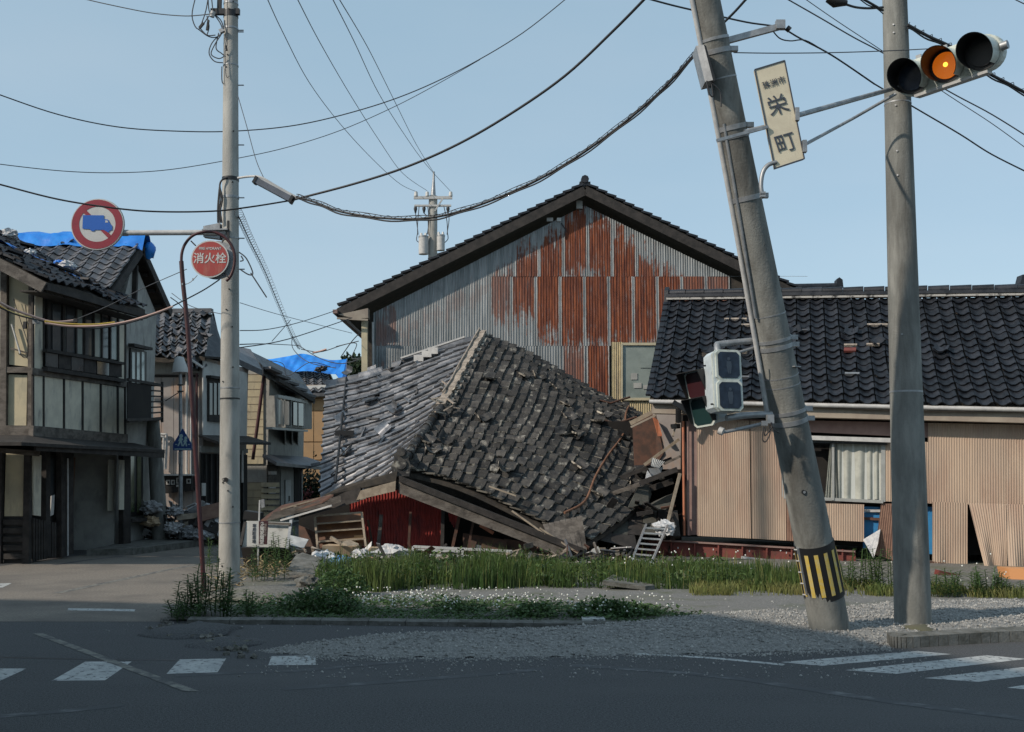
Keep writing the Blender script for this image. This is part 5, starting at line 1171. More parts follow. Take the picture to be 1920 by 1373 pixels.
    specs = [(313, 1158, .42, 1, 'single thin weed furthest left at the road edge'), (327, 1160, .28, 1, 'short weed second from the left at the road edge'), (335, 1156, .33, 2, 'narrow weed between the short weed and the red post'), (352, 1158, .40, 2, 'weed just left of the leaning red post'), (366, 1155, .62, 4, 'bushy weed against the left side of the red post'), (378, 1158, .5, 5, 'dense low weed right in front of the red post foot'), (392, 1152, .66, 4, 'tallest weed between the red post and the concrete pole'), (404, 1156, .55, 4, 'weed at the left foot of the concrete pole'), (416, 1160, .48, 4, 'weed in front of the concrete pole foot'), (430, 1158, .60, 3, 'weed at the right foot of the concrete pole'), (344, 1166, .25, 4, 'low weed patch at the kerb left of the red post'), (448, 1162, .36, 4, 'low weed right of the concrete pole near the kerb')]
    for x, y, h, n, lab in specs: weed(x, y, h, lab, n=n)
    for x, y, h, n, lab in ((505, 1090, .55, 9, 'dark green bushy weed below the brown sign'), (530, 1072, .75, 6, 'bright green tall weed right of the thin sign post'), (545, 1060, .9, 4, 'upright weed behind the tilted concrete slab'), (400, 1072, .6, 3, 'pale weed hanging beside the left of the concrete pole')):
        weed(x, y, h, lab, m='weedlt' if y < 1080 else 'weed', n=n, nl=40)
    for x, y, h, n, lab in ((1775, 1120, .38, 10, 'bushy weed right of the upright grey pole'), (1822, 1120, .42, 10, 'bushy weed below the flared beige sheets'), (1868, 1120, .34, 9, 'low bushy weed near the orange crate'), (1650, 1110, .60, 10, 'bright weed between the two concrete poles'), (1622, 1108, .7, 7, 'tall weed below the torn white wrap'), (1600, 1108, .5, 6, 'weed right behind the striped pole base'), (1900, 1120, .22, 8, 'small weed at the frame edge by the crate')):
        weed(x, y, h, lab, m='weedlt', n=n, nl=30, grp='leafy weeds along the beige house')
    # dry leaves at the pole foot
    g = MB()
    for c_, n_, r_ in (((470, 1082), 260, .35), ((500, 1072), 160, .3), ((430, 1108), 160, .2), ((520, 1080), 60, .3)):
        c = G(*c_)
        leaves(g, lambda: c + V((R.gauss(0, r_ * .6), R.gauss(0, .2), abs(R.gauss(0, .12)))), n_, .14, .7, aspect=.14)
    g.build('dry_leaves', M['dry'], loc=(0, 0, 0), kind='stuff')
    # shrub with pink flowers by the ochre house
    c = P(582, 925, 40); t = thing('flowering_shrub', 'dark shrub with pink flowers in front of the ochre house', 'shrub', V((c.x, 40, 0)))
    MB().tube([V((c.x, 40, 0)), V((c.x, 40, .8))], .05, 6).build('stem', M['trunk'], t)
    g = MB(); leaves(g, lambda: V((c.x + R.gauss(0, .32), 40 + R.gauss(0, .3), abs(R.gauss(.9, .45)))), 2600, .14, 1.2); g.build('foliage', M['treefo'], t, kind='stuff')
    g = MB(); leaves(g, lambda: P(R.gauss(570, 8), R.gauss(930, 6), 39.4), 90, .12, 1.2, aspect=.9); g.build('flowers', M['pink'], t, kind='stuff')
    # far trees on the hillside
    for px, py, Y_, r_, lab in ((662, 692, 75, 1.1, 'round dark green tree seen between tarp and barn'), (686, 700, 80, 1.3, 'dark tree half hidden behind the barn corner')):
        c = P(px, py, Y_); t = thing('distant_tree', lab, 'tree', V((c.x, Y_, 0))); MB().tube([V((c.x, Y_, 0)), c], [.3, .15], 6).build('trunk', M['trunk'], t)
        g = MB()
        def s():
            while True:
                v_ = V((R.uniform(-1, 1), R.uniform(-1, 1), R.uniform(-1, 1)))
                if v_.length < 1 and mnoise.noise(v_ * 2.2 + V((px, 0, 0))) > -.25: return c + V((v_.x * r_, v_.y * r_, v_.z * r_ * .9))
        leaves(g, s, 1800, .28, 1.4, aspect=.7); g.build('crown', M['treefo'], t, kind='stuff')
veg()

# ------------------------------------------------------------------ poles
def pole(label, b0, t0, r0, r1, m, name='concrete_pole', n=28):
    t = thing(name, label, 'utility pole', b0); ax = (V(t0) - V(b0)); k = 10
    MB().tube([V(b0) + ax * (i / k) - (Z * .1 if i == 0 else V()) for i in range(k + 1)], [lerp(r0, r1, i / k) for i in range(k + 1)], n).build('shaft', M[m], t)
    return t, ax
def band(par, c, ax, r, h, m='galv', name='band', n=24, tk=.006):
    d = ax.normalized(); MB().tube([c - d * h / 2, c + d * h / 2], r + tk, n, True).build(name, M[m], par)
def pt_on(b0, ax, py):     # point of the axis at picture row py
    lo, hi = 0.0, 1.0
    for _ in range(30):
        mid = (lo + hi) / 2; p = V(b0) + ax * mid; q = p - V((0, 0, H)); yy = q.y * math.cos(TH) + q.z * math.sin(TH); zz = q.z * math.cos(TH) - q.y * math.sin(TH); row = CY - F * zz / yy
        if row > py: lo = mid
        else: hi = mid
    return V(b0) + ax * lo, lo
def left_pole():
    b0 = G(430, 1106); Y = b0.y; t0 = P(434, -330, Y); r0, r1 = .158, .092
    t, ax = pole('tall upright concrete utility pole at the street corner beside the fire hydrant sign', b0, t0, r0, r1, 'concrete')
    rr = lambda f: lerp(r0, r1, f)
    for y, h, m_ in ((8, .03, 'galv'), (28, .10, 'black'), (55, .03, 'galv'), (124, .02, 'galv'), (337, .06, 'black'), (371, .04, 'galv'), (448, .02, 'galv'), (728, .02, 'galv'), (748, .02, 'black'), (980, .015, 'galv')):
        c, f = pt_on(b0, ax, y); band(t, c, ax, rr(f), h, m_)
    for y, sx in ((60, 1), (160, 1), (57, 1), (272, 1), (371, 1), (447, 1), (505, 1)):
        c, f = pt_on(b0, ax, y); MB().tube([c + V((rr(f) * .8, 0, 0)), c + V((rr(f) + .09, 0, 0))], .010, 6).build('step_bolt', M['galv'], t)
    for y in (8, 22, 78, 108, 130, 250, 345, 545, 583, 615, 690, 717, 905, 920, 950, 1060):
        c, f = pt_on(b0, ax, y); a = R.uniform(-.5, .6); MB().tube([c + V((math.sin(a) * rr(f), -math.cos(a) * rr(f), 0)) * .98, c + V((math.sin(a) * (rr(f) + .015), -math.cos(a) * (rr(f) + .015), 0))], .012, 6).build('bolt_socket', M['black'], t)
    # top fittings: bracket, cable loops, splices
    c, f = pt_on(b0, ax, 25)
    MB().bar(c + V((-.30, -.05, .0)), c + V((.15, -.05, 0)), .07, .09).build('bracket', M['black'], t)
    MB().bar(c + V((-.17, -.05, 0)), c + V((-.17, -.05, .22)), .06, .06, V((0, 1, 0))).build('bracket', M['black'], t)
    q = lambda x, y, dy=0: P(x, y, Y - .15 + dy)
    loops = [[(368, -10), (360, 30), (372, 55), (392, 30), (400, 25)], [(400, 25), (415, 40), (418, 60), (405, 70), (390, 68), (372, 55)], [(416, 62), (398, 80), (392, 100), (402, 115), (418, 118)], [(414, 66), (402, 85), (396, 102), (410, 110), (420, 106)], [(390, -8), (392, 20), (400, 30), (398, 10), (396, -10)],
             [(410, 62), (405, 90), (415, 100), (420, 104)], [(374, 52), (388, 66), (404, 66)], [(402, 28), (412, 42), (418, 56)], [(416, 125), (416, 150), (419, 158)], [(388, 30), (392, 50), (388, 66)], [(376, 50), (386, 20), (391, -10)]]
    for i, l in enumerate(loops): MB().tube(catmull([q(x, y, .02 * (i % 3)) for x, y in l], 5), .009, 4).build('cable_loop', M['cable_th'], t)
    MB().bar(q(374, 53), q(382, 43), .035, .035).build('splice', M['black'], t); MB().bar(q(388, 57), q(391, 38), .03, .03).build('splice', M['black'], t); MB().tube([q(397, 32), q(400, 22)], .04, 8).build('insulator', M['galvw'], t); MB().bar(q(412, 60), q(420, 56), .06, .06).build('cable_clamp', M['galv'], t)
    MB().tube([q(425, 95, -.02), q(423, 86, -.02)], .018, 6).build('splice', M['black'], t)
    MB().tube(catmull([q(426, 0), q(426, 80), q(422, 100), q(424, 142), q(430, 143)], 5), .006, 4).build('earth_wire', M['cable_th'], t)
    # cables running down behind the sign
    for i, (dx, w_) in enumerate(((0, .012), (3, .010), (6, .014), (-2, .008))):
        MB().tube(catmull([q(444, 332, .1), q(420, 335), q(412, 348), q(411 + dx, 372), q(409 + dx * .7, 395), q(410 + dx, 418)], 5), w_, 5).build('riser_cable', M['cable'], t)
    for l in ([(448, 473), (462, 485), (474, 512), (466, 515), (450, 505)], [(450, 490), (456, 488), (452, 480)], [(470, 512), (500, 558)]):
        MB().tube(catmull([q(x, y, .1) for x, y in l], 5), .010, 4).build('cable_loop', M['cable_th'], t)
    for y in (900, 912): c, f = pt_on(b0, ax, y)
    MB().tube(catmull([q(416, 899), q(424, 896), q(427, 902), q(417, 902)], 4), .006, 4).build('wire_loop', M['black'], t); MB().box(q(424, 900, -.02), (.05, .03, .05)).build('clip', M['black'], t)
    # ------ no-trucks sign on its arm
    s = thing('truck_ban_sign', 'round red no trucks sign with blue lorry on a long arm from the pole', 'road sign', P(183, 421, Y - .1))
    a0, a1 = P(215, 437, Y - .08), P(424, 436, Y - .12)
    MB().tube([a0, a1], .042, 12).build('arm', M['galvw'], s); MB().tube([P(228, 437, Y - .08), P(240, 437, Y - .08)], .05, 12).build('arm_clamp', M['galv'], s)
    MB().prism([P(381, 424, Y - .1), P(412, 418, Y - .1), P(412, 448, Y - .1), P(381, 444, Y - .1)], (0, .12, 0)).build('bracket_box', M['galv'], s)
    MB().bar(P(380, 432, Y - .16), P(428, 431, Y - .16), .10, .02).build('bracket_plate', M['galv'], s); MB().bar(P(428, 414, Y - .17), P(428, 450, Y - .17), .03, .03, V((0, 1, 0))).build('bracket_strap', M['black'], s)
    c = P(183, 421, Y - .16); rt = V((1, .05, 0)).normalized(); r = 49 / F * Y
    fr = rt.cross(Z).normalized()    # towards camera? rt x z = -y
    pl = MB().disc(c, rt, Z, r, .012, 40).build('plate', M['signwhite'], s)
    ring = MB(); n = 48; vs_ = []
    for k in range(n):
        an = 2 * math.pi * k / n; d = rt * math.cos(an) + Z * math.sin(an); vs_ += [c + d * r * .965 + fr * .016, c + d * r * .69 + fr * .016]
    ring.add(vs_, [(2 * k, 2 * ((k + 1) % n), 2 * ((k + 1) % n) + 1, 2 * k + 1) for k in range(n)]); ring.build('red_ring', M['signred'], s)
    MB().bar(c + (rt * -.50 + Z * .50) * r + fr * .017, c + (rt * .50 - Z * .50) * r + fr * .017, .002, r * .15, (rt + Z)).build('red_bar', M['signred'], s)
    MB().bar(c - rt * r * 0 + fr * .0, c + fr * .001, .001, .001).build('rivet', M['galv'], s)
    sc = r / 49
    def pp(pts, dz): return [c + rt * (x - 183) * sc - Z * (y - 421) * sc + fr * dz for x, y in pts]
    hull = [(156, 404), (195, 404), (195, 411), (203, 412), (207, 420), (211, 424), (211, 432), (207, 433), (204, 437), (199, 434), (196, 432), (180, 432), (177, 435), (172, 434), (170, 431), (156, 430)]
    MB().prism(pp(hull, .019), fr * .002).build('lorry_symbol', M['signblue'], s); MB().prism(pp([(198, 413.5), (202, 414), (203.5, 417.5), (198, 418)], .0225), fr * .001).build('cab_window', M['signwhite'], s)
    bd = MB(); bd.tube([c + fr * -.02 + (rt * math.cos(a) + Z * math.sin(a)) * r for a in [2 * math.pi * k / 40 for k in range(41)]], .010, 6); bd.build('rim', M['galvw'], s)
left_pole()
def hydrant_sign():
    Y = G(383, 1118).y; t = thing('fire_hydrant_sign', 'round red fire hydrant sign hanging in a hooked maroon post beside the concrete pole', 'road sign', G(383, 1118))
    q = lambda x, y, d=0: P(x, y, Y + d)
    MB().tube(catmull([q(383, 1118), q(374, 960), q(362, 780), q(352, 620), q(343, 530), q(340, 490)], 5) , [.033] * 26, 12).build('post', M['maroon'], t)
    hook = [q(340, 492), q(341, 475), q(347, 458), q(360, 443), q(378, 436), q(400, 435), (q(420, 444)), q(434, 460), q(440, 480), q(438, 503), q(431, 520), q(424, 527)]
    MB().tube(catmull(hook, 5), .022, 10).build('hoop', M['maroon'], t)
    c = q(394, 486, -.03); r = 36 / F * Y; rt = V((1, .0, 0)); fr = V((0, -1, 0))
    MB().disc(c, rt, Z, r, .012, 40).build('plate', M['signwhite'], t)
    MB().disc(c + fr * .013, rt, Z, r * .93, .002, 40).build('red_face', M['hydred'], t)
    MB().disc(c + V((.075, .09, 0)), rt, Z, r * 1.04, .012, 40).build('rear_plate', M['galv'], t)
    text('消火栓', r * .60, c + fr * .017 - Z * r * .0, rt, Z, M['signwhite'], t, bold=.0025, sx=.97); text('FIRE HYDRANT', r * .20, c + fr * .017 + Z * r * .55, rt, Z, M['signwhite'], t, bold=.001, sx=.86)
    for a, b_ in (((358, 452), (367, 461)), ((424, 445), (416, 455)), ((420, 512), (428, 520))): MB().tube([q(*a), q(*b_, -.02)], .010, 6).build('sign_bracket', M['black'], t)
    MB().tube(catmull([q(342, 534), q(352, 532), q(361, 526), q(370, 516)], 4), .006, 4).build('chain', M['galv'], t)
    for x, y in ((342, 533), (362, 524)): MB().box(q(x, y, -.04), (.02, .02, .03)).build('clip', M['galv'], t)
hydrant_sign()
def sleeve(par, b0, ax, rfun, y0, y1):
    c0, f0 = pt_on(b0, ax, y0); c1, f1 = pt_on(b0, ax, y1); d = ax.normalized()
    MB().tube([c1, c0], [rfun(f1) + .008, rfun(f0) + .008], 32).build('striped_sleeve', M['black'], par)
    a = V((1, 0, 0)); a = (a - d * a.dot(d)).normalized(); b_ = d.cross(a)
    e0, g0 = pt_on(b0, ax, y0 + 12); e1, g1 = pt_on(b0, ax, y1 - 10)
    for k in range(13):
        an = 2 * math.pi * (k + .25) / 13; w = .10; vs_ = []
        for cc, rr in ((e1, rfun(g1) + .013), (e0, rfun(g0) + .013)):
            for s in (-w, 0, w): vs_.append(cc + (a * math.cos(an + s) + b_ * math.sin(an + s)) * rr)
        MB().add(vs_, [(0, 1, 4, 3), (1, 2, 5, 4)]).build('reflective_strip', M['yellowband'], par)
def leaning_pole():
    b0 = G(1560, 1189); Y = b0.y; t0 = P(1292, -160, Y - 1.75); r0, r1 = .215, .128
    t, ax = pole('leaning concrete utility pole with yellow and black striped sleeve near its base', b0, t0, r0, r1, 'concrete2'); rr = lambda f: lerp(r0, r1, f); d = ax.normalized()
    sleeve(t, b0, ax, rr, 1016, 1116)
    for y, h in ((75, .03), (98, .05), (148, .015), (240, .05), (258, .03), (372, .05), (590, .012), (637, .035), (650, .045), (705, .012), (722, .012), (770, .04), (788, .05)):
        c, f = pt_on(b0, ax, y); band(t, c, ax, rr(f), h, 'galv', tk=.008 if h > .02 else .003)
        if h > .03: MB().box(c + V((rr(f) + .03, -.03, .02)), (.07, .05, .05)).build('band_bolt', M['galv'], t)
    def side(y, dx, dy=-.06): c, f = pt_on(b0, ax, y); return c + V((-(rr(f)) + dx, dy, 0))
    MB().tube([side(-100, -.02), side(200, -.01), side(400, -.012), side(640, -.03), side(786, -.05)], .026, 8).build('conduit', M['galvw'], t)
    MB().tube([side(240, .05, -.13), side(420, .03, -.13), side(600, .0, -.13)], .016, 8).build('conduit', M['galv'], t)
    # junction box
    MB().prism([P(1305, 86, Y - 1.42 - .2), P(1320, 84, Y - 1.42 - .26), P(1338, 150, Y - 1.42 - .26), P(1322, 154, Y - 1.42 - .2)], (.0, .22, 0)).build('junction_box', M['galv'], t)
    MB().prism([P(1320, 84, Y - 1.42 - .265), P(1324, 86, Y - 1.42 - .265), P(1342, 150, Y - 1.42 - .265), P(1338, 153, Y - 1.42 - .265)], (.0, .2, 0)).build('box_side', M['black'], t)
    for l in ([(1325, 152), (1330, 176), (1337, 180), (1334, 158)], [(1332, 154), (1350, 172), (1352, 200)]): MB().tube(catmull([P(x, y, Y - 1.64) for x, y in l], 5), .008, 5).build('cable_loop', M['cable'], t)
    # top bracket arm with clamp
    MB().bar(P(1366, 76, Y - 1.42), P(1470, 48, Y - 1.42), .045, .06).build('bracket_arm', M['galv'], t); MB().box(P(1463, 47, Y - 1.44), (.09, .06, .09)).build('arm_clamp', M['galv'], t)
    MB().tube([P(1475, 52, Y - 1.42), P(1481, 57, Y - 1.42)], .03, 6).build('insulator', M['black'], t)
    # marks and hole
    c, f = pt_on(b0, ax, 922); MB().tube([c + V((-.05, -rr(f) * .97, 0)), c + V((-.05, -rr(f) - .006, 0))], .028, 10).build('hole_ring', M['black'], t)
    MB().tube([c + V((-.048, -rr(f) - .004, -.003)), c + V((-.048, -rr(f) - .009, -.003))], .014, 8).build('hole_plug', M['galv'], t)
    c, f = pt_on(b0, ax, 690); MB().box(c + V((rr(f) * .75, -rr(f) * .72, 0)), (.09, .01, .07), V((1, .7, 0)), Z).build('number_plate', M['galv'], t)
    for k in range(5):
        c, f = pt_on(b0, ax, 1030 + k * 21); MB().bar(c + V((-rr(f) - .03, -.04, .0)), c + V((-rr(f) + .05, -.12, 0)), .02, .012).build('sleeve_strap', M['galvw'], t)
    cA, fA = pt_on(b0, ax, 1026); cB, fB = pt_on(b0, ax, 1112); MB().bar(cA + V((-rr(fA) - .0, -.07, 0)), cB + V((-rr(fB) - .0, -.07, 0)), .06, .02, V((1, 0, 0))).build('sleeve_edge', M['galv'], t)
    # small angle brackets, shadow casters
    return t, b0, ax, rr, Y - .62
LT, LB, LAX, LRR, LY = leaning_pole()
def right_pole():
    b0 = G(1712, 1180); Y = b0.y; t0 = P(1673, -160, Y); r0, r1 = .202, .131
    t, ax = pole('straight grey concrete utility pole at the kerb right of the leaning one', b0, t0, r0, r1, 'concrete2'); rr = lambda f: lerp(r0, r1, f)
    for y, h in ((196, .015), (735, .02)): c, f = pt_on(b0, ax, y); band(t, c, ax, rr(f), h, 'galv', tk=.003)
    for y in (55, 70, 205, 290, 335, 630): c, f = pt_on(b0, ax, y); a = -.5; MB().tube([c + V((math.sin(a) * rr(f), -math.cos(a) * rr(f), 0)) * .98, c + V((math.sin(a) * (rr(f) + .014), -math.cos(a) * (rr(f) + .014), 0))], .011, 6).build('bolt_socket', M['galv'], t)
    o = blob('soil_mound', G(1712, 1186) + Z * -.02, .30, M['earth'], None, None, squash=.35); tag(o, kind='stuff')
    return Y, t
RY, RT = right_pole()

# ------------------------------------------------------------------ name sign and traffic light on arms from the leaning pole
LS = LY - .90
def town_sign():
    Y = LS; t = thing('district_name_sign', 'cream vertical sign with black Japanese characters hung on the leaning pole', 'sign', P(1462, 215, Y))
    A_, B_, C_, D_ = P(1415, 131, Y), P(1471, 114, Y), P(1508, 298, Y), P(1453, 316, Y)
    MB().prism([A_, B_, C_, D_], (0, .05, 0)).build('plate', M['signcream'], t)
    for a, b_ in ((A_, B_), (B_, C_), (C_, D_), (D_, A_)): MB().bar(a + V((0, -.002, 0)), b_ + V((0, -.002, 0)), .012, .012, V((0, 1, 0)) if abs(a.z - b_.z) > .3 else Z).build('frame_strip', M['ink'], t)
    rt = (B_ - A_).normalized(); up = (A_ - D_).normalized(); fr = V((0, -.008, 0)); L = lambda u, v: lerp(lerp(A_, B_, u), lerp(D_, C_, u), v) + fr
    text('珠洲市', .080, L(.52, .185), rt, up, M['ink'], t)
    text('栄', .215, L(.50, .42), rt, up, M['ink'], t); text('町', .215, L(.50, .80), rt, up, M['ink'], t)
    # stub arm to the pole and hooked pipe
    MB().tube([P(1396, 247, Y + .05), P(1434, 238, Y + .08)], .022, 8).build('stub_arm', M['galv'], t); MB().bar(P(1344, 264, Y - .1), P(1440, 238, Y - .02), .03, .03).build('clamp_bar', M['galv'], t)
    MB().tube(catmull([P(1431, 372, Y), P(1427, 350, Y), P(1430, 325, Y), P(1440, 310, Y), P(1456, 304, Y)], 6), .022, 8).build('hooked_pipe', M['galv'], t)
    for y in (362, 368): MB().box(P(1430, y, Y - .04), (.05, .04, .02)).build('pipe_clip', M['galv'], t)
    MB().box(P(1494, 215, Y), (.04, .06, .13)).build('side_clamp', M['galv'], t); MB().box(P(1508, 275, Y), (.04, .06, .12)).build('side_clamp', M['galv'], t)
town_sign()
def visor(par, c, n_, up, r, depth, m_out='sigwhite', m_in='black', cut=.35):
    """hood round a lens: tube pointing along n_, open at the lower side; separate inner skin"""
    n_ = V(n_).normalized(); a = n_.cross(up).normalized(); b_ = a.cross(n_); N_ = 28
    for rad, m_, nm in ((r, m_out, 'hood'), (r - .008, m_in, 'hood_lining')):
        vs_ = []; fs = []
        for k in range(N_ + 1):
            an = math.radians(-55) + math.radians(290) * k / N_; e_ = a * math.cos(an) + b_ * math.sin(an)
            dd = depth * (.35 + .65 * (.5 + .5 * math.sin(an)) ** .6)
            vs_ += [c + e_ * rad, c + e_ * rad * 1.0 + n_ * dd]
        fs = [(2 * k, 2 * k + 2, 2 * k + 3, 2 * k + 1) for k in range(N_)]
        MB().add(vs_, fs, 0, True).build(nm, M[m_], par)
def traffic_light():
    L0, L1 = P(1712, 146, RY - .42), P(1842, 100, RY - .95); u = (L1 - L0).normalized()
    t = thing('traffic_light', 'horizontal three lamp traffic light with amber lamp lit and cream hoods', 'traffic light', (L0 + L1) / 2)
    n_ = V((-.50, -.85, -.16)); n_ = (n_ - u * n_.dot(u)).normalized(); up = u.cross(n_).normalized(); up = up if up.z > 0 else -up
    r = .198; e0 = L0 - u * .02; e1 = L1 + u * .02
    # stadium shaped body with a domed back
    pr = []
    for k in range(13): an = math.pi / 2 + math.pi * k / 12; pr.append((math.cos(an), math.sin(an), 0))
    for k in range(13): an = -math.pi / 2 + math.pi * k / 12; pr.append((math.cos(an), math.sin(an), 1))
    vs_ = []; secs = ((0, .96), (-.02, 1.0), (-.12, 1.0), (-.17, .86), (-.19, .5))
    for dz, s in secs:
        for x, y, e_ in pr: vs_.append((e1 if e_ else e0) + u * x * r * s + up * y * r * s + n_ * dz)
    m_ = len(pr); fs = [(j * m_ + i, j * m_ + (i + 1) % m_, (j + 1) * m_ + (i + 1) % m_, (j + 1) * m_ + i) for j in range(len(secs) - 1) for i in range(m_)] + [tuple(range(m_))[::-1], tuple(range((len(secs) - 1) * m_, len(secs) * m_))]
    MB().add(vs_, fs, 0, False).build('body', M['sigwhite'], t)
    MB().bar(e0 - up * (r + .012) - n_ * .05, e1 - up * (r + .012) - n_ * .05, .16, .03, up).build('body_rail', M['galvw'], t)
    for k, m2 in enumerate(('lens', 'amber', 'black')):
        c = lerp(L0, L1, k / 2) + n_ * .012
        MB().disc(c - n_ * .004, u, up, .184, .012, 28).build('lamp_surround', M['black'], t)
        ln = MB().disc(c + n_ * .009, u, up, .146, .02, 28).build('lamp', M[m2], t)
        if m2 == 'amber':
            MB().disc(c + n_ * .025 + up * .01, u, up, .026, .006, 16).build('bulb', M['bulb'], ln)
        visor(t, c, n_, up, .186, .33)
    for k in range(3):
        c = lerp(L0, L1, .12 + .38 * k) + up * (r + .015) - n_ * .05; MB().box(c, (.06, .05, .03), u, n_.cross(u)).build('hinge', M['galv'], t)
    MB().tube([L1 + u * (r + .0), L1 + u * (r + .07)], .05, 8).build('end_cap', M['galv'], t)
    # arms
    q = lambda x, y, Y: P(x, y, Y)
    MB().tube([q(1494, 217, LS), q(1690, 162, RY - .22)], .026, 8).build('upper_arm', M['galv'], t)
    MB().tube([q(1506, 273, LS), q(1600, 222, RY - .3), q(1680, 176, RY - .44)], .018, 8).build('lower_arm', M['galv'], t)
    MB().tube([q(1690, 162, RY - .22), e0 - n_ * .12], .03, 8).build('arm_end', M['galv'], t)
traffic_light()
def ped_lights():
    Y = LY - .25
    def unit(name, label, c, rt, up, w, h, dp, faces, hood):
        t = thing(name, label, 'traffic light', c); rt = V(rt).normalized(); n_ = rt.cross(V(up)).normalized(); up = n_.cross(rt).normalized()
        b = MB(); R_ = .04; prof = [(-w / 2 + R_, -h / 2), (w / 2 - R_, -h / 2), (w / 2, -h / 2 + R_), (w / 2, h / 2 - R_), (w / 2 - R_, h / 2), (-w / 2 + R_, h / 2), (-w / 2, h / 2 - R_), (-w / 2, -h / 2 + R_)]
        b.prism([c + rt * x + up * y - n_ * dp / 2 for x, y in prof], n_ * dp); b.build('housing', M['sigpale'], t)
        b = MB(); b.prism([c + rt * x * 1.04 + up * y * 1.02 + n_ * (dp / 2 - .03) for x, y in prof], n_ * .02); b.build('door_flange', M['sigwhite'], t)
        for k, (m_, dy) in enumerate(zip(faces, (.25, -.25))):
            cc = c + up * h * dy + n_ * (dp / 2); s = w * .40
            oc = [(-s, -s * 1.15), (s, -s * 1.15), (s, s * 1.15), (-s, s * 1.15)]
            def rr_(k_): return [(x * k_, y * k_) for x, y in ((-s * .75, -s * 1.15), (s * .75, -s * 1.15), (s, -s * .9), (s, s * .9), (s * .75, s * 1.15), (-s * .75, s * 1.15), (-s, s * .9), (-s, -s * .9))]
            fr_ = MB().prism([cc + rt * x + up * y for x, y in rr_(1.12)], n_ * .03).build('lens_frame', M['sigwhite'], t)
            MB().prism([cc + rt * x + up * y + n_ * .031 for x, y in rr_(.95)], n_ * .006).build('lens', M[m_], fr_)
            if not hood:   # faint standing figure in the lens
                f_ = MB(); o = cc + n_ * .039; f_.disc(o + up * s * .5, rt, up, s * .14, .002, 10); f_.prism([o + rt * x * s + up * y * s for x, y in ((-.2, .3), (.2, .3), (.24, -.1), (.12, -.75), (.02, -.75), (0, -.2), (-.02, -.75), (-.12, -.75), (-.24, -.1))], n_ * .002); f_.build('figure', mat('lens_figure', (.03, .042, .062), rough=.3), fr_)
            else:
                p4 = [(-s * 1.1, -s * .9), (-s * 1.1, s * 1.2), (s * 1.1, s * 1.2), (s * 1.1, -s * .9)]; dpt = [.08, .20, .20, .08]
                for i in range(3):
                    a, b2 = p4[i], p4[i + 1]; A_ = cc + rt * a[0] + up * a[1]; B_ = cc + rt * b2[0] + up * b2[1]
                    MB().prism([A_, B_, B_ + n_ * dpt[i + 1] * .8, A_ + n_ * dpt[i] * .8], (rt * (-.008) if i == 0 else (up * .008 if i == 1 else rt * .008))).build('hood', M['black'], fr_)
        return t, n_, up, rt, dp
    c = P(1356, 717, Y); k = F / Y
    a, b_ = P(1320, 668, Y), P(1379, 662, Y); up1 = (P(1347, 660, Y) - P(1360, 777, Y)).normalized()
    t1, *_ = unit('pedestrian_light', 'white two lens pedestrian light facing the road on the leaning pole', c, V((.93, .22, 0)), up1 + V((0, .05, 0)), 56 / k, 114 / k, .24, ('lens', 'lens'), False)
    t2, *_ = unit('pedestrian_light', 'pedestrian light turned side on with dark red and green hooded lenses', P(1324, 745, Y + .28), V((.66, -.74, .1)), up1 + V((-.12, 0, 0)), .31, .56, .18, ('lensred', 'lensgrn'), True)
    for pts, r_, p_ in (([(1346, 662), (1345, 650), (1352, 645), (1422, 638)], .034, t1), ([(1375, 664), (1422, 650)], .016, t1), ([(1362, 784), (1400, 779), (1447, 777)], .034, t1), ([(1350, 808), (1360, 810), (1420, 797), (1447, 790)], .018, t2)):
        MB().tube(catmull([P(x, y, lerp(Y, LY - .1, i / (len(pts) - 1))) for i, (x, y) in enumerate(pts)], 5), r_, 8).build('bracket_pipe', M['galv'], p_)
    MB().tube([P(1348, 807, Y), P(1356, 810, Y - .02)], .04, 8).build('pipe_end', M['galvw'], t2)
    MB().box(P(1444, 786, LY - .26), (.07, .06, .09)).build('pipe_clamp', M['galv'], t1); MB().box(P(1433, 794, LY - .26), (.06, .05, .05)).build('pipe_clamp', M['galv'], t2)
    for l in ([(1432, 800), (1430, 824), (1436, 828), (1444, 812), (1442, 796)], [(1446, 792), (1452, 806), (1462, 812)], [(1436, 798), (1434, 818), (1448, 800)]): MB().tube(catmull([P(x, y, LY - .3) for x, y in l], 5), .007, 4).build('wire_loop', M['cable'], t2)
    for l in ([(1392, 668), (1398, 674), (1408, 671), (1412, 664)],): MB().tube(catmull([P(x, y, LY - .3) for x, y in l], 5), .007, 4).build('wire_loop', M['cable'], t1)
    for y, x in ((686, 1323), (758, 1337)): MB().tube([P(x, y, Y - .15), P(x - 4, y, Y - .16)], .010, 6).build('latch', M['black'], t1)
ped_lights()

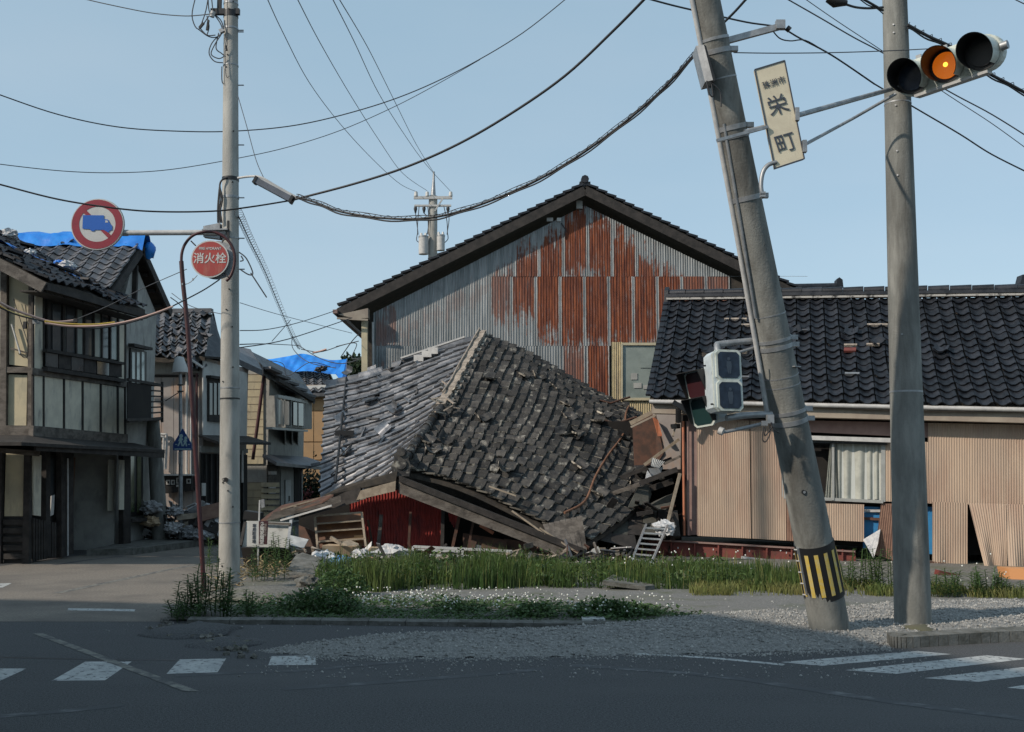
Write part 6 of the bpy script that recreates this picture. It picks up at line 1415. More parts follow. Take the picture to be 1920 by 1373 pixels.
# ------------------------------------------------------------------ lamp, distant pole, left street furniture
def lamp():
    Y = 15.6; t = thing('fluorescent_street_lamp', 'tilted dark fluorescent street lamp hanging from an arm on the upright pole', 'street lamp', P(510, 355, Y))
    a, b_ = P(482, 340, Y - .1), P(545, 374, Y - .1); d = (b_ - a).normalized(); s_ = V((0, 1, 0)); u_ = s_.cross(d) * -1
    MB().bar(a, b_, .13, .085, Z).build('housing', mat('lamp_housing', (.12, .13, .16), (.09, .10, .12), 8, .4), t); MB().bar(a + V((.02, 0, .05)), b_ + V((.02, 0, .05)), .10, .03, Z).build('reflector_top', M['galvw'], t)
    for e_, dd in ((a, -d), (b_, d)): MB().bar(e_, e_ + dd * .04, .15, .11, Z).build('end_cap', M['black'], t)
    MB().tube(catmull([P(446, 334, 15.8), P(470, 331, 15.7), P(490, 333, Y), P(520, 350, Y), P(556, 370, Y)], 5), .018, 6).build('arm', M['galvw'], t)
lamp()
def far_pole():
    Y = 46.0; q = lambda x, y, d=0: P(x, y, Y + d); b = V((q(812, 480).x, Y, 0)); t = thing('transformer_pole', 'distant utility pole with crossarms, insulators and two grey transformers behind the barn', 'utility pole', b)
    MB().tube([b, q(812, 368)], [.24, .19], 14).build('shaft', M['concrete'], t); MB().tube([q(812, 368), q(813, 340), q(813.5, 322)], [.12, .06, .04], 8).build('pole_top', M['galv'], t)
    for x0, x1, y, h in ((776, 848, 371, .12), (777, 846, 386, .08)): MB().bar(q(x0, y, -.2), q(x1, y, -.2), .10, h).build('crossarm', M['galvw'], t)
    MB().bar(q(830, 373, -.25), q(815, 396, -.25), .06, .06).build('arm_brace', M['galvw'], t)
    for x in (780, 801, 845): MB().tube([q(x, 368, -.2), q(x, 360, -.2)], [.09, .07], 8).build('insulator', M['signwhite'], t)
    for x in (779, 795, 840): MB().tube([q(x, 386, -.2), q(x, 392, -.2), q(x, 400, -.2)], [.05, .08, .03], 6).build('cutout_switch', M['cable'], t)
    for x0, x1, y0, y1 in ((785, 803, 443, 477), (819, 834, 441, 470)):
        c = (x0 + x1) / 2; tr = MB().tube([q(c, y1, -.3), q(c, y0 + 3, -.3)], abs(q(x1, y0).x - q(x0, y0).x) / 2, 16).build('transformer', M['galvw'], t)
        MB().tube([q(c, y0 + 3, -.3), q(c, y0, -.3)], abs(q(x1, y0).x - q(x0, y0).x) / 2 * 1.05, 16).build('transformer_lid', M['galv'], tr)
        for dx in (-4, 4): MB().tube([q(c + dx, y0, -.3), q(c + dx, y0 - 6, -.3)], [.07, .04], 6).build('bushing', M['signwhite'], tr)
    MB().bar(q(800, 455), q(822, 462), .1, .12).build('transformer_hanger', M['cable'], t)
    for pts in ([(779, 400), (783, 430), (784, 440)], [(795, 400), (802, 410), (803, 440)], [(786, 386), (783, 420), (783, 440)], [(802, 386), (804, 415), (801, 440)], [(832, 386), (838, 415), (839, 438)], [(840, 400), (842, 412), (838, 440)], [(783, 437), (781, 450), (786, 455)], [(839, 437), (840, 448), (834, 455)]): MB().tube(catmull([q(x, y, -.2) for x, y in pts], 4), .018, 4).build('jumper_wire', M['cable_th'], t)
far_pole()
def street_bits():
    b = G(338, 1022); Y = b.y; q = lambda x, y, d=0: P(x, y, Y + d)
    t = thing('shaded_street_lamp', 'old street lamp with white conical shade on a thin pole by the pinkish house', 'street lamp', b)
    MB().tube([b, q(339, 850), q(338, 700)], [.055, .05, .04], 8).build('post', M['galv'], t)
    MB().tube([q(338, 699), q(338, 697), q(336, 671), q(336, 669)], [.20, .20, .11, .06], 16).build('shade', M['white'], t)
    for y in (722, 734): MB().bar(q(333, y, -.05), q(344, y, -.05), .05, .03).build('clamp', M['black'], t)
    MB().tube([q(337, 735), q(310, 752)], .012, 4).build('stay_wire', M['cable'], t)
    s = thing('pedestrian_crossing_sign', 'blue pentagonal pedestrian crossing sign with two walking figures on the lamp pole', 'road sign', q(345, 846, -.12))
    c = V((0, -.15, 0)); pl = MB().prism([q(x, y) + c for x, y in ((328, 845), (328, 833), (346, 804), (363, 833), (363, 845))], (0, .02, 0)).build('plate', M['signnavy'], s)
    c2 = V((0, -.155, 0)); pz = lambda pts: [q(x, y) + c2 for x, y in pts]
    wh = mat('sign_symbol', (.30, .42, .44), rough=.5)
    MB().prism(pz([(331, 841.5), (361, 841.5), (361, 843.5), (331, 843.5)]), (0, .004, 0)).build('symbol_line', wh, s)
    for ox, oy, k in ((342.5, 828, 1.0), (351, 830, .82)):
        m = MB(); m.disc(q(ox + 1, oy - 10 * k) + c2, V((1, 0, 0)), Z, .045 * k, .004, 10)
        m.prism(pz([(ox - 2 * k, oy - 7 * k), (ox + 2.5 * k, oy - 7 * k), (ox + 5 * k, oy - 2 * k), (ox + 2 * k, oy - 2 * k), (ox + 4 * k, oy + 9 * k), (ox + 1.6 * k, oy + 9 * k), (ox, oy + 2 * k), (ox - 4 * k, oy + 9 * k), (ox - 6 * k, oy + 9 * k), (ox - 2 * k, oy - 1 * k), (ox - 5 * k, oy)]), (0, .004, 0)); m.build('walking_figure', wh, s)
    for x in (332, 356): MB().prism(pz([(x, 833), (x + 4, 833), (x + 4, 834.5), (x, 834.5)]), (0, .004, 0)).build('symbol_line', wh, s)
    MB().prism([q(338, 848) + c, q(344, 848) + c, q(344, 871) + c, q(338, 871) + c], (0, .06, 0)).build('control_box', M['galv'], t)
    # short leaning concrete post
    b = G(302, 1022); t = thing('leaning_concrete_post', 'short grey concrete post leaning against the grey gabled house balcony', 'post', b)
    MB().tube([b, P(287, 790, b.y + .3)], [.20, .15], 16).build('shaft', M['concrete2'], t)
    MB().bar(P(313, 1010, b.y - .2), P(308, 965, b.y - .2), .03, .08, V((0, 1, 0))).build('black_strip', M['black'], t)
    # planter, ochre box
    b = G(283, 1018); p0 = MB().tube([b, b + Z * .02, b + Z * .34, b + Z * .36], [.17, .18, .24, .25], 12).build('plant_pot', mat('dark_green_pot', (.03, .04, .035), rough=.6), None, label='dark plastic plant pot at the foot of the leaning concrete post', cat='plant pot')
    b = G(326, 1016); MB().box(b + Z * .25, (.32, .3, .5)).build('ochre_box', M['orange'], None, label='ochre box standing between the leaning post and the lamp pole', cat='box')
street_bits()
def debris_heaps():
    # street debris in front of the pinkish house: big pieces as things
    def piece(px, py, Yd, w, h, m, lab, cat, rot=0, th=.03, tilt=.6, grp=None):
        c = P(px, py, Yd); a = V((math.cos(rot), .1, math.sin(rot))).normalized(); b_ = V((-math.sin(rot) * .6, tilt, math.cos(rot))).normalized()
        MB().box(c, (w, h, th), a, b_).build(lab.split('|')[0], M[m], None, label=lab.split('|')[1], cat=cat, group=grp)
    Yd = 25.5
    g = 'broken boards heaped in front of the pinkish house'
    for i, (px, py, w, h, m, rot, lab) in enumerate(((395, 960, .55, .4, 'sidingdk', .25, 'broken_chair_panel|dark brown framed panel on top of the street debris'), (388, 985, .6, .25, 'timber_dk', -.4, 'broken_board|dark board sloping across the debris behind the red post'), (402, 990, .5, .2, 'galvw', -.7, 'broken_board|grey board end sticking down beside the concrete pole'), (360, 968, .7, .15, 'timber_lt', .1, 'broken_board|pale batten on the top left of the debris'), (372, 978, .5, .3, 'timber_dk', .5, 'broken_board|dark board tilted in the middle of the debris'), (398, 1000, .7, .08, 'timber_lt', -.35, 'broken_board|thin pale strip lying low against the concrete pole'), (390, 972, .7, .05, 'galvw', .02, 'broken_board|thin grey lath lying level on the debris'), (352, 985, .4, .2, 'timber_lt', .4, 'broken_board|short pale board by the lamp pole foot'))):
        piece(px, py, Yd + i * .05, w, h, m, lab, 'board', rot, grp=g if 'broken_board' in lab else None)
    for i, (px, py, r_, m, lab) in enumerate(((372, 1002, .26, 'plasticdk', 'crumpled pale plastic sheet at the foot of the debris'), (390, 998, .22, 'plastic', 'crumpled white bag in the middle of the street debris'), (356, 996, .2, 'plasticdk', 'clear plastic bag beside the lamp pole'), (326, 990, .22, 'bag', 'white bag on the ochre box'), (283, 952, .24, 'plasticdk', 'clear rubbish bag above the plant pot at the house corner'), (283, 978, .2, 'card', 'brown paper bag on the plant pot'), (329, 960, .18, 'plasticdk', 'upright clear plastic bag right of the leaning post'))):
        blob('rubbish_bag', P(px, py, Yd + .2), r_, M[m], lab, 'bag', 'rubbish bags on the street', i + 11)
    d = MB()
    for k in range(380):
        px = R.uniform(272, 414) ; base = 1010 if px > 340 else 1015; hh = 62 if px > 340 else 66; py = base - R.random() ** 1.6 * hh
        c = P(px, py, Yd + .5 + R.uniform(0, .6)); a = V((R.uniform(-1, 1), R.uniform(-.5, .5), R.uniform(-.7, .7))).normalized(); b_ = a.cross(V((R.random(), R.random(), R.random()))).normalized(); d.box(c, (R.uniform(.1, .4), R.uniform(.05, .22), .02), a, b_, mi=R.choice((0, 1, 2, 3)))
    d.build('street_debris', [M['timber_dk'], M['timber'], M['plastic'], M['galvw']], kind='stuff')
    d = MB()
    for k in range(420):
        px = R.uniform(545, 1180); Yr = R.uniform(19.6, 21.2); c = P(px, 1000, Yr); c.z = abs(R.gauss(0, .10)) + .03
        a = V((R.uniform(-1, 1), R.uniform(-.6, .6), R.uniform(-.35, .35))).normalized(); b_ = a.cross(V((R.random(), R.random(), R.random()))).normalized()
        L_ = R.uniform(.08, .7) if R.random() < .5 else R.uniform(.05, .2); d.box(c, (L_, R.uniform(.02, .12), R.uniform(.01, .04)), a, b_, mi=R.choice((0, 0, 1, 1, 2, 3, 4, 5)))
    d.build('rubble', [M['timber_dk'], M['timber'], M['timber_lt'], M['mortar'], M['wood_rd'], M['tilegrey']], kind='stuff')
    # boards between the collapsed house and the barn / tiled house
    t = thing('wrecked_annex', 'torn open dark wreck of walls and timber between collapsed roof and beige house', 'ruin', P(1230, 1040, 23.5))
    pr = lambda pts, Yv, m, nm, th=.06: MB().prism([P(x, y, Yv + dy) for x, y, dy in pts], (0, th, 0)).build(nm, M[m], t)
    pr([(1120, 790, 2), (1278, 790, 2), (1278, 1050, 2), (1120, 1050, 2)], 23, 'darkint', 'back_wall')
    pr([(1222, 768, 1.2), (1277, 758, 1.2), (1276, 880, 1), (1244, 880, 1)], 23, 'pinkwall', 'torn_wall_panel')
    pr([(1186, 792, 1), (1228, 768, 1), (1244, 850, .8), (1232, 870, .8), (1190, 880, .8)], 23.2, 'wood_rd', 'rust_wall_panel')
    pr([(1224, 782, 1), (1234, 788, 1), (1242, 818, .8), (1234, 818, .8)], 23.0, 'orangetrim', 'torn_strip')
    for i, (x0, y0, x1, y1, w_, m_, dy) in enumerate(((1182, 794, 1236, 766, .09, 'timber_lt', .6), (1183, 801, 1230, 778, .04, 'fascia', .5), (1208, 872, 1273, 824, .06, 'timber_lt', .6), (1246, 870, 1275, 856, .05, 'timber', .3), (1190, 910, 1270, 880, .10, 'timber_dk', .2), (1150, 925, 1200, 908, .08, 'timber', .2), (1165, 935, 1262, 902, .12, 'timber_dk', .6), (1275, 888, 1244, 1010, .06, 'timber_lt', -.4), (1262, 960, 1268, 1008, .16, 'timber_dk', -.2), (1271, 778, 1262, 818, .04, 'fascia', .3), (1261, 800, 1272, 799, .10, 'timber', .3), (1152, 900, 1260, 860, .08, 'timber_dk', .8))):
        MB().bar(P(x0, y0, 22.6 + dy), P(x1, y1, 22.4 + dy), w_, w_, V((0, 1, 0))).build('beam' if w_ > .07 else 'batten', M[m_], t)
    sheet(t, P(1222, 858, 22.9), P(1246, 866, 22.9), P(1236, 878, 22.7), P(1220, 874, 22.7), .04, .012, M['signwhite'], name='corrugated_scrap')
    pr([(1214, 882, 0), (1224, 896, 0), (1210, 900, 0)], 22.8, 'plastic', 'plastic_scrap'); pr([(1216, 878, 0), (1244, 876, 0), (1236, 892, 0), (1222, 894, 0)], 22.9, 'galv', 'metal_scrap')
    pr([(1196, 914, .2), (1216, 910, .3), (1222, 926, .3), (1216, 944, 0), (1178, 952, -.2)], 22.6, 'slabdk', 'broken_slab', .1)
    pr([(1250, 930, .2), (1262, 926, .3), (1262, 940, .3), (1248, 956, 0), (1212, 952, 0), (1216, 946, .3)], 22.4, 'slabdk', 'broken_slab', .1)
    for i in range(5):
        x0 = 1126 + i * 27; pr([(x0, 958 - i, .8), (x0 + 25, 957 - i, .8), (x0 + 24, 1004, -.4), (x0 - 3, 1002, -.4)], 22.3, 'slabdk' if i % 2 else 'timber_dk', 'fallen_roof_sheet', .03)
    pr([(1110, 998, 0), (1190, 1004, 0), (1196, 1030, -.2), (1120, 1012, -.2)], 21.8, 'timber_dk', 'fallen_board', .08)
    for k in range(34):
        c = P(R.uniform(1118, 1272), R.uniform(945, 1040), 22.4 + R.uniform(-.3, .5)); a = V((R.uniform(-1, 1), R.uniform(-.5, .5), R.uniform(-.6, .6))).normalized(); b_ = a.cross(V((R.random(), R.random(), R.random()))).normalized()
        MB().box(c, (R.uniform(.2, .6), R.uniform(.04, .16), .025), a, b_).build('splintered_board', M[R.choice(('timber_dk', 'darkint', 'timber_dk', 'wood_rd'))], t)
    blob('crumpled_plastic', P(1246, 990, 21.9), .22, M['plastic'], 'crumpled clear plastic caught behind the ladder top', 'plastic sheet', seed=31)
    # ladder
    l0, l1, r0, r1 = P(1184, 1052, 20.6), P(1211, 984, 21.6), P(1221, 1056, 20.5), P(1251, 986, 21.6)
    t = thing('aluminium_ladder', 'short aluminium ladder leaning against the wreck beside the red beam', 'ladder', l0)
    for a, b_ in ((l0, l1), (r0, r1)): MB().bar(a - (b_ - a) * .15, b_, .035, .06, V((0, 1, 0))).build('stile', M['alu'], t)
    for i in range(7): f_ = .04 + i * .145; MB().bar(lerp(l0, l1, f_), lerp(r0, r1, f_), .04, .03).build('rung', M['alu'], t)
    # items along the front of the gable
    t = thing('leaning_shelf', 'open wooden shelf frame with brown back leaning in front of the red gable', 'shelf', P(640, 1025, 20.8))
    A_, B_, C_, D_ = P(590, 968, 20.9), P(678, 961, 20.9), P(686, 1025, 20.6), P(596, 1030, 20.6)
    MB().prism([A_ + V((0, .2, 0)), B_ + V((0, .2, 0)), C_ + V((0, .2, 0)), D_ + V((0, .2, 0))], (0, .02, 0)).build('back_board', M['brownply'], t)
    for a, b_ in ((A_, B_), (B_, C_), (D_, A_)): MB().bar(a, b_, .04, .035, V((0, 1, 0)) if abs(a.z - b_.z) > .3 else Z).build('frame_rail', M['timber_lt'], t)
    for f_ in (.24, .48, .78): MB().bar(lerp(A_, D_, f_) + V((.02, .08, 0)), lerp(B_, C_, f_) + V((0, .08, 0)), .20, .025).build('shelf_board', M['timber_lt'], t)
    MB().prism([P(664, 1004, 20.85), P(682, 1003, 20.85), P(683, 1024, 20.85), P(640, 1026, 20.85), P(640, 1011, 20.85), P(664, 1008, 20.85)], (0, .02, 0)).build('pale_panel', M['orange'], t)
    bx = MB(); bx.prism([P(604, 1023, 20.2), P(665, 1025, 20.4), P(664, 1046, 20.4), P(604, 1046, 20.2)], (.05, .45, 0)); bx.build('cardboard_box', M['card'], None, label='open cardboard box lying in front of the leaning shelf', cat='box')
    MB().bar(P(620, 1008, 20.3), P(640, 1020, 20.2), .05, .06).build('split_batten', M['timber_lt'], None, label='short split batten sticking up from the cardboard box', cat='batten')
    MB().prism([P(637, 1020, 20.2), P(655, 1016, 20.3), P(672, 1023, 20.1), P(650, 1024, 20.0)], (0, .06, .03)).build('wood_offcut', M['timber_lt'], None, label='flat wooden offcut lying across the cardboard box', cat='board')
    MB().prism([P(682, 1030, 20.1), P(697, 1015, 20.2), P(696, 1024, 20.1), P(686, 1036, 20.0)], (0, .03, 0)).build('torn_card', M['paper'], None, label='pointed torn white card standing beside the cardboard box', cat='card')
    MB().prism([P(690, 1027, 20.2), P(726, 1028, 20.3), P(722, 1050, 20.2), P(680, 1050, 20.1)], (0, .3, 0)).build('open_carton', M['card'], None, label='second pale carton right of the torn card', cat='box')
    blob('paper_bag', P(676, 1040, 19.9), .16, M['bag'], 'crumpled white bag between the two cartons', 'bag', seed=41)
    blob('blue_bag', P(640, 1053, 19.4), .19, mat('blue_bag_film', (.03, .14, .45), (.25, .50, .62), 6, .4, bump=.8, bscale=15), 'crumpled blue and turquoise plastic bag in the grass before the carton', 'bag', seed=42, squash=.5)
    blob('grey_sack', P(606, 1050, 19.6), .24, M['plastic'], 'pale grey crumpled sack at the left of the cardboard box', 'bag', seed=43, squash=.7)
    blob('white_sack', P(735, 1040, 20.2), .34, M['bag'], 'dirty white rounded sack under the red corrugated wall', 'bag', seed=44, squash=.55)
    # aluminium window frame and laths lying in the grass
    t = thing('fallen_window_frame', 'white metal window frame lying flat in front of the red gable', 'window frame', P(860, 1035, 20.4))
    for x0, y0, x1, y1 in ((775, 1025, 960, 1034), (772, 1040, 955, 1046), (775, 1025, 772, 1040), (868, 1029, 866, 1043), (960, 1034, 955, 1046), (780, 1031, 862, 1034)): MB().bar(P(x0, y0, 20.2), P(x1, y1, 20.2), .05, .045).build('rail', M['signwhite'], t)
    MB().bar(P(900, 1057, 19.6), P(948, 1061, 19.6), .05, .10).build('white_board', M['signwhite'], None, label='white board end showing through the grass below the metal frame', cat='board')
    MB().bar(P(1010, 1056, 20), P(1110, 1052, 20), .06, .05).build('white_lath', M['paper'], None, label='thin white lath lying in the grass left of the ladder', cat='lath')
    MB().bar(P(1060, 1056, 20.4), P(1122, 1030, 20.6), .05, .04).build('pale_lath', M['paper'], None, label='pale lath propped up with its tip by the collapsed corner', cat='lath')
    MB().bar(P(1112, 1036, 20.5), P(1124, 1030, 20.5), .03, .12).build('white_shard', M['signwhite'], None, label='small bright white shard at the tip of the propped lath', cat='shard')
    MB().prism([P(1150, 1085, 16.6), P(1228, 1105, 16.0), P(1210, 1107, 15.9), P(1130, 1097, 16.0)], (0, 0, .06)).build('flat_slab', M['kerb'], None, label='flat grey concrete slab lying in front of the tall grass', cat='slab')
    MB().prism([G(1090, 1166), G(1132, 1166), G(1135, 1171), G(1092, 1171)], (0, 0, .06)).build('white_block', M['paint'], None, label='small white concrete block on the kerb edge below the clover', cat='block')
    # tilted concrete pieces left
    MB().prism([P(548, 1050, 18.2), P(560, 1046, 18.3), P(600, 1058, 18.0), P(596, 1080, 17.4), P(540, 1068, 17.6)], (0, .35, .06)).build('concrete_chunk', M['kerb'], None, label='large tilted concrete chunk left of the grey sack', cat='concrete chunk')
    blob('concrete_chunk', G(578, 1110) + Z * .1, .20, M['kerb'], 'small rough concrete lump below the tilted chunk', 'concrete chunk', seed=51)
    blob('rubble_bank', G(500, 1118) + Z * -.02, .95, M['lot'], None, None, seed=52, squash=.16)["kind"] = 'stuff'
    # chunks along the broken kerb
    d = MB()
    for k in range(120):
        t0_ = R.random(); x = lerp(300, 460, t0_) + R.gauss(0, 10); y = lerp(1172, 1218, t0_) + R.gauss(0, 8); c = G(x, y) + Z * .015; s = R.uniform(.015, .07)
        a = V((R.uniform(-1, 1), R.uniform(-1, 1), R.uniform(-.3, .3))).normalized(); b_ = a.cross(V((R.random(), R.random(), R.random()))).normalized(); d.box(c, (s, s * .7, s * .6), a, b_)
    d.build('broken_asphalt', M['lot'], kind='stuff')
    blob('asphalt_bank', G(360, 1185) - Z * .03, .55, M['asphalt'], None, None, seed=53, squash=.2)["kind"] = 'stuff'
    blob('asphalt_bank', G(420, 1208) - Z * .03, .45, M['asphalt'], None, None, seed=54, squash=.16)["kind"] = 'stuff'
    # blocks under the flared sheets, orange crate
    MB().prism([P(1890, 1066, 17.6), P(1960, 1068, 17.4), P(1960, 1100, 17.4), P(1896, 1096, 17.6)], (0, .4, 0)).build('orange_crate', M['orangepl'], None, label='orange plastic crate at the foot of the flared beige sheets', cat='crate')
    MB().bar(P(1756, 1076, 18.4), P(1800, 1086, 18.4), .2, .14).build('red_brick_base', M['beamred'], None, label='red brown base block under the loose beige sheet', cat='block')
    for i, (x0, y0, x1, y1, lab) in enumerate(((1750, 1090, 1812, 1098, 'weathered plank on the ground left under the beige sheets'), (1825, 1092, 1890, 1100, 'weathered plank on the ground beside the orange crate'))): MB().bar(P(x0, y0, 17.9), P(x1, y1, 17.8), .15, .06).build('ground_plank', M['timber'], None, label=lab, cat='plank')
debris_heaps()
def small_signs():
    Y = 19.0; t = thing('brown_hall_sign', 'narrow sign of white strip and dark brown board with vertical Japanese writing on thin post', 'sign', P(482, 1060, Y))
    MB().bar(P(483, 1062, Y + .03), P(487, 938, Y + .03), .026, .026, V((0, 1, 0))).build('post', M['galvw'], t)
    w = MB().prism([P(467, 977, Y), P(486, 977, Y), P(486, 1024, Y), P(467, 1024, Y)], (0, -.02, 0)).build('white_strip', M['signwhite'], t)
    b_ = MB().prism([P(486, 977, Y), P(503, 977, Y), P(501, 1021, Y), P(486, 1021, Y)], (0, -.025, 0)).build('brown_board', M['signbrown'], t)
    text('多\n聞\n家\n聞\n堂', .082, P(492, 1000, Y) + V((0, -.03, 0)), V((1, 0, 0)), Z, M['signwhite'], t, bold=.0015, spacing=.95); text('専\n用\n駐\n車\n場', .070, P(477, 1001, Y) + V((0, -.025, 0)), V((1, 0, 0)), Z, M['ink'], t, bold=.001, spacing=.98)
    text('奥\n能\n登\n の\n里'.replace(' ', ''), .045, P(498.5, 994, Y) + V((0, -.03, 0)), V((1, 0, 0)), Z, M['pinkwall'], t, spacing=.98)
    t = thing('white_notice_board', 'wide blank white board in a grey frame behind the brown sign', 'board', P(500, 1025, 19.6))
    MB().prism([P(462, 977, 19.8), P(545, 980, 19.8), P(537, 1027, 19.5), P(450, 1025, 19.5)], (0, .03, 0)).build('plate', M['greyplaster'], t)
    MB().bar(P(546, 976, 19.8), P(539, 1030, 19.45), .05, .05, V((0, 1, 0))).build('frame_rail', M['galv'], t); MB().bar(P(460, 980, 19.8), P(451, 1024, 19.45), .05, .05, V((0, 1, 0))).build('frame_rail', M['timber_dk'], t)
    MB().bar(P(495, 981, 19.7), P(545, 983, 19.7), .05, .04).build('frame_rail', M['timber'], t)
    MB().prism([P(452, 1027, 19.7), P(540, 1030, 19.7), P(540, 1064, 19.7), P(458, 1062, 19.7)], (0, .3, 0)).build('plinth', M['darkint'], t)
    MB().prism([P(458, 958, 22), P(486, 962, 22), P(486, 976, 22), P(455, 974, 22)], (0, .4, 0)).build('dark_bonnet', M['black'], None, label='dark low object behind the top of the white board', cat='bin')
    MB().prism([P(544, 1004, 19.2), P(578, 1012, 19.3), P(569, 1028, 19.1), P(544, 1022, 19.0)], (0, .05, 0)).build('fallen_white_board', M['paper'], None, label='small fallen white board tilted right of the wide notice board', cat='board')
    c = P(505, 965, 20); MB().prism([P(489, 937, 20), P(495, 936, 20), P(496, 951, 20), P(490, 953, 20)], (0, .05, 0)).build('mirror_back', M['galv'], None, label='small grey box fixed at the top of the thin sign post', cat='box')
small_signs()

# ------------------------------------------------------------------ wires
OG = 'overhead cables across the sky'
wire('thick black cable sweeping from the top centre down to the tilted lamp', [(1215, -8), (1150, 58), (1060, 142), (960, 212), (860, 270), (760, 314), (660, 346), (545, 376)], 11.5, 15.5, .017, group=OG)
wire('black cable crossing in front of the round truck sign', [(545, 376), (470, 388), (400, 396), (300, 397), (220, 391), (110, 374), (0, 346), (-80, 325)], 15.5, 14.5, .013, group=OG)
wire('twisted thick cable bundle hanging from leaning pole to the lamp', [(1304, 100), (1255, 155), (1200, 206), (1120, 268), (1040, 320), (960, 360), (870, 394), (800, 409), (720, 409), (640, 397), (590, 379), (556, 369)], 11.6, 15.5, .017, group=OG, helix=.15, hr=.022, extra=[(-.03, .012), (.035, .006)])
wire('thin cable bowing from the upper left edge to the top centre', [(1065, -5), (980, 62), (880, 122), (780, 170), (680, 205), (560, 234), (440, 246), (330, 246), (220, 238), (110, 215), (0, 178), (-60, 155)], 20, 15, .010, 'cable_th', group=OG)
wire('faint thin cable running low across the left sky', [(900, 112), (820, 158), (740, 200), (640, 244), (540, 276), (440, 298), (320, 318), (220, 324), (120, 321), (0, 308), (-60, 298)], 24, 17, .008, 'cable_th', group=OG)
for i, (pts, lab) in enumerate((([(500, -5), (530, 60), (580, 155), (640, 235), (700, 300), (750, 345), (782, 360)], 'leftmost of the power lines climbing from the distant transformer pole'), ([(556, -5), (600, 80), (655, 175), (710, 262), (755, 325), (801, 358)], 'second power line climbing from the distant transformer pole'), ([(622, -5), (665, 80), (710, 175), (760, 255), (800, 310), (844, 358)], 'third power line climbing from the distant transformer pole'), ([(634, -5), (690, 90), (735, 180), (780, 270), (812, 322)], 'rightmost power line meeting the tip of the distant pole'))):
    n = len(pts); wire(lab, pts, 18, 46, .010, 'cable_th', group='power lines rising from the distant pole')
wire('coiled guy wire running down behind the upright pole', [(447, 405), (470, 455), (498, 512), (524, 575), (548, 630), (562, 655)], 16, 34, .010, 'cable_th', group='thin cables over the street', helix=.30, hr=.07)
wire('thin cable slanting just right of the upright pole', [(446, 180), (462, 235), (480, 300), (494, 333)], 16, 15.6, .006, 'cable_th', group='thin cables over the street')
for pts, lab, y0, y1, r in (([(450, 620), (500, 618), (560, 605), (628, 583)], 'thin cable to the barn eave, upper of two', 20, 28, .010), ([(450, 652), (540, 636), (660, 596)], 'thin cable to the barn corner, lower of two', 20, 28, .012), ([(450, 646), (500, 645), (560, 648)], 'level thin cable left of the blue ridge tarp', 20, 36, .012), ([(450, 568), (530, 592), (660, 625)], 'faint cable descending towards the barn downpipe', 20, 29, .007), ([(510, 640), (532, 615), (545, 600)], 'short slanting cable by the coiled guy wire', 26, 28, .010),
    ([(560, 648), (600, 672), (640, 682), (680, 672)], 'sagging cable over the blue ridge tarp', 34, 29, .014), ([(565, 655), (600, 660), (640, 648), (672, 640)], 'upper tangled cable between tarp and barn', 34, 29, .014), ([(640, 668), (660, 640), (676, 625), (690, 628)], 'looped cable by the barn downpipe', 30, 29, .014), ([(630, 650), (668, 644), (660, 672), (690, 668)], 'kinked cable beside the barn corner', 30, 29, .012), ([(548, 630), (550, 655), (580, 680), (630, 690)], 'dark cable hanging across the blue tarp', 36, 34, .014), ([(500, 676), (530, 682), (540, 705), (580, 680), (620, 688)], 'wavy cable in front of the ochre house tarp', 34, 34, .012),
    ([(320, 558), (345, 580), (385, 640)], 'thin cable dropping from the gable eave behind the red post', 24, 28, .012), ([(322, 550), (360, 575), (420, 590)], 'second thin cable from the gable eave towards the pole', 24, 22, .008)):
    wire(lab, pts, y0, y1, r, 'cable_th', group='thin cables over the street')
wire('cable insulation tube in orange near the blue tarp', [(586, 662), (600, 659), (612, 655)], 31, 31, .03, 'pinkcab', group=None, name='cable_sleeve')
# left yellow guarded service cables
wire('dark service cable under the yellow guards on the left', [(-20, 568), (30, 590), (70, 600), (120, 611), (180, 616), (240, 606), (290, 590), (326, 573), (380, 545), (412, 524)], 13.5, 15.5, .010, group='service cables in front of the corner house')
wire('thin cable from the corner house window up to the hydrant sign', [(140, 600), (200, 575), (270, 540), (350, 505)], 18, 15.4, .006, 'cable_th', group='service cables in front of the corner house')
for pts, m_, lab, r in (([(-20, 556), (20, 578), (60, 593), (100, 604), (140, 601)], 'pinkcab', 'pink cable guard at the left edge, ending at a black tip', .017), ([(-20, 562), (15, 583), (40, 592), (58, 596)], 'yelcab', 'short yellow cable guard at the left edge', .015), ([(84, 606), (130, 612), (190, 611), (240, 603), (290, 588), (324, 575)], 'pinkcab', 'long pink cable guard curving up to the right', .016), ([(84, 603), (130, 608), (175, 609), (215, 605)], 'yelcab', 'yellow cable guard under the corner house window', .015)):
    wire(lab, pts, 13.4 if pts[0][0] < 0 else 14.0, 14.6, r, m_, group='coloured guards on the service cables', name='cable_guard')
wire('cable end from the top left corner to the pole head', [(140, -6), (200, 8), (280, 24), (340, 30), (372, 29), (398, 26)], 16.5, 15.8, .008, group=OG)
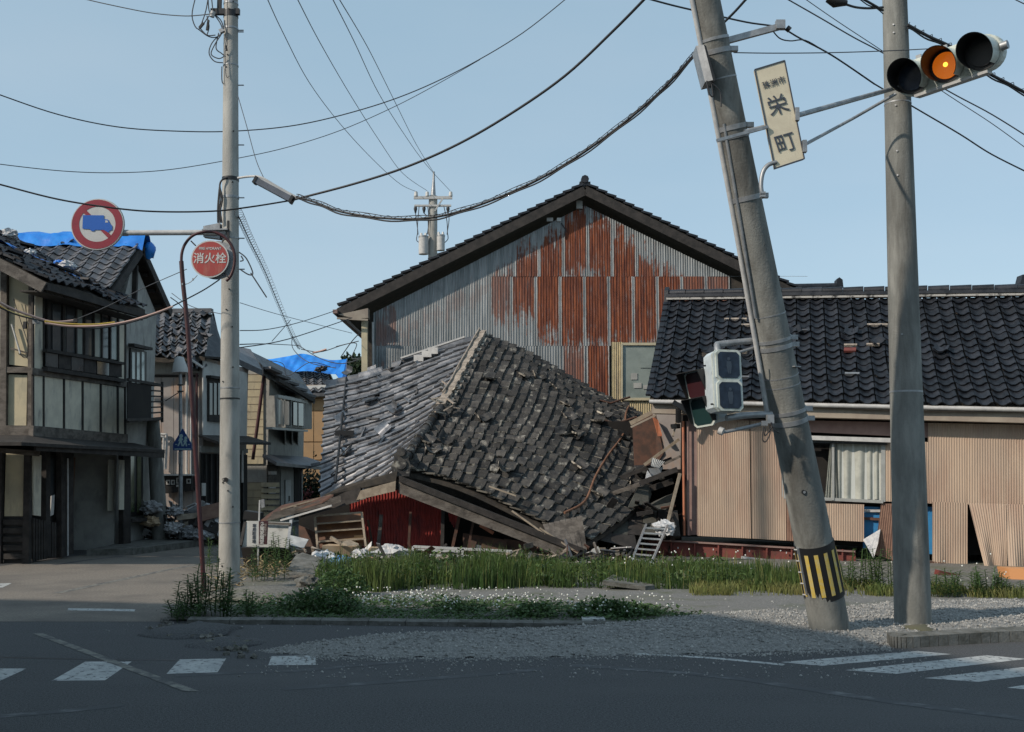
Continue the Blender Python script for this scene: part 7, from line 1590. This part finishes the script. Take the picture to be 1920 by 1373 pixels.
# right side
wire('cable passing the top of the leaning pole to its bracket', [(1205, -5), (1260, 10), (1320, 24), (1400, 42), (1462, 52), (1500, 72), (1560, 104), (1640, 158)], 11.2, 13, .011, group=OG)
wire('cable sloping down behind the upright grey pole to the right edge', [(1640, 158), (1720, 205), (1800, 252), (1860, 290), (1940, 330)], 13, 13.5, .010, group=OG)
wire('drooping jumper below the bracket clamp', [(1446, 54), (1462, 72), (1482, 77), (1510, 76), (1545, 96)], 11.5, 12, .008, group=OG)
wire('steep cable from the top edge into the leaning pole', [(1405, -8), (1380, 20), (1358, 42)], 11, 11.6, .015, group=OG)
wire('thin level stay wire from leaning pole to the traffic light', [(1376, 99), (1450, 100), (1560, 99), (1680, 95), (1790, 89)], LS, RY - .6, .006, 'cable_th', group=OG)
wire('upper thin cable from top edge to behind the grey pole', [(1470, -5), (1540, 35), (1600, 70), (1660, 102), (1780, 172), (1860, 215), (1940, 265)], 13, 14, .009, 'cable_th', group=OG)
wire('lower faint cable beside it going to the right edge', [(1505, -5), (1570, 40), (1655, 96), (1780, 180), (1860, 232), (1940, 290)], 14, 15, .006, 'cable_th', group=OG)
wire('twisted black bundle behind the traffic light going right', [(1702, 47), (1740, 68), (1790, 92), (1850, 135), (1900, 162), (1960, 195)], 12, 12.4, .020, group=OG, helix=.14, hr=.024, extra=[(-.035, .012)])
wire('black bundle at the top left of the grey pole', [(1600, -12), (1630, 5), (1656, 20)], 11.4, 11.6, .015, group=OG, extra=[(-.03, .009)])
wire('black cable from the junction device to the grey pole', [(1585, 8), (1605, 14), (1630, 16), (1656, 14)], 11.4, 11.6, .014, group=OG)
wire('short cable in the extreme upper right corner', [(1895, -5), (1915, 5), (1940, 16)], 12, 12, .007, 'cable_th', group=OG)
MB().tube([P(1552, -4, 11.4), P(1566, 3, 11.4), P(1588, 6, 11.4)], [.05, .07, .03], 10).build('cable_closure', M['black'], None, label='dark cable closure at the top edge left of the grey pole', cat='cable closure')
for i, (x, y) in enumerate(((1298, 104), (1301, 96))):
    pass
# service fittings on the corner house
def fittings():
    t = thing('service_bracket', 'bent grey pipe and wires on the sunlit end wall of the corner house', 'pipe', P(40, 620, 19.9))
    q = lambda x, y: P(x, y, HC.y - .1)
    MB().tube([q(22, 608), q(38, 663)], .02, 6).build('white_pipe', M['signwhite'], t); MB().tube(catmull([q(38, 663), q(44, 670), q(51, 668), q(52, 640), q(50, 600), q(48, 572)], 4), .010, 5).build('loop_cable', M['cable'], t)
    MB().tube(catmull([q(25, 560), q(38, 600), q(48, 630), q(52, 645)], 4), .008, 4).build('wire', M['cable_th'], t); MB().bar(q(20, 653), q(50, 662), .02, .03).build('strap', M['timber'], t)
    MB().box(q(47, 610), (.06, .05, .14)).build('meter_hook', M['black'], t); MB().box(P(68, 604, 14.0), (.08, .05, .05)).build('cable_clamp', M['galv'], t); MB().box(P(142, 601, 14.2), (.05, .04, .05)).build('cable_tip', M['black'], t)
fittings()
